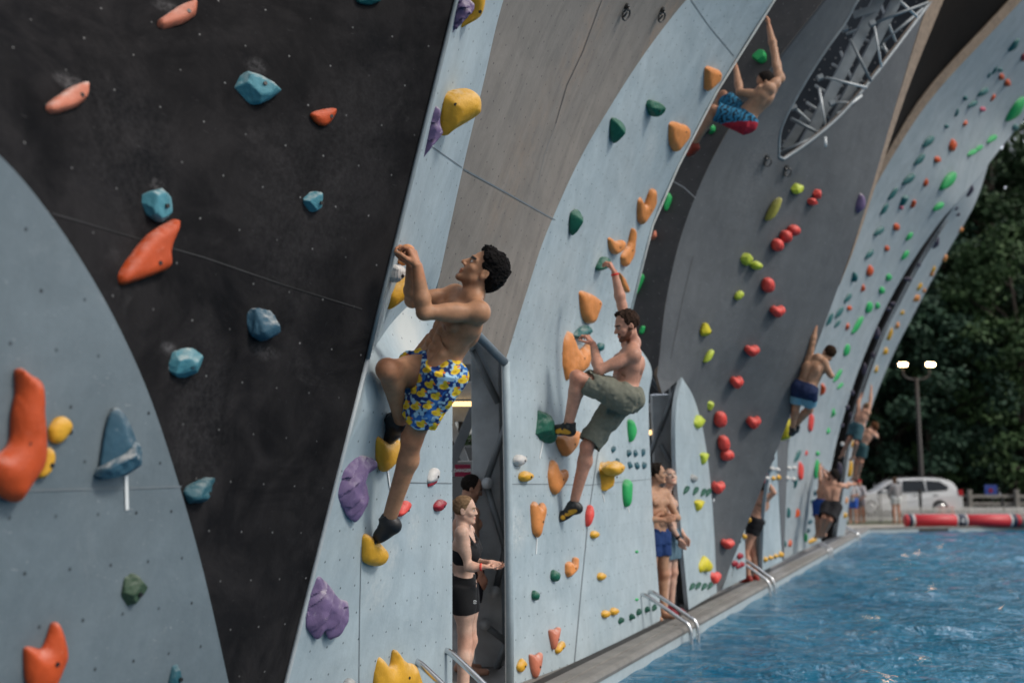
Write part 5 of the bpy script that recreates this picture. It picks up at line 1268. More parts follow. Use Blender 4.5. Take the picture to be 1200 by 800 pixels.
def hair_part(c, style, col=None, vox=None):
    L, ax, s = c['HL'], c['hax'], c['hs']; col = col or c['hair']; vox = vox or max(.0045, c['vox'])
    f, u = ax[1], ax[2]
    pr = [Ell(L(0, -.016, .034), ax, np.array([.084, .102, .094]) * s, .01)]
    nz = None
    cutf = lambda y, z, tilt: Half(L(0, y, z), f * math.cos(tilt) - u * math.sin(tilt), None, .012)
    if style == 'curly':
        pr = [Ell(L(0, -.020, .050), ax, np.array([.089, .104, .094]) * s, .01), Ell(L(0, .035, .082), ax, np.array([.066, .052, .044]) * s, .03), Ell(L(0, -.075, .0), ax, np.array([.075, .045, .07]) * s, .03)]
        pr += [cutf(.074, .055, .42), Half(L(0, .0, -.030), nrm(f * .75 - u), None, .012), Half(L(0, .028, .02), nrm(f - u * .55), None, .008), Half(L(0, -.05, -.085), -u, None, .01)]
        nz = lambda p: vnoise(p, 65, 3) * .006 + vnoise(p, 170, 9) * .005 + vnoise(p, 25, 4) * .004
    elif style == 'swept':
        pr = [Ell(L(0, -.018, .044), ax, np.array([.086, .104, .092]) * s, .01), Ell(L(.0, .055, .090), ax, np.array([.066, .050, .038]) * s, .03), Cap(L(-.03, .085, .085), L(.035, .100, .070), .022 * s, .017 * s, .02)]
        pr += [Half(L(0, .06, .045), nrm(f - u * .75), .2, .008), Half(L(0, .024, .02), nrm(f - u * .25), None, .008), Half(L(0, -.05, -.06), -u, None, .01)]
        nz = lambda p: vnoise(p * np.array([1, 1, .55]), 75, 5) * .009 + vnoise(p, 30, 2) * .006
    elif style == 'short':
        pr += [Half(L(0, .050, .030), nrm(f - u * .75), .22, .008), Half(L(0, .016, .0), nrm(f - u * .1), None, .008), Half(L(0, -.05, -.06), -u, None, .01)]
        nz = lambda p: vnoise(p, 70, 4) * .005
    elif style == 'tied':
        pr = [Ell(L(0, -.014, .032), ax, np.array([.081, .100, .092]) * s, .01), Ell(L(0, -.118, .035), ax, np.array([.034, .034, .036]) * s, .015)]
        pr += [Half(L(0, .052, .040), nrm(f - u * .55), .22, .01), Half(L(0, .018, .0), nrm(f - u * .4), None, .008), Half(L(0, -.05, -.07), -u, None, .01)]
        nz = lambda p: vnoise(p * np.array([.5, 1, 1]), 110, 4) * .003
    elif style == 'long':
        pr += [Half(L(0, .050, .035), nrm(f - u * .6), .22, .008), Half(L(0, .012, .0), nrm(f - u * .1), .16, .008), Cap(L(0, -.07, .02), L(0, -.075, -.24), .065 * s, .035 * s, .03)]
        nz = lambda p: vnoise(p, 50, 4) * .006
    elif style == 'cap':
        pr = [Ell(L(0, -.012, .038), ax, np.array([.088, .106, .094]) * s, .01), Cap(L(0, .08, .052), L(0, .155, .040), .05 * s, .035 * s, .01), Half(L(0, .1, .035), -u, None, .006)]
    def shade(v, cl):
        n = vnoise(v, 90, 8)[:, None]
        return cl * (1 + .35 * n)
    return part(c, 'cap' if style == 'cap' else 'hair', pr, vox, col, M_cloth if style == 'cap' else M_hair, noise=nz, colf=shade)

def shorts_part(c, base, fracL=.7, fracR=.7, rh=.105, rt=.118, waist=.12, vox=None, name='shorts', colf=None, paints=(), fold=.007, label=None, fit=False, carve=True):
    J, sc = c['J'], c['sc']; up, lh, fh, HMid, b = c['up'], c['lh'], c['fh'], c['HM'], c['b']
    vox = vox or c['vox']
    g = .004 if fit else .014
    pr = []
    top = HMid + up * waist * sc
    for k in (-1, 1):
        pr.append(Cone(HMid - up * .06 * sc + lh * .062 * k * b, top + lh * .060 * k * b, (.102 + g) * b, (.090 + g) * b, .05))
    pr.append(Cone(HMid - up * .04 * sc - fh * .03 * sc, top - up * .03 * sc - fh * .01 * sc, (.105 + g) * b, (.085 + g) * b, .04))
    for sd, fr in (('L', fracL), ('R', fracR)):
        hp, kn = J['hp' + sd], J['kn' + sd]; td = nrm(kn - hp); hem = hp + (kn - hp) * fr
        pr.append(Cone(hp - td * .05 * sc, hem, rt * sc, rh * sc, .045))
        pr.append(Cap(hp - fh * .045 * sc + up * .02, hp + (kn - hp) * min(.4, fr * .7), (.090 + g) * sc, (.080 + g * .8) * sc, .05))
    for sd, fr in (('L', fracL), ('R', fracR)):
        hp, kn = J['hp' + sd], J['kn' + sd]; td = nrm(kn - hp); hem = hp + (kn - hp) * fr
        pr.append(Half(hem, td, .125 * sc, .003))
        if carve and not fit: pr.append(Cap(hem + td * .06, hem - td * .025, (rh - .016) * sc, (rh - .022) * sc, .004, '-'))
    def nz(p):
        q = p * np.array([1.0, 1.0, .55])
        return vnoise(q, 17, 5) * fold + vnoise(p, 40, 6) * fold * .35
    return part(c, name, pr, vox, base, M_cloth, paints, None if fit else nz, label, colf)

def shoe_part(c, sd, base, accents=(), vox=None, name='shoe', r=1.0, label=None):
    J, sc = c['J'], c['sc'] * r
    an, he, to = J['an' + sd], J['he' + sd], J['to' + sd]
    d = nrm(to - he); sh = nrm(an - he); u = nrm(sh - d * (sh @ d)); s = np.cross(d, u); Lf = np.linalg.norm(to - he)
    def q(x, y, z): return he + d * x * Lf + s * y * sc + u * z * sc
    ball = q(.66, 0, .0)
    pr = [Ell(q(.05, 0, .015), np.array([s, d, u]), np.array([.036, .046, .045]) * sc, .02), Cap(q(.06, 0, .025), ball, .037 * sc, .040 * sc, .03), Ell(ball, np.array([s, d, u]), np.array([.047, .06, .034]) * sc, .03),
          Cap(ball, q(1.0, .006, -.006), .036 * sc, .021 * sc, .03), Cap(q(.30, 0, .04), q(.12, 0, .062), .040 * sc, .041 * sc, .03), Cone(q(.12, 0, .03), q(.10, 0, .088), .046 * sc, .046 * sc, .01),
          Half(q(.5, 0, -.034), -u, .3, .006)]
    frame = dict(q=q, d=d, s=s, u=u, L=Lf, sc=sc)
    pts = [a(frame) for a in accents]
    flat = [x for g in pts for x in g]
    return part(c, name, pr, vox or max(.0045, c['vox'] * .8), base, M_shoe, flat, label=label)

def stand_joints(base, facing, h=1.75, arms=None, lean=0.0, legs=None):
    """neutral standing pose on the spot base, facing a heading (degrees, 0 = away from the camera, 90 = right)"""
    k = h / 1.78; a = math.radians(facing)
    f = np.array([math.sin(a), math.cos(a), 0]); l = np.array([-math.cos(a), math.sin(a), 0])
    base = np.asarray(base, float)
    def W(x, y, z): return base + (l * x + f * (y + lean * z) + ZU * z) * k
    J = dict(hpL=W(.09, 0, .93), hpR=W(-.09, 0, .93), knL=W(.10, .02, .50), knR=W(-.095, .0, .50), anL=W(.105, -.02, .085), anR=W(-.10, -.03, .085),
             heL=W(.105, -.06, .032), heR=W(-.10, -.07, .032), toL=W(.13, .15, .024), toR=W(-.125, .14, .024),
             shL=W(.175, -.01, 1.44), shR=W(-.175, -.01, 1.44), elL=W(.225, -.04, 1.14), elR=W(-.225, -.04, 1.14), wrL=W(.235, .05, .90), wrR=W(-.235, .05, .90), head=W(0, .035, 1.665))
    for kk, v in (arms or {}).items(): J[kk] = W(*v)
    return J, W, f, l

# --- climber in yellow and blue shorts
def PJ(d): return {k: P(*v) for k, v in d.items()}
J1 = PJ(dict(head=(565, 318, 5.27), shL=(561, 366, 5.13), shR=(533, 346, 5.42), elL=(497, 366, 5.02), elR=(483, 352, 5.33), wrL=(489, 312, 4.99), wrR=(482, 311, 5.13),
             hpL=(514, 440, 5.28), hpR=(496, 436, 5.46), knL=(483, 514, 5.40), knR=(454, 433, 5.16), anL=(458, 602, 5.55), anR=(470, 490, 5.47),
             heL=(464, 618, 5.56), toL=(441, 630, 5.62), heR=(470, 500, 5.50), toR=(455, 515, 5.62)))
gripc = P(474, 296, 5.0)
c1 = person('shirtless dark-haired climber in yellow and blue shorts gripping a hold with both hands', J1, face=RT * -.74 + UP * .64 - FW * .22, hup=RT * .64 + UP * .74, sc=1.0, vox=.0046, skin=SK_TAN, hair=(.006, .005, .005),
            hands=dict(L=dict(d=RT * -.35 + UP * .95 + FW * .05, pn=RT * -.9 - UP * .2 + FW * .3, curl=(48, 50, 30)), R=dict(d=RT * -.25 + UP * 1.0 + FW * -.05, pn=RT * -.7 - UP * .2 - FW * .5, curl=(55, 50, 30))),
            stubble=tuple(q * .62 for q in SK_TAN), muscle=.94, abs_=True, bulk=.86, feet=False)
hair_part(c1, 'curly', vox=.0038)
def ducks(v, col):
    n1 = vnoise(v, 24, 3)[:, None]; n2 = vnoise(v, 55, 7)[:, None]
    navy, mid, sky_ = np.array((.012, .035, .16)), np.array((.03, .14, .42)), np.array((.34, .55, .70))
    c = np.where(n1 > .12, mid, navy); c = np.where((n2 > .10), sky_, c)
    r = np.random.default_rng(5); pts = []
    for i in r.permutation(len(v)):
        p = v[i]
        if all(np.linalg.norm(p - q) > .066 for q, _ in pts): pts.append((p, r.uniform(-.5, .5)))
    for p, tilt in pts:
        q = v - p; s = q @ RT; u = q @ UP
        s, u = s * math.cos(tilt) - u * math.sin(tilt), s * math.sin(tilt) + u * math.cos(tilt)
        near = np.linalg.norm(q, axis=1) < .045
        body = ((s / .024) ** 2 + ((u + .006) / .015) ** 2 < 1) & near
        hd = (((s - .008) / .0115) ** 2 + ((u - .014) / .0115) ** 2 < 1) & near
        bk = (((s - .022) / .008) ** 2 + ((u - .012) / .005) ** 2 < 1) & near
        wing = (((s + .006) / .010) ** 2 + ((u + .006) / .006) ** 2 < 1) & near
        c[body | hd] = (.80, .55, .035); c[bk] = (.75, .20, .02); c[wing] = (.62, .36, .02)
    return c
shorts_part(c1, (.03, .1, .3), .72, .38, rh=.100, rt=.112, waist=.085, vox=.0042, colf=ducks, fold=.009)
def laces(col):
    return lambda F: [(Cap(F['q'](.30 + .10 * i, -.02, .07 - .012 * i), F['q'](.30 + .10 * i, .02, .07 - .012 * i), .006), col, .004) for i in range(4)] + [(Cap(F['q'](-.05, 0, -.03), F['q'](1.05, 0, -.032), .05), (.02, .02, .02), .003)][:0]
shoe_part(c1, 'L', (.016, .016, .018), [laces((.06, .06, .06))]); shoe_part(c1, 'R', (.016, .016, .018), [laces((.06, .06, .06))])

# --- bearded climber in olive shorts
J2 = PJ(dict(head=(734, 382, 8.72), shL=(742, 416, 8.62), shR=(737, 402, 8.98), elL=(702, 434, 8.60), elR=(729, 358, 9.02), wrL=(695, 403, 8.86), wrR=(720, 319, 9.02),
             hpL=(735, 468, 8.66), hpR=(722, 474, 8.88), knL=(676, 442, 8.60), knR=(688, 523, 8.78), anL=(666, 498, 8.70), anR=(674, 584, 8.86),
             heL=(669, 507, 8.70), toL=(648, 502, 8.76), heR=(679, 597, 8.86), toR=(650, 609, 8.92)))
c2 = person('shirtless bearded climber in olive grey shorts with one arm stretched up', J2, face=RT * -.88 - UP * .26 - FW * .26, hup=UP + RT * -.06, sc=1.06, vox=.0058, skin=(.52, .265, .185), hair=(.035, .02, .014),
            hands=dict(L=dict(d=RT * -.6 + UP * .75 + FW * .1, pn=RT * -.6 - UP * .6 + FW * .4, curl=(45, 45, 30)), R=dict(d=RT * -.45 + UP * .9 + FW * .1, pn=RT * -.8 - UP * .35 + FW * .3, curl=(48, 45, 30))),
            beard=(.14, .055, .03), muscle=1.05, bulk=1.04, feet=False)
hair_part(c2, 'swept', vox=.005)
OL = (.165, .17, .135)
shorts_part(c2, OL, .86, .92, rh=.100, rt=.112, waist=.10, vox=.0058, fold=.014)
wrR = J2['wrR']; dv = nrm(J2['elR'] - wrR)
part(c2, 'wristband', [Cone(wrR + dv * .012, wrR + dv * .030, .035, .035, .003)], .004, (.75, .06, .05), M_cloth)
def ylw(F):
    q = F['q']; Y = (.60, .30, .02)
    return [(Ell(q(.28, k * .042, .012), np.array([F['d'], F['s'], F['u']]), np.array([.055, .02, .022])), Y, .006) for k in (-1, 1)] + [(Cap(q(.62, -.05, .0), q(.62, .05, .0), .018), Y, .006), (Cap(q(.40, -.05, .03), q(.45, .05, .03), .010), (.02, .02, .02), .004), (Cap(q(.1, -.05, .06), q(.1, .05, .06), .012), (.05, .05, .05), .004), (Cap(q(.26, k_ * .05, .02), q(.36, k_ * .05, -.01), .004) if (k_ := 1) else None, (.02, .02, .02), .003)]
shoe_part(c2, 'L', (.018, .018, .018), [ylw], vox=.005); shoe_part(c2, 'R', (.018, .018, .018), [ylw], vox=.005)

# --- climber hanging in the recess, high up
J3 = PJ(dict(head=(897, 97, 11.75), shL=(894, 112, 11.62), shR=(913, 92, 11.80), elL=(867, 108, 11.75), elR=(907, 58, 11.95), wrL=(862, 78, 11.98), wrR=(901, 31, 12.05),
             hpL=(872, 144, 11.72), hpR=(868, 137, 11.90), knL=(836, 129, 11.80), knR=(847, 112, 12.05), anL=(815, 166, 12.0), anR=(827, 146, 12.2), heL=(817, 174, 12.0), toL=(806, 181, 12.15), heR=(829, 153, 12.2), toR=(818, 160, 12.35)))
c3 = person('shirtless climber in blue and red patterned shorts hanging from the charcoal recess', J3, face=RT * -.80 - UP * .45 + FW * .30, hup=UP * .9 - RT * .35, sc=1.03, vox=.0085, skin=SK_MID, hair=(.018, .014, .012),
            hands=dict(L=dict(d=UP + RT * -.1, pn=RT * -.9 + FW * .4, curl=(35, 40, 25)), R=dict(d=UP * 1.0 + RT * -.1, pn=RT * -.8 + FW * .5, curl=(25, 35, 25))), feet=False, muscle=1.05)
hair_part(c3, 'short')
def stripes(v, col):
    t = (v - J3['hpL']) @ nrm(J3['knL'] - J3['hpL']); n = vnoise(v, 30, 2)
    c = np.tile(np.array((.03, .20, .36)), (len(v), 1)); c[np.sin(t * 110 + n * 4) > .35] = (.012, .03, .05)
    lowv = (v - (J3['hpL'] + J3['knL']) / 2) @ UP
    c[lowv < -.088] = (.38, .02, .04)
    return c
shorts_part(c3, (.03, .2, .36), .88, .85, rh=.105, rt=.120, waist=.09, colf=stripes, vox=.0075)
shoe_part(c3, 'L', (.30, .04, .02), vox=.008); shoe_part(c3, 'R', (.03, .02, .02), vox=.008)

# --- girl in the opening
g4 = ground(548, 838)
g4 = CAM + (P(545, 700, 7.15) - CAM); g4[2] = 0
J4, W4, f4, l4 = stand_joints(g4, 78, 1.50)
J4.update(PJ(dict(head=(545, 597, 7.13), shL=(548, 622, 7.26), shR=(541, 624, 7.02), elR=(549, 664, 7.00), elL=(556, 660, 7.30), wrR=(567, 664, 6.98), wrL=(574, 659, 7.18), hpL=(547, 692, 7.23), hpR=(543, 693, 7.08), knL=(551, 750, 7.23), knR=(545, 752, 7.08))))
c4 = person('blond girl in black sports top and black shorts standing in the opening, looking right', J4, face=RT * .96 + FW * .05 - UP * .04 - FW * .18, hup=UP, sc=.86, vox=.0056, skin=SK_PALE, hair=(.20, .125, .07), female=True,
            hands=dict(R=dict(d=RT * .95 - UP * .1 + FW * .1, pn=UP * .9 + FW * .2, curl=(20, 25, 20), thumb=-1), L=dict(d=RT * .85 - UP * .25 - FW * .2, pn=UP * .6 - FW * .6, curl=(25, 30, 20), thumb=1)), bulk=.84)
hair_part(c4, 'tied', vox=.005)
shorts_part(c4, (.012, .012, .013), .42, .42, rh=.088, rt=.094, waist=.13, fit=True, vox=.0055)
def top4(ctx):
    SM, up, le, fw, L, b = ctx['SM'], ctx['up'], ctx['le'], ctx['fw'], ctx['L'], ctx['b']
    pr = [Ell(ctx['HM'] + up * L * .70, np.array([le, fw, up]), np.array([.178 * b, .150 * b, .15]), .03)]
    for k in (-1, 1): pr.append(Ell(SM - up * .135 + le * .056 * k + fw * .090 * b, np.array([le, fw, up]), np.array([.058, .050, .056]), .03))
    pr += [Half(SM - up * .075, up, None, .004), Half(SM - up * .215, -up, None, .004)]
    for k in (-1, 1):
        pr += [Cap(SM - up * .085 + le * .075 * k + fw * .118 * b, SM + up * .040 + le * .078 * k, .014, .013, .008), Cap(SM + up * .036 + le * .078 * k, SM - up * .09 + le * .05 * k - fw * .125 * b, .013, .014, .008)]
    return part(ctx, 'sports_top', pr, .005, (.015, .015, .017), M_cloth)
top4(c4)
wv = J4['wrR']; dv = nrm(J4['elR'] - wv)
part(c4, 'wristband', [Cone(wv + dv * .012, wv + dv * .027, .0265, .0265, .003)], .0035, (.75, .08, .06), M_cloth)
# small round mark on the hem of her shorts
mb = MB(); p0 = P(556.5, 705, 6.955)
for a0, a1, rr in ((20, 160, .011), (200, 340, .011)):
    mb.tube([p0 + (RT * math.cos(math.radians(q)) + UP * math.sin(math.radians(q))) * rr for q in np.linspace(a0, a1, 8)], .0022, 5)
mb.tube([p0 - RT * .006, p0 + RT * .006], .002, 5)
mb.obj('printed_mark', M_tape, c4['o'])

# --- people further along the deck
def standing(label, base, facing, h, face, skin, hair, hstyle, short_col, frac=.6, arms=None, vox=.008, shoes=None, hands=None, rh=.105, joints=None, top=None, legs_cov=None, female=False, group=None, short_fn=None, carve=True, bulk=1.0, hup=None, lean=0.0):
    J, W, f, l = stand_joints(base, facing, h, arms, lean)
    if joints: J.update(PJ(joints))
    c = person(label, J, face=face, hup=UP if hup is None else hup, sc=h / 1.78, vox=vox, skin=skin, hair=hair, hands=hands, feet=shoes is None, female=female, group=group, bulk=bulk * h / 1.78 / (h / 1.78))
    if hstyle: hair_part(c, hstyle, vox=vox * .85)
    if short_col: shorts_part(c, short_col, frac, frac, rh=rh, rt=.116, waist=.10, vox=vox * .9, colf=short_fn, carve=carve)
    if shoes:
        for sd in 'LR': shoe_part(c, sd, shoes, vox=vox * .9)
    if top:
        pr = []
        for s_ in c['fw'], :
            pr = [Ell(c['HM'] + c['up'] * c['L'] * .66, np.array([c['le'], c['fw'], c['up']]), np.array([.175, .145, .30 * c['L'] / .5]) * c['sc'], .04), Cap(J['shL'] * .85 + J['shR'] * .15, J['shR'] * .85 + J['shL'] * .15, .085 * c['sc'], None, .04), Cap(c['HM'] + c['up'] * .03, c['HM'] + c['up'] * .2, .155 * c['sc'], .15 * c['sc'], .04)]
            for sd in 'LR':
                pr.append(Cap(J['sh' + sd], J['el' + sd], .070 * c['sc'], .060 * c['sc'], .03))
                if top[1] == 'long': pr.append(Cap(J['el' + sd], J['wr' + sd], .060 * c['sc'], .045 * c['sc'], .02))
        part(c, 'shirt', pr, vox * .9, top[0], M_cloth)
    return c
g6 = P(770.5, 700, 11.62); g6[2] = 0
# the man in navy shorts: chest towards the water, face in profile, forearm across the chest
A6 = dict(elL=(.27, .10, 1.15), wrL=(.05, .22, 1.17), elR=(-.26, .03, 1.15), wrR=(-.10, .20, 1.14))
c6 = standing('shirtless dark-haired man in navy shorts with folded arms beside the opening', g6, 138, 1.74, RT * .95 - FW * .15 + UP * .05, SK_MID, (.02, .015, .012), 'swept', (.014, .04, .14), .50, A6, .0078, rh=.098,
              hands=dict(L=dict(d=RT * -.9 + UP * .1, pn=FW * .9, curl=(20, 30, 20)), R=dict(d=RT * .9 + UP * .1, pn=FW * .9, curl=(20, 30, 20))))
g7 = P(784.5, 700, 12.0); g7[2] = 0
A7 = dict(elL=(.25, .0, 1.12), wrL=(.21, .14, .93), elR=(-.19, .07, 1.12), wrR=(-.13, .19, .91), head=(-.02, .05, 1.66))
c7 = standing('man in faded blue shorts and red shoes looking up, half hidden behind his neighbour', g7, 118, 1.70, RT * .2 - FW * .8 + UP * .45, SK_PALE, (.09, .05, .03), 'short', (.10, .17, .22), .62, A7, .0082, shoes=(.25, .02, .03), rh=.112)
wv = c7['J']['wrR']; dv = nrm(c7['J']['elR'] - wv)
part(c7, 'wristwatch', [Cone(wv + dv * .02, wv + dv * .05, .034, .034, .003)], .006, (.02, .02, .02), M_cloth)
g7b = P(766, 690, 12.9); g7b[2] = 0
standing('person with light brown hair in the shade behind the man in navy shorts', g7b, 60, 1.75, RT * .8 + FW * .5, SK_FAIR, (.16, .11, .07), 'short', (.05, .05, .06), .7, vox=.0095)
g5 = P(548, 700, 8.45); g5[2] = 0
standing('shirtless dark-haired man standing under the danger sign behind the blond girl', g5, 70, 1.60, RT * .85 - UP * .35 + FW * .1, SK_FAIR, (.02, .016, .014), 'short', (.03, .03, .04), .7, vox=.0075)
# reaching up at the foot of the slate panel
g8 = P(879, 650, 15.75); g8[2] = 0
A8 = dict(elL=(.30, .14, 1.47), wrL=(.16, .26, 1.62), elR=(-.20, .22, 1.62), wrR=(-.10, .34, 1.86), shL=(.165, .05, 1.46), shR=(-.165, .05, 1.46), head=(0, .12, 1.66))
c8 = standing('person in black swim shorts standing on the pool edge and reaching up to small holds', g8, -45, 1.60, RT * -.6 + FW * .8 + UP * .3, SK_FAIR, (.10, .06, .035), 'short', (.012, .012, .014), .40, A8, .009, shoes=(.30, .03, .02), rh=.10,
              joints=dict(shL=(899, 583, 15.75), shR=(888, 582, 15.95), elL=(907, 577, 15.7), elR=(893, 564, 16.05), wrL=(899, 563, 15.95), wrR=(893, 549, 16.15), head=(893, 571, 15.95), hpL=(886, 612, 15.75), hpR=(880, 612, 15.88)))
# climber from behind on the edge of the slate panel
J9 = PJ(dict(head=(971, 414, 14.30), shL=(948, 421, 14.35), shR=(966, 425, 14.20), elL=(952, 402, 14.32), elR=(974, 440, 14.15), wrL=(956, 382, 14.35), wrR=(968, 432, 14.35), hpL=(937, 455, 14.35), hpR=(949, 459, 14.25), knL=(932, 480, 14.40), knR=(948, 480, 14.40), anL=(929, 500, 14.50), anR=(934, 496, 14.55),
             heL=(930, 505, 14.48), toL=(927, 509, 14.62), heR=(935, 501, 14.55), toR=(931, 506, 14.68)))
c9 = person('shirtless climber seen from behind in navy and light blue shorts on the slate panel\'s edge', J9, face=RT * -.35 + FW * .9 + UP * .1, hup=UP + RT * .25, sc=.98, vox=.009, skin=SK_MID, hair=(.035, .02, .012), feet=False,
            hands=dict(L=dict(d=UP, pn=RT * -.6 + FW * .8, curl=(30, 40, 25)), R=dict(d=RT * -.4 + UP * .5 + FW * .6, pn=-UP, curl=(30, 40, 25))))
hair_part(c9, 'short')
def hem9(v, col):
    out = col.copy()
    for s in 'LR':
        hp, kn = J9['hp' + s], J9['kn' + s]; t = ((v - hp) @ (kn - hp)) / ((kn - hp) @ (kn - hp))
        out[(t > .38) & (np.linalg.norm(v - kn, axis=1) < .3)] = (.16, .34, .45)
    return out
shorts_part(c9, (.018, .03, .085), .72, .72, rh=.105, waist=.09, vox=.008, colf=hem9)
shoe_part(c9, 'L', (.02, .02, .02), vox=.008); shoe_part(c9, 'R', (.02, .02, .02), vox=.008)
# two at the base of the far pale wall
tA = 19.8
J10 = PJ(dict(head=(977, 557, tA + .1), shL=(967, 570, tA + .12), shR=(984, 569, tA), elL=(968, 559, tA + .25), elR=(992, 568, tA + .2), wrL=(965, 552, tA + .4), wrR=(1001, 567, tA + .4), hpL=(969, 594, tA), hpR=(980, 595, tA - .08), knL=(966, 606, tA - .25), knR=(973, 609, tA - .33), anL=(962, 624, tA), anR=(966, 624, tA - .05),
               heL=(963, 627, tA - .03), toL=(958, 628, tA + .12), heR=(967, 627, tA - .06), toR=(962, 629, tA + .1)))
c10 = person('shirtless climber in black shorts crouched low against the far pale wall', J10, face=RT * -.5 + FW * .85, hup=UP, sc=.95, bulk=.88, vox=.011, skin=SK_FAIR, hair=(.02, .016, .014))
hair_part(c10, 'curly', vox=.01); shorts_part(c10, (.015, .015, .018), .95, .95, rh=.12, vox=.01)
tB = 20.5
J10b = PJ(dict(head=(969, 560, tB), shL=(962, 570, tB + .1), shR=(973, 571, tB - .1), elL=(961, 558, tB + .2), elR=(976, 560, tB), wrL=(961, 549, tB + .3), wrR=(970, 553, tB + .2), hpL=(960, 592, tB + .08), hpR=(967, 592, tB - .08), knL=(958, 608, tB - .05), knR=(964, 608, tB - .15), anL=(958, 626, tB), anR=(963, 626, tB - .1),
               heL=(958, 628, tB), toL=(955, 629, tB + .15), heR=(963, 628, tB - .1), toR=(960, 629, tB + .1)))
c10b = person('climber in bright blue shorts behind the one in black shorts at the far pale wall', J10b, face=RT * -.5 + FW * .85, hup=UP, sc=.98, vox=.012, skin=SK_FAIR, hair=(.05, .03, .02))
hair_part(c10b, 'short', vox=.011); shorts_part(c10b, (.02, .07, .30), .8, .8, rh=.11, vox=.011)
# two on the farthest panel
tC = 23.2
J11 = PJ(dict(head=(1015, 477, tC), shL=(1007, 484, tC), shR=(1017, 484, tC - .15), elL=(1006, 472, tC + .15), elR=(1020, 470, tC), wrL=(1009, 464, tC + .3), wrR=(1021, 455, tC + .2), hpL=(1001, 501, tC), hpR=(1007, 502, tC - .15), knL=(996, 514, tC - .15), knR=(1003, 519, tC - .3), anL=(988, 530, tC + .1), anR=(1000, 533, tC),
               heL=(988, 533, tC + .1), toL=(984, 536, tC + .25), heR=(1000, 536, tC), toR=(996, 539, tC + .15)))
c11 = person('upper climber in teal shorts on the farthest pale panel', J11, face=RT * -.5 + FW * .8 + UP * .3, hup=UP, sc=.92, bulk=.88, vox=.013, skin=SK_FAIR, hair=(.22, .14, .08))
hair_part(c11, 'short', vox=.012); shorts_part(c11, (.035, .09, .11), .85, .85, rh=.115, vox=.012)
tD = 24.3
J11b = PJ(dict(head=(1024, 500, tD), shL=(1012, 505, tD), shR=(1022, 508, tD - .15), elL=(1012, 496, tD + .2), elR=(1028, 512, tD), wrL=(1014, 488, tD + .3), wrR=(1024, 503, tD + .2), hpL=(1006, 524, tD), hpR=(1012, 525, tD - .15), knL=(1003, 541, tD - .05), knR=(1009, 541, tD - .2), anL=(1001, 557, tD + .1), anR=(1005, 557, tD),
                heL=(1001, 560, tD + .1), toL=(997, 562, tD + .2), heR=(1005, 560, tD), toR=(1001, 562, tD + .1)))
c11b = person('lower climber with reddish brown hair on the farthest pale panel', J11b, face=RT * -.4 + FW * .8 + UP * .2, hup=UP, sc=.92, bulk=.88, vox=.013, skin=SK_FAIR, hair=(.11, .045, .02))
hair_part(c11b, 'curly', vox=.012); shorts_part(c11b, (.03, .075, .085), .7, .7, rh=.11, vox=.012)
# bystanders on the far deck
def gz(x, y): return ground(x, y)
standing('person in a grey and white shirt and bright blue shorts at the far pool corner', gz(1000, 613), 200, 1.55, RT * .4 - FW * .8, SK_FAIR, (.03, .02, .015), 'short', (.03, .10, .42), .75, dict(elL=(.26, .08, 1.15), wrL=(.10, .22, 1.12), elR=(-.26, .08, 1.15), wrR=(-.10, .22, 1.1)), .014, top=((.45, .46, .48), 'short'))
cR = standing('child in a red cap and pale shirt at the far pool corner', gz(1009.5, 612), 230, 1.52, RT * -.5 - FW * .7, SK_FAIR, (.35, .02, .02), 'cap', (.22, .20, .22), .6, dict(elL=(.28, .05, 1.15), wrL=(.14, .16, 1.0), elR=(-.28, .05, 1.15), wrR=(-.14, .16, 1.0)), .014, top=((.50, .48, .50), 'short'))
standing('woman with long brown hair and grey sweater on the far deck', gz(1051, 613), -10, 1.62, FW * .9 + RT * -.2, SK_FAIR, (.10, .06, .035), 'long', (.52, .55, .55), .45, dict(elL=(.24, .06, 1.16), wrL=(.14, .20, 1.0), elR=(-.24, .06, 1.16), wrR=(-.14, .20, 1.0)), .014, top=((.26, .26, .27), 'long'), female=True)

# ------------------------------------------------------------------ pool, deck, ground
VE = -2.95 * S                        # pool edge in wall coordinates
WZ = -0.12
A_ = ground(1007, 619.0); B_ = ground(1200, 616.3)
fdir = nrm(np.array([B_[0] - A_[0], B_[1] - A_[1], 0]))
uc = (A_ @ WD) ; corner = A_ + WN * (VE - A_ @ WN)
far_r = corner + fdir * 26
near_l = uvz(-12, VE, 0)
near_r = near_l + (far_r - corner)
POOL = [near_l, near_r, far_r, corner]
M_deck = simple_mat('deck_concrete', (.20, .19, .175), .85, var=.16, scale=2.2, bump=.2, dirt=(.13, .12, .11))
M_cope = simple_mat('coping_stone', (.21, .20, .185), .75, var=.2, scale=3.5, bump=.15, dirt=(.14, .13, .12))
M_tile = simple_mat('pool_tile', (.40, .46, .48), .35, var=.10, scale=9)
M_drain = simple_mat('drain_slot', (.030, .028, .026), .8, var=.3, scale=8)
M_grass = simple_mat('worn_grass', (.075, .085, .04), .95, var=.4, scale=3.5, bump=.4, dirt=(.12, .10, .07))
M_asph = simple_mat('asphalt', (.055, .055, .058), .9, var=.2, scale=5)
big = [np.array([-300., -200, 0]), np.array([400., -200, 0]), np.array([400., 500, 0]), np.array([-300., 500, 0])]
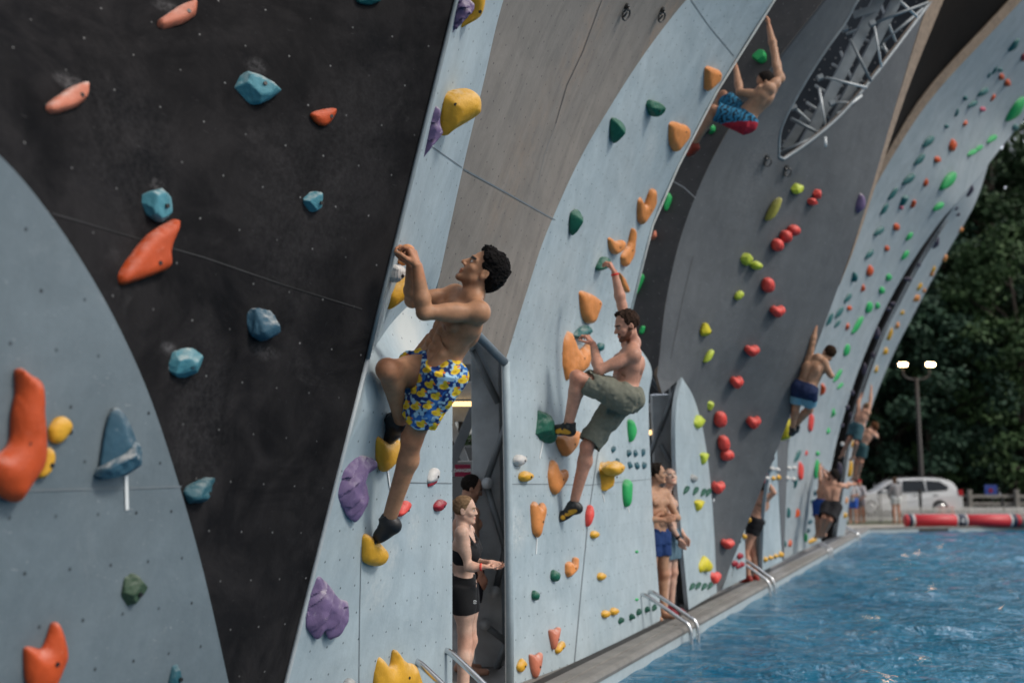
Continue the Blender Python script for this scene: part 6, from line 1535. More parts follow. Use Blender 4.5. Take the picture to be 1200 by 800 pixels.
def sheet(name, outer, z, mat, hole=None, grid=None):
    pts = [Vector((p[0], p[1])) for p in outer] + ([Vector((p[0], p[1])) for p in hole] if hole else [])
    ed = [(i, (i + 1) % len(outer)) for i in range(len(outer))]
    if hole: ed += [(len(outer) + i, len(outer) + (i + 1) % len(hole)) for i in range(len(hole))]
    v, _, f, _, _, _ = delaunay_2d_cdt(pts, ed, [], 0, 1e-5)
    v = np.array([tuple(q) for q in v]); o2 = np.array([p[:2] for p in outer]); h2 = np.array([p[:2] for p in hole]) if hole else None
    ff = []
    for t in f:
        c = v[list(t)].mean(0)[None]
        if inside(o2, c)[0] and not (hole and inside(h2, c)[0]): ff.append(tuple(t))
    V = np.c_[v, np.full(len(v), z)]
    F = []
    for t in ff:
        a, b, c = V[t[0]], V[t[1]], V[t[2]]
        F.append(t if np.cross(b - a, c - a)[2] > 0 else t[::-1])
    return tag(mesh_obj(name, V, F, mat), kind='structure')
sheet('ground', big, -.012, M_asph, POOL)
dk = [uvz(-12, V0 - 6, 0), uvz(-12, VE - .26, 0), uvz(uc + .3, VE - .26, 0), uvz(uc + 4, V0 - 6, 0)]
sheet('pool_deck', dk, .0, M_deck)
fd = [corner - fdir * 6 + WN * 0 + np.array([0, .28, 0]), far_r + np.array([0, .28, 0]), far_r + np.array([0, 2.6, 0]), corner - fdir * 6 + np.array([0, 2.6, 0])]
sheet('far_deck', fd, .004, simple_mat('far_deck_paving', (.34, .31, .26), .85, var=.15, scale=2, dirt=(.2, .18, .14)))
gr = [corner - fdir * 12 + np.array([0, 2.61, 0]), far_r + fdir * 30 + np.array([0, 2.61, 0]), far_r + fdir * 30 + np.array([0, 7.4, 0]), corner - fdir * 12 + np.array([0, 7.4, 0])]
tag(sheet('grass_verge', gr, .0, M_grass), kind='structure')
# coping with a rounded nose, drain slot and tiled wall under it
def along(a, b, prof, name, mat, out):
    d = nrm(b - a); V = []; F = []; m = len(prof)
    for p in (a, b):
        for (o, z) in prof: V.append(p + out * o + ZU * z)
    for i in range(m - 1): F.append((i, i + 1, m + i + 1, m + i))
    return tag(mesh_obj(name, V, F, mat), kind='structure')
np_, fp_ = uvz(-12, VE, 0), corner
along(np_, fp_, [(-.27, -.05), (-.27, .028), (-.145, .032), (-.14, .010), (-.115, .010), (-.11, .032), (-.02, .034), (.012, .024), (.020, .0), (.012, -.03), (.0, -.034)], 'pool_coping', M_cope, WN)
along(np_, fp_, [(-.138, .013), (-.117, .013)], 'drain_channel', M_drain, WN)
along(np_, fp_, [(-.40, .006), (-.275, .006)], 'drain_gap', M_drain, WN)
along(np_, fp_, [(.0, -.035), (.0, -1.2)], 'pool_wall', M_tile, WN)
fn = np.cross(ZU, fdir) * 1.0
if fn[1] > 0: fn = -fn
along(corner, far_r, [(-.30, -.02), (-.30, .03), (0, .034), (.02, .01), (.0, -.04)], 'far_coping', M_cope, fn)
along(corner, far_r, [(.0, -.04), (.0, -1.2)], 'far_pool_wall', M_tile, fn)
# skimmer mouth in the far wall
sk = corner + fdir * ((P(1091, 622, 33) - corner) @ fdir)
tag(MB().box(sk + fn * .004 + ZU * -.10, (1.1, .01, .12), fdir).obj('pool_skimmer', M_drain), 'dark skimmer mouth in the far pool wall under the paving', 'skimmer')

# water: a real rippled sheet
def water():
    m, nt, b = new_mat('pool_water')
    tc = N(nt, 'ShaderNodeTexCoord').outputs['Object']
    deep = NOISE(nt, tc, .35, 4, .6)
    c = MIX(nt, RAMP(nt, deep, .35, .65), (.001, .110, .215), (.003, .17, .30))
    nt.links.new(c, b.inputs['Base Color'])
    b.inputs['Roughness'].default_value = .045
    b.inputs['IOR'].default_value = 1.33
    b.inputs['Specular IOR Level'].default_value = .5
    h1 = NOISE(nt, MAPV(nt, tc, (1.0, 1.35, 1)), 4.2, 5, .58, .9)
    h2 = NOISE(nt, tc, 14, 4, .6, .6)
    h = MATH(nt, 'ADD', h1, MATH(nt, 'MULTIPLY', h2, .22))
    BUMP(nt, b, h, 1.0, .13)
    us = np.concatenate([np.arange(-10, 4, .5), np.arange(4, 14, .10), np.arange(14, 40, .13)])
    vs_ = np.concatenate([np.arange(0, 7, .11), np.arange(7, 28, .15)])
    U_, V_ = np.meshgrid(us, vs_, indexing='ij')
    p = U_[..., None] * WD + (V_ + VE - .005)[..., None] * WN
    # keep inside the far edge
    en = np.array([-fdir[1], fdir[0], 0]);  en = en if en[1] > 0 else -en
    over = (p - corner) @ en
    lim = np.minimum(over, 0.0)
    p = p - en * (over - lim)[..., None]
    z = np.zeros(U_.shape)
    x, y = p[..., 0], p[..., 1]
    r = np.random.default_rng(11)
    for wl, amp, n_ in ((2.6, .010, 4), (1.3, .016, 6), (.66, .017, 9)):
        for _ in range(n_):
            an = r.uniform(0, 2 * math.pi); k = 2 * math.pi / (wl * r.uniform(.75, 1.3))
            z += amp * .55 * np.sin((x * math.cos(an) + y * math.sin(an)) * k + r.uniform(0, 6.28))
    z += vnoise(np.stack([x, y, 0 * x], -1), 1.4, 4) * .012 + vnoise(np.stack([x, y, 0 * x], -1), .5, 6) * .015
    z *= .30 + .70 * np.clip(V_ / 1.6, 0, 1)                 # calmer against the wall
    p[..., 2] = WZ + z
    a, b_ = U_.shape
    F = [(i * b_ + j, (i + 1) * b_ + j, (i + 1) * b_ + j + 1, i * b_ + j + 1) for i in range(a - 1) for j in range(b_ - 1)]
    o = mesh_obj('pool_water', p.reshape(-1, 3), F, m, smooth=True)
    o.data.flip_normals() if o.data.polygons[0].normal.z < 0 else None
    return tag(o, kind='structure')
water()

# ------------------------------------------------------------------ pool ladders
M_steel = simple_mat('polished_steel', (.62, .64, .66), .22, 1.0, var=.05)
def bez(pts, n=6):
    k = np.array(pts, float); out = []
    for i in range(len(k) - 1):
        p0 = k[i - 1] if i else 2 * k[0] - k[1]; p1, p2 = k[i], k[i + 1]; p3 = k[i + 2] if i + 2 < len(k) else 2 * k[-1] - k[-2]
        for j in range(n):
            t = j / n
            out.append(.5 * ((2 * p1) + (-p0 + p2) * t + (2 * p0 - 5 * p1 + 4 * p2 - p3) * t * t + (-p0 + 3 * p1 - 3 * p2 + p3) * t ** 3))
    return out + [k[-1]]
def ladder(u0, gap, label, top=.34):
    r = empty('pool_ladder', uvz(u0, VE - .4, 0), label, 'pool ladder', 'steel ladders along the pool edge')
    for du in (0, gap):
        prof = [(-.50, 0.0), (-.49, top * .8), (-.42, top), (-.30, top * .86), (-.02, top * .38), (.08, .06), (.10, -.1), (.10, -.7)]
        pts = bez([uvz(u0 + du, VE + v, z) for v, z in prof])
        MB().tube(pts, .021, 12).obj('rail', M_steel, r, True)
    for k in (0, 1):
        z = WZ - .12 - .24 * k
        MB().beam(uvz(u0, VE + .10, z), uvz(u0 + gap, VE + .10, z), .08, .025, bev=.005).obj('step', M_steel, r)
    return r
def u_on(x, y, v):
    d = ray(x, y); t = (v - CAM @ WN) / (d @ WN); return (CAM + d * t) @ WD
u1 = u_on(580, 802, VE + .02)
ladder(u_on(553, 800, VE - .02), .42, 'steel pool ladder rails nearest the camera, beside the blond girl', .46)
ladder(u_on(804, 727, VE + .05), .30, 'steel pool ladder in front of the man in navy shorts', .36)
ladder(u_on(898, 676, VE + .05), .38, 'steel pool ladder by the person in black swim shorts', .40)
ladder(u_on(969, 639, VE + .05), .45, 'steel pool ladder by the two climbers crouching at the far wall', .34)
ladder(u_on(1003, 617, VE + .05), .4, 'pale steel ladder at the far corner of the pool', .34)

# ------------------------------------------------------------------ steelwork seen through the openings
M_galv = simple_mat('galvanised_steel', (.60, .64, .66), .5, .25, var=.18, scale=4, dirt=(.12, .13, .135))
M_galv_d = simple_mat('dark_steel', (.24, .27, .29), .55, .3, var=.15)
M_warm = bpy.data.materials.new('warm_tube'); M_warm.use_nodes = True
_b = M_warm.node_tree.nodes['Principled BSDF']; _b.inputs['Emission Color'].default_value = (1, .62, .25, 1); _b.inputs['Emission Strength'].default_value = 2.2; _b.inputs['Base Color'].default_value = (.8, .6, .35, 1)
r1 = empty('support_tower', P(566, 836, 8.6), 'galvanised steel frame with columns and tie rods inside the opening behind the blond girl', 'steel tower')
def bm_(root, name, a, b, w, h, mat=M_galv, kind='beam'):
    m = MB()
    if kind == 'i': m.ibeam(P(*a), P(*b), w, h)
    elif kind == 'tube': m.tube([P(*a), P(*b)], w, 10)
    else: m.beam(P(*a), P(*b), w, h, up=FW, bev=.004)
    return m.obj(name, mat, root, kind == 'tube')
bm_(r1, 'column', (567.5, 370, 8.75), (574, 862, 8.75), .235, .16)
bm_(r1, 'column', (590, 400, 9.1), (592, 850, 9.1), .09, .2, M_galv_d)
for a, b in [((551, 405, 8.62), (584, 472, 8.62)), ((597, 486, 8.6), (571, 560, 8.6)), ((571, 572, 8.58), (600, 668, 8.58)), ((581, 690, 8.6), (600, 610, 8.6)), ((566, 730, 8.55), (594, 752, 8.55)), ((578, 795, 8.6), (598, 738, 8.6)), ((580, 420, 8.7), (578, 520, 8.7))]:
    bm_(r1, 'tie_rod', a, b, .028, .03, M_galv_d, 'tube')
for x, y in ((571, 566), (580, 693), (552, 404), (568, 731)):
    MB().tube([P(x, y, 8.64), P(x, y, 8.5)], .05, 10).obj('joint', M_galv, r1, True)
bm_(r1, 'girder', (505, 418, 9.4), (556, 419, 9.4), .12, .1); bm_(r1, 'girder', (505, 432, 9.9), (556, 433, 9.9), .20, .1, M_galv_d)
bm_(r1, 'girder', (505, 457, 9.4), (556, 457, 9.4), .16, .1); bm_(r1, 'girder', (505, 484, 9.6), (556, 485, 9.6), .14, .1)
bm_(r1, 'brace', (526, 550, 9.2), (556, 478, 9.2), .09, .05, M_galv_d); bm_(r1, 'brace', (526, 490, 9.5), (557, 570, 9.5), .07, .05)
bm_(r1, 'brace', (532, 445, 10.2), (556, 420, 10.2), .06, .05, M_galv_d)
bm_(r1, 'girder', (505, 549, 9.35), (556, 549, 9.35), .14, .06)
tag(MB().tube([P(500, 473, 9.3), P(554, 473, 9.3)], .022, 8).obj('tube_light', M_warm, None, True), 'warm glowing tube light in the steel frame above the danger sign', 'tube light')
# sign
M_signred = simple_mat('sign_red', (.36, .02, .075), .5, var=.05)
sg = MB().beam(P(533, 551, 8.92), P(551.5, 551, 8.92), .003, .105, up=UP)
sgo = tag(sg.obj('danger_sign', M_signred), 'small crimson sign reading DANGER in white, fixed in the steel frame', 'sign')
def text(body, loc, size, mat, parent, name='lettering', ex=RT, ey=UP):
    cu = bpy.data.curves.new(name, 'FONT'); cu.body = body; cu.size = size; cu.extrude = .001; cu.align_x = 'CENTER'; cu.align_y = 'CENTER'
    cu.materials.append(mat); cu.offset = .002
    tmp = bpy.data.objects.new(name, cu); COL.objects.link(tmp); bpy.context.view_layer.update()
    me = bpy.data.meshes.new_from_object(tmp.evaluated_get(bpy.context.evaluated_depsgraph_get()))
    bpy.data.objects.remove(tmp); bpy.data.curves.remove(cu)
    o = bpy.data.objects.new(name, me)
    M3 = Matrix((tuple(ex), tuple(ey), tuple(np.cross(ex, ey)))).transposed()
    o.matrix_world = Matrix.Translation([float(q) for q in loc]) @ M3.to_4x4()
    COL.objects.link(o); o.parent = parent
    if parent is not None: o.matrix_parent_inverse = Matrix.Translation(parent.location).inverted()
    return o
text('DANGER', P(542, 551, 8.92) - FW * .004, .0385, M_tape, sgo)
# backs of the tower, a dark box added to close the view, a stowed case
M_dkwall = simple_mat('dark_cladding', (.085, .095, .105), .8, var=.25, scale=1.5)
tag(MB().beam(P(480, 425, 11.2), P(640, 425, 11.2), .06, .95, up=UP).obj('backing_wall', M_galv_d), 'blue-grey backing board high up behind the first opening', 'wall', None, 'thing')
sh = MB().box(np.array([-.75, 13.6, 1.0]), (2.9, .5, 2.0), RT, .02)
tag(sh.obj('backdrop_box', M_dkwall), 'dark added container standing behind the first opening', 'backdrop')
tag(MB().box(P(589, 552, 9.6), (.30, .25, .10), RT, .01).obj('blue_case', simple_mat('blue_plastic', (.01, .04, .22), .5)), 'dark blue case stowed in the steel frame', 'case')
r2 = empty('support_tower', P(775, 722, 12.9), 'dark steel frame in the narrow opening behind the man in navy shorts', 'steel tower')
bm_(r2, 'column', (773, 462, 13.0), (783, 730, 13.0), .22, .16)
bm_(r2, 'column', (792, 440, 13.2), (797, 720, 13.2), .16, .16, M_galv_d)
for a, b in [((757, 438, 12.75), (774, 458, 12.75)), ((793, 452, 12.8), (773, 505, 12.8)), ((757, 545, 12.8), (772, 505, 12.8)), ((774, 520, 12.8), (796, 560, 12.8))]:
    bm_(r2, 'tie_rod', a, b, .03, .03, M_galv_d, 'tube')
bm_(r2, 'girder', (752, 478, 13.6), (800, 478, 13.6), .12, .1); bm_(r2, 'girder', (752, 492, 13.6), (800, 492, 13.6), .22, .1, M_galv_d)
tag(MB().tube([P(752, 506.5, 13.3), P(764, 506.5, 13.3)], .03, 8).obj('tube_light', M_warm, None, True), 'short glowing tube light in the narrow opening above the man in navy shorts', 'tube light')
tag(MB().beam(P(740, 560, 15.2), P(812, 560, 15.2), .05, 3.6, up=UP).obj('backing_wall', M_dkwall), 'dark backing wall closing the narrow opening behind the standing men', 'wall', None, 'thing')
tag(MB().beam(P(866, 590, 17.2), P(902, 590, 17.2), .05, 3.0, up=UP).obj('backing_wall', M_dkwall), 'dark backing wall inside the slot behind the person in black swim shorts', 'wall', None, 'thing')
# truss in the boat-shaped opening
M_rim = simple_mat('rim_steel', (.22, .25, .27), .45, .2, var=.15)
hp3 = [P(x, y, pG.t(x, y) + .02) for x, y, _ in HOLE]
MB().tube(hp3 + [hp3[0]], .026, 8, False).obj('opening_rim', M_rim, pG.obj, True)
M_back_dots = panel_mat('back_panel_light_dots', (.030, .040, .052), (.045, .055, .068), (.62, .62, .60), dotr=.010, chalk=.1, chalkcol=(.1, .12, .14), streak=.2)  # pale dots put points of light into the colour at the bolt holes
pT = Panel('climbing_wall', 'dark blue-grey back board seen through the boat-shaped opening', [[U(885, 215, 16.0), U(885, 80, 16.2), U(985, -60, 16.6)], [U(985, -60, 16.6), U(1090, -60, 16.9)], [U(1090, -60, 16.9), U(1085, 30, 16.5), U(1000, 150, 16.2), U(930, 215, 16.0)], [U(930, 215, 16.0), U(885, 215, 16.0)]], [M_back_dots, M_edge_black, M_back])
r3 = empty('steel_truss', P(985, 100, 13.9), 'grey steel truss with twin girders inside the boat-shaped opening of the slate panel', 'steel truss')
TT = 13.9
bm_(r3, 'girder', (935, 186, TT), (1036, -14, TT), .15, .10, M_galv_d); bm_(r3, 'girder', (958, 180, TT + .25), (1058, -14, TT + .25), .13, .10, M_galv_d)
bm_(r3, 'girder', (920, 175, TT + .4), (948, 132, TT + .4), .12, .08, M_galv_d)
for a, b, w in [((996, 46, TT - .15), (1021, 96, TT - .15), .032), ((968, 91, TT - .2), (1016, 103, TT - .2), .028), ((960, 104, TT - .2), (968, 152, TT - .2), .028), ((927, 139, TT - .3), (963, 158, TT - .3), .036), ((913, 180, TT - .4), (958, 160, TT - .4), .045),
                ((1024, 28, TT - .1), (1033, 79, TT - .1), .025), ((1022, 28, TT), (1088, 3, TT), .032), ((1020, 62, TT + .3), (1082, 10, TT + .3), .032), ((1034, 50, TT + .3), (1042, 68, TT + .3), .03), ((976, 120, TT), (1005, 121, TT), .028), ((983, 133, TT - .2), (1010, 112, TT - .2), .028), ((930, 125, TT - .2), (962, 155, TT + .1), .03), ((992, 40, TT), (1024, 28, TT), .03), ((1055, 2, TT), (1075, 20, TT + .2), .03), ((945, 120, TT + .3), (975, 140, TT + .3), .03), ((955, 100, TT + .35), (1000, 128, TT + .35), .03), ((975, 75, TT + .35), (1018, 100, TT + .35), .03), ((1000, 40, TT + .35), (1045, 62, TT + .35), .03), ((940, 165, TT + .3), (985, 112, TT + .3), .03), ((985, 60, TT + .3), (1008, 118, TT + .3), .03), ((1030, 0, TT + .3), (1050, 50, TT + .3), .03)]:
    bm_(r3, 'strut', a, b, w * .62, w, M_rim if w > .03 else M_galv, 'tube')
for x, y in ((990, 34), (961, 91), (1022, 28), (975, 121), (930, 126), (984, 134)):
    MB().box(P(x, y, TT - .2), (.075, .075, .075), nrm(RT + UP * .4), .012).obj('joint', M_galv_d, r3)
bm_(r3, 'plate', (1000, 18, TT - .12), (1026, 10, TT - .12), .10, .02, M_rim)
MB().tube([P(967, 161, 13.3), P(967.5, 172, 13.25)], .02, 8).obj('bolt', M_galv, r3, True)

# ------------------------------------------------------------------ beyond the pool
M_white = simple_mat('white_paint', (.70, .70, .68), .5, var=.06)
M_navy = simple_mat('navy_vinyl', (.015, .02, .05), .5)
M_redv = simple_mat('red_vinyl', (.55, .025, .035), .45, var=.12, scale=2)
M_blk = simple_mat('black_metal', (.015, .015, .016), .5)
M_greyw = simple_mat('weathered_wood', (.22, .21, .19), .85, var=.25, scale=5)
TR = tdepth(corner) + 1.35
def gxy(x, t, z=0.0):                 # a spot above the ground: picture column and distance
    p = P(x, 560, t); return np.array([p[0], p[1], z])
# the long red roll lying on the far deck
rr = empty('rolled_pool_float', gxy(1125, TR, 0), 'long red roll with navy and white bands lying on the far deck', 'pool float')
rad = .205
def seg(x0, x1, mat, name, r=rad):
    a, b = gxy(x0, TR, rad + .004), gxy(x1, TR, rad + .004)
    d = nrm(b - a); e = .012
    MB().tube([a, a + d * e, b - d * e, b], [r - .012, r, r, r - .012], 24).obj(name, mat, rr, True)
for x0, x1, m_, nme in [(1058, 1061, M_redv, 'red_section'), (1061, 1065.5, M_navy, 'navy_band'), (1065.5, 1068, M_white, 'white_band'), (1068, 1116.5, M_redv, 'red_section'), (1116.5, 1118.5, M_white, 'white_band'), (1118.5, 1127, M_navy, 'navy_band'), (1127, 1129, M_white, 'white_band'), (1129, 1179, M_redv, 'red_section'), (1179, 1181.5, M_white, 'white_band'), (1181.5, 1186.5, M_navy, 'navy_band'), (1186.5, 1191, M_redv, 'red_section'), (1191, 1196, M_greyw, 'grey_band'), (1196, 1245, M_redv, 'red_section')]:
    seg(x0, x1, m_, nme, rad if 'red' in nme else rad + .006)
ec = gxy(1122.7, TR, rad + .01) + np.array([0, -rad - .010, .0])
mbm = MB().tube([ec + np.array([math.cos(q) * .055, 0, math.sin(q) * .055]) for q in np.linspace(0, 2 * math.pi, 13)], .014, 6)
mbm.tube([ec + np.array([-.03, 0, .0]), ec + np.array([.03, 0, .0])], .014, 6)
mbm.obj('emblem', M_white, rr)
# picket fences: low one behind the roll, taller one by the corner
def picket(x0, x1, t, h, label, posts):
    r = empty('picket_fence', gxy((x0 + x1) / 2, t), label, 'fence')
    a, b = gxy(x0, t), gxy(x1, t); L = np.linalg.norm(b - a); d = nrm(b - a); n = int(L / .115)
    m = MB()
    for i in range(n):
        p = a + d * (i + .5) * L / n
        m.beam(p + ZU * .05, p + ZU * h, .05, .02, up=(0, 1, 0))
    m.obj('picket_panel', M_white, r)
    for z in (.14, h - .10):
        MB().beam(a + ZU * z + FW * .03, b + ZU * z + FW * .03, .03, .05).obj('rail', M_white, r)
    for x, ph in posts:
        MB().beam(gxy(x, t, 0) + FW * .06, gxy(x, t, ph) + FW * .06, .09, .09, up=(0, 1, 0), bev=.01).obj('post', M_blk, r)
picket(985, 1062, TR + 3.4, 1.02, 'white picket fence between the far pool corner and the parked car', [(1030, 1.1)])
picket(1062, 1260, TR + 3.4, .56, 'low white picket fence running behind the long red roll', [(1078, 1.2), (1174, .9)])
# rail fence
rf = empty('rail_fence', gxy(1160, 46), 'weathered grey wooden rail fence right of the parked car', 'fence')
for z in (.78, .45): MB().beam(gxy(1108, 46, z), gxy(1260, 46, z), .05, .14).obj('rail', M_greyw, rf)
for x in (1135, 1190, 1240): MB().beam(gxy(x, 45.9, 0), gxy(x, 45.9, 1.08), .18, .18, up=(0, 1, 0), bev=.02).obj('post', M_greyw, rf)
# blue board with a red mark
bb = empty('notice_board', gxy(1160, 47.5), 'small blue board with a red mark standing behind the rail fence', 'board')
MB().beam(gxy(1153, 47.5, .98), gxy(1167.5, 47.5, .98), .05, .58, bev=.03).obj('panel', simple_mat('blue_board', (.012, .04, .24), .5), bb)
MB().tube([gxy(1160.3, 47.46, 1.02), gxy(1160.3, 47.43, 1.02)], .09, 12).obj('red_mark', M_redv, bb)
MB().beam(gxy(1160, 47.55, 0), gxy(1160, 47.55, .75), .07, .07, up=(0, 1, 0)).obj('post', M_blk, bb)
# orange tubs by the car
for x, lab in ((1101, 'orange-red tub on the ground behind the parked car, nearer the car'), (1111, 'orange-red tub on the ground behind the parked car, farther right')):
    p = gxy(x, 42.5, 0)
    t_ = MB().tube([p + ZU * .02, p + ZU * .08, p + ZU * .28, p + ZU * .36, p + ZU * .37], [.14, .17, .19, .21, .17], 16)
    o = tag(t_.obj('plastic_tub', simple_mat('orange_tub', (.52, .08, .03), .5), None, True), lab, 'tub', 'orange-red tubs by the car')
    MB().tube([p + ZU * .372, p + ZU * .40], [.21, .16], 16).obj('lid', simple_mat('tub_lid', (.42, .05, .03), .5), o, True)

# parked car: white estate seen from its side, tail to the right
def car():
    yaw = math.radians(-10); c0 = gxy(1054, 43.8, 0)
    ex = np.array([math.cos(yaw), math.sin(yaw), 0]); ey = np.array([-math.sin(yaw), math.cos(yaw), 0])
    def W(x, y, z): return c0 + ex * x + ey * y + ZU * z
    r = empty('parked_car', c0, 'white estate car with dark windows parked behind the picket fence', 'car')
    M_body = simple_mat('white_car_paint', (.78, .79, .80), .25, var=.02); M_gl = simple_mat('car_glass', (.012, .016, .02), .08, var=.02); M_rub = simple_mat('tyre_rubber', (.02, .02, .02), .8); M_rimc = simple_mat('alloy', (.45, .46, .47), .3, .8)
    M_tl = simple_mat('tail_lamp_red', (.45, .01, .015), .25)
    side = [(-2.25, .35), (-2.30, .62), (-2.15, .82), (-1.25, .98), (-.55, 1.44), (.0, 1.56), (.9, 1.60), (1.55, 1.55), (1.95, 1.40), (2.17, 1.02), (2.26, .92), (2.30, .55), (2.24, .34), (1.72, .30), (1.66, .55), (1.40, .70), (1.12, .55), (1.06, .28), (-1.06, .28), (-1.12, .55), (-1.40, .70), (-1.66, .55), (-1.72, .30)]
    lvl = []
    for yy, inset in ((-.90, .0), (-.80, .0)):
        pass
    V = []; F = []; n = len(side)
    def wid(z): return .90 - max(0, z - .95) * .28 - max(0, .5 - z) * .08
    prof = spline([(x, z, 0) for x, z in side] + [(side[0][0], side[0][1], 0)], 4)[:-1]
    n = len(prof)
    ys = [-1, -.93, .93, 1]
    for k in ys:
        for x, z, _ in prof:
            s = .985 if abs(k) == 1 else 1.0
            V.append(W(x * s, wid(z) * k, .3 + (z - .3) * (1.0 if s == 1 else .985)))
    for j in range(3):
        for i in range(n): F.append((j * n + i, j * n + (i + 1) % n, (j + 1) * n + (i + 1) % n, (j + 1) * n + i))
    F.append(tuple(range(n))[::-1]); F.append(tuple(range(3 * n, 4 * n)))
    mesh_obj('body', V, F, M_body, r)
    def pane(pts, off=.012):
        vv = [W(x, -(wid(z) + off) * .985, z) for x, z in pts]; v2 = [W(x, -(wid(z) - .02) * .985, z) for x, z in pts]; k = len(pts)
        mesh_obj('window', vv + v2, [tuple(range(k))] + [(i, k + i, k + (i + 1) % k, (i + 1) % k) for i in range(k)], M_gl, r)
    pane([(-1.05, 1.02), (-.52, 1.38), (-.12, 1.47), (-.12, 1.02)]); pane([(-.04, 1.02), (-.04, 1.48), (.82, 1.50), (.86, 1.02)]); pane([(.94, 1.04), (.90, 1.49), (1.45, 1.45), (1.78, 1.22), (1.70, 1.08)])
    rw = [W(1.99, -.6, 1.38), W(1.99, .6, 1.38), W(2.20, .70, 1.04), W(2.20, -.70, 1.04)]
    mesh_obj('rear_window', [q + ex * .03 for q in rw] + rw, [(0, 1, 2, 3), (0, 4, 5, 1), (1, 5, 6, 2), (2, 6, 7, 3), (3, 7, 4, 0)], M_gl, r)
    for k in (-1, 1):
        MB().beam(W(2.21, k * .80, .86), W(2.21, k * .80, 1.10), .22, .20, up=ex, bev=.03).obj('tail_lamp', M_tl, r)
        MB().tube([W(-.6, k * .70, 1.50), W(.0, k * .70, 1.63), W(1.3, k * .68, 1.65), W(1.6, k * .68, 1.58)], .02, 6).obj('roof_rail', M_blk, r)
    for x in (-1.40, 1.40):
        for k in (-1, 1):
            w = MB().tube([W(x, k * .70, .33), W(x, k * .72, .33), W(x, k * .89, .33), W(x, k * .91, .33)], [.30, .33, .33, .30], 22).obj('wheel', M_rub, r, True)
            MB().tube([W(x, k * .905, .33), W(x, k * .93, .33)], [.22, .18], 16).obj('rim', M_rimc, w)
    MB().beam(W(2.27, -.8, .48), W(2.27, .8, .48), .12, .22, bev=.03).obj('bumper', M_blk, r)
    MB().beam(W(-.9, -.97, 1.03), W(-.72, -.97, 1.06), .16, .12, bev=.03).obj('mirror', M_body, r)
    for x in (.35, 1.15): MB().beam(W(x, -.905, .88), W(x + .18, -.905, .88), .02, .03).obj('handle', M_blk, r)
car()
# lamp post with two lit heads
LT = 45.0
lp = empty('lamp_post', gxy(1083.5, LT), 'tall grey lamp post with two lit floodlight heads', 'lamp post')
zt = P(1076, 441, LT)[2]; px_ = gxy(1080, LT)
MB().tube([px_, px_ + ZU * .5, px_ + ZU * zt], [.13, .105, .075], 14).obj('pole', simple_mat('lamp_pole_paint', (.032, .028, .026), .6), lp, True)
hx = 32 / 2 / FPX * LT
for k in (-1, 1):
    c = px_ + ZU * zt
    pts = bez([c + RT * .0 + ZU * -.08, c + RT * k * hx * .45 + ZU * -.06, c + RT * k * hx * .92 + ZU * .10, c + RT * k * hx + ZU * .50])
    MB().tube(pts, .045, 10).obj('arm', simple_mat('lamp_pole_paint', (.032, .028, .026), .6), lp, True)
    hc_ = c + RT * k * hx * 1.02 + ZU * .60
    hd = MB().beam(hc_ - RT * .19, hc_ + RT * .19, .26, .14, bev=.02).obj('lamp_head', M_blk, lp)
    me = bpy.data.materials.new('lit_lens'); me.use_nodes = True
    bb_ = me.node_tree.nodes['Principled BSDF']; bb_.inputs['Emission Color'].default_value = (1, .66, .34, 1); bb_.inputs['Emission Strength'].default_value = 60
    MB().beam(hc_ - RT * .18 - FW * .135, hc_ + RT * .18 - FW * .135, .012, .125).obj('lens', me, hd)

# ------------------------------------------------------------------ trees
def leaf_mat(name, a, b_):
    m, nt, b = new_mat(name)
    tc = N(nt, 'ShaderNodeTexCoord').outputs['Object']
    c = MIX(nt, RAMP(nt, NOISE(nt, tc, .55, 3), .35, .65), a, b_)
    c = MIX(nt, MATH(nt, 'MULTIPLY', RAMP(nt, NOISE(nt, tc, 5.0, 2), .5, .7), .5), c, tuple(q * 1.7 for q in b_))
    nt.links.new(c, b.inputs['Base Color']); b.inputs['Roughness'].default_value = .65; b.inputs['Specular IOR Level'].default_value = .25
    return m
LM = [leaf_mat('dark_foliage', (.020, .046, .020), (.036, .072, .028)), leaf_mat('mid_foliage', (.036, .076, .030), (.065, .115, .042)), leaf_mat('blue_green_foliage', (.024, .056, .036), (.040, .084, .050))]
M_bark = simple_mat('bark', (.07, .055, .045), .9, var=.3, scale=4, bump=.4)
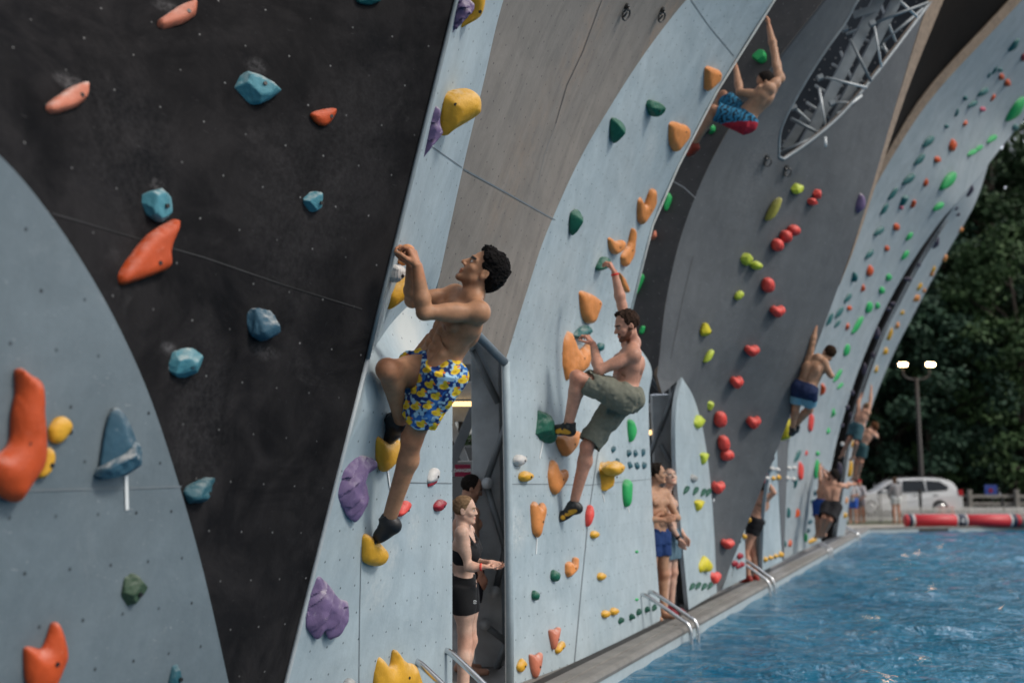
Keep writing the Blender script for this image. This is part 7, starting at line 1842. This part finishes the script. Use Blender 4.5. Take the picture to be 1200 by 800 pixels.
def tree(x, t, h, w, label, m=0, low=.18, n=70, leaf=.30, seed=1, per=110, droop=0.3):
    base = gxy(x, t)
    r = np.random.default_rng(seed)
    root = empty('tree', base, label, 'tree', 'trees behind the car park')
    mb = MB(); top = base + ZU * h * .92 + np.array([r.uniform(-.5, .5), 0, 0])
    mb.tube([base, base + ZU * h * .3 + RT * r.uniform(-.2, .2), base + ZU * h * .6 + RT * r.uniform(-.3, .3), top], [h * .020, h * .015, h * .009, .03], 9)
    cl = []
    for i in range(n):
        z = low + (1 - low) * r.beta(1.3, 1.2)
        env = w * (math.sin(math.pi * min(1, (z - low) / (1 - low) * .86 + .14)) ** .65)
        an = r.uniform(0, 2 * math.pi); rad = env * math.sqrt(r.uniform(.12, 1.0))
        p = base + ZU * h * z + np.array([math.cos(an), math.sin(an), 0]) * rad
        cl.append((p, r.uniform(.55, 1.15) * w * .24))
        if i % 4 == 0:
            q = base + ZU * h * max(.12, z - .16)
            mb.tube([q, (q + p) / 2 + ZU * .25, p], [h * .006, h * .004, .015], 5)
    mb.obj('trunk', M_bark, root, True)
    V = []; 
    for p, s in cl:
        k = per
        d = r.normal(size=(k, 3)); d /= np.linalg.norm(d, axis=1)[:, None]
        c = p + d * (r.uniform(.35, 1.0, (k, 1)) ** .6) * s * np.array([1.15, 1.15, .62]) 
        c[:, 2] -= droop * ((c[:, 0] - p[0]) ** 2 + (c[:, 1] - p[1]) ** 2) / max(s, .3) * .5
        a = d + r.normal(size=(k, 3)) * .7 + np.array([0, 0, .4]); a /= np.linalg.norm(a, axis=1)[:, None]
        e1 = np.cross(a, r.normal(size=(k, 3))); e1 /= np.linalg.norm(e1, axis=1)[:, None]; e2 = np.cross(a, e1)
        sz = (leaf * r.uniform(.55, 1.25, (k, 1)))
        V.append(np.stack([c - e1 * sz * .5, c + e2 * sz * .30, c + e1 * sz * .5, c - e2 * sz * .30], 1).reshape(-1, 3))
    V = np.concatenate(V); nf = len(V) // 4
    me = bpy.data.meshes.new('crown'); me.vertices.add(len(V)); me.vertices.foreach_set('co', V.astype(np.float32).ravel())
    me.loops.add(len(V)); me.loops.foreach_set('vertex_index', np.arange(len(V), dtype=np.int32))
    me.polygons.add(nf); me.polygons.foreach_set('loop_start', np.arange(0, len(V), 4, dtype=np.int32)); me.polygons.foreach_set('loop_total', np.full(nf, 4, dtype=np.int32))
    me.materials.append(LM[m]); me.update(); me.validate()
    link(bpy.data.objects.new('crown', me), root)
TREES = [
    (1000, 66, 23, 5.5, 'dark broadleaf tree at the back, left behind the far climbers', 0), (1062, 70, 25, 6.5, 'tall dark tree at the back, left of the lamp post', 0), (1122, 68, 24, 6.5, 'tall dark tree at the back, behind the lamp post', 2),
    (1182, 66, 25.6, 6.0, 'tall dark tree at the back, under the patch of sky', 0), (1240, 68, 27, 6.5, 'tall dark tree at the back, at the right edge of the picture', 0), (1300, 70, 25, 7, 'tall dark tree outside the right edge', 0),
    (1034, 58, 13.5, 4.4, 'lower blue-green tree behind the parked car', 2), (1093, 56, 11.5, 4.6, 'lower blue-green tree right behind the lamp post', 2), (1150, 57, 14.5, 4.8, 'lighter green bushy tree right of the lamp post', 1), (1205, 55, 15.5, 4.8, 'lighter green bushy tree at the right edge of the picture', 1),
    (1262, 57, 14, 5, 'lower bushy tree outside the right edge', 2), (975, 60, 16, 5, 'dark tree mostly hidden by the farthest pale panel', 0),
]
for i, (x, t, h, w, lab, m) in enumerate(TREES):
    tree(x, t, h, w, lab, m, low=.10 if h > 20 else .04, n=120 if h > 20 else 95, leaf=.42 if h > 20 else .36, seed=20 + i, per=120)
# a hedge-like dark wood further back, one mass
r_ = np.random.default_rng(3)
mbv = []
for i in range(9000):
    x = r_.uniform(930, 1420); p = gxy(x, r_.uniform(76, 84)); z = 27.0 * r_.beta(1.3, 1.15)
    c = p + ZU * z; a = nrm(r_.normal(size=3)); e1 = nrm(np.cross(a, r_.normal(size=3))); e2 = np.cross(a, e1); s_ = r_.uniform(.9, 2.0)
    mbv += [c - e1 * s_ * .5, c + e2 * s_ * .35, c + e1 * s_ * .5, c - e2 * s_ * .35]
w_ = mesh_obj('far_wood', mbv, [(i, i + 1, i + 2, i + 3) for i in range(0, len(mbv), 4)], LM[0])
tag(w_, 'dark wood filling the distance behind the trees', 'wood', None, 'stuff')
# shrubs glimpsed through the first opening
tree(541, 15.5, 3.4, 1.2, 'green shrub glimpsed through the first opening, behind the dark added container', 1, low=.02, n=50, leaf=.16, seed=77, per=110)
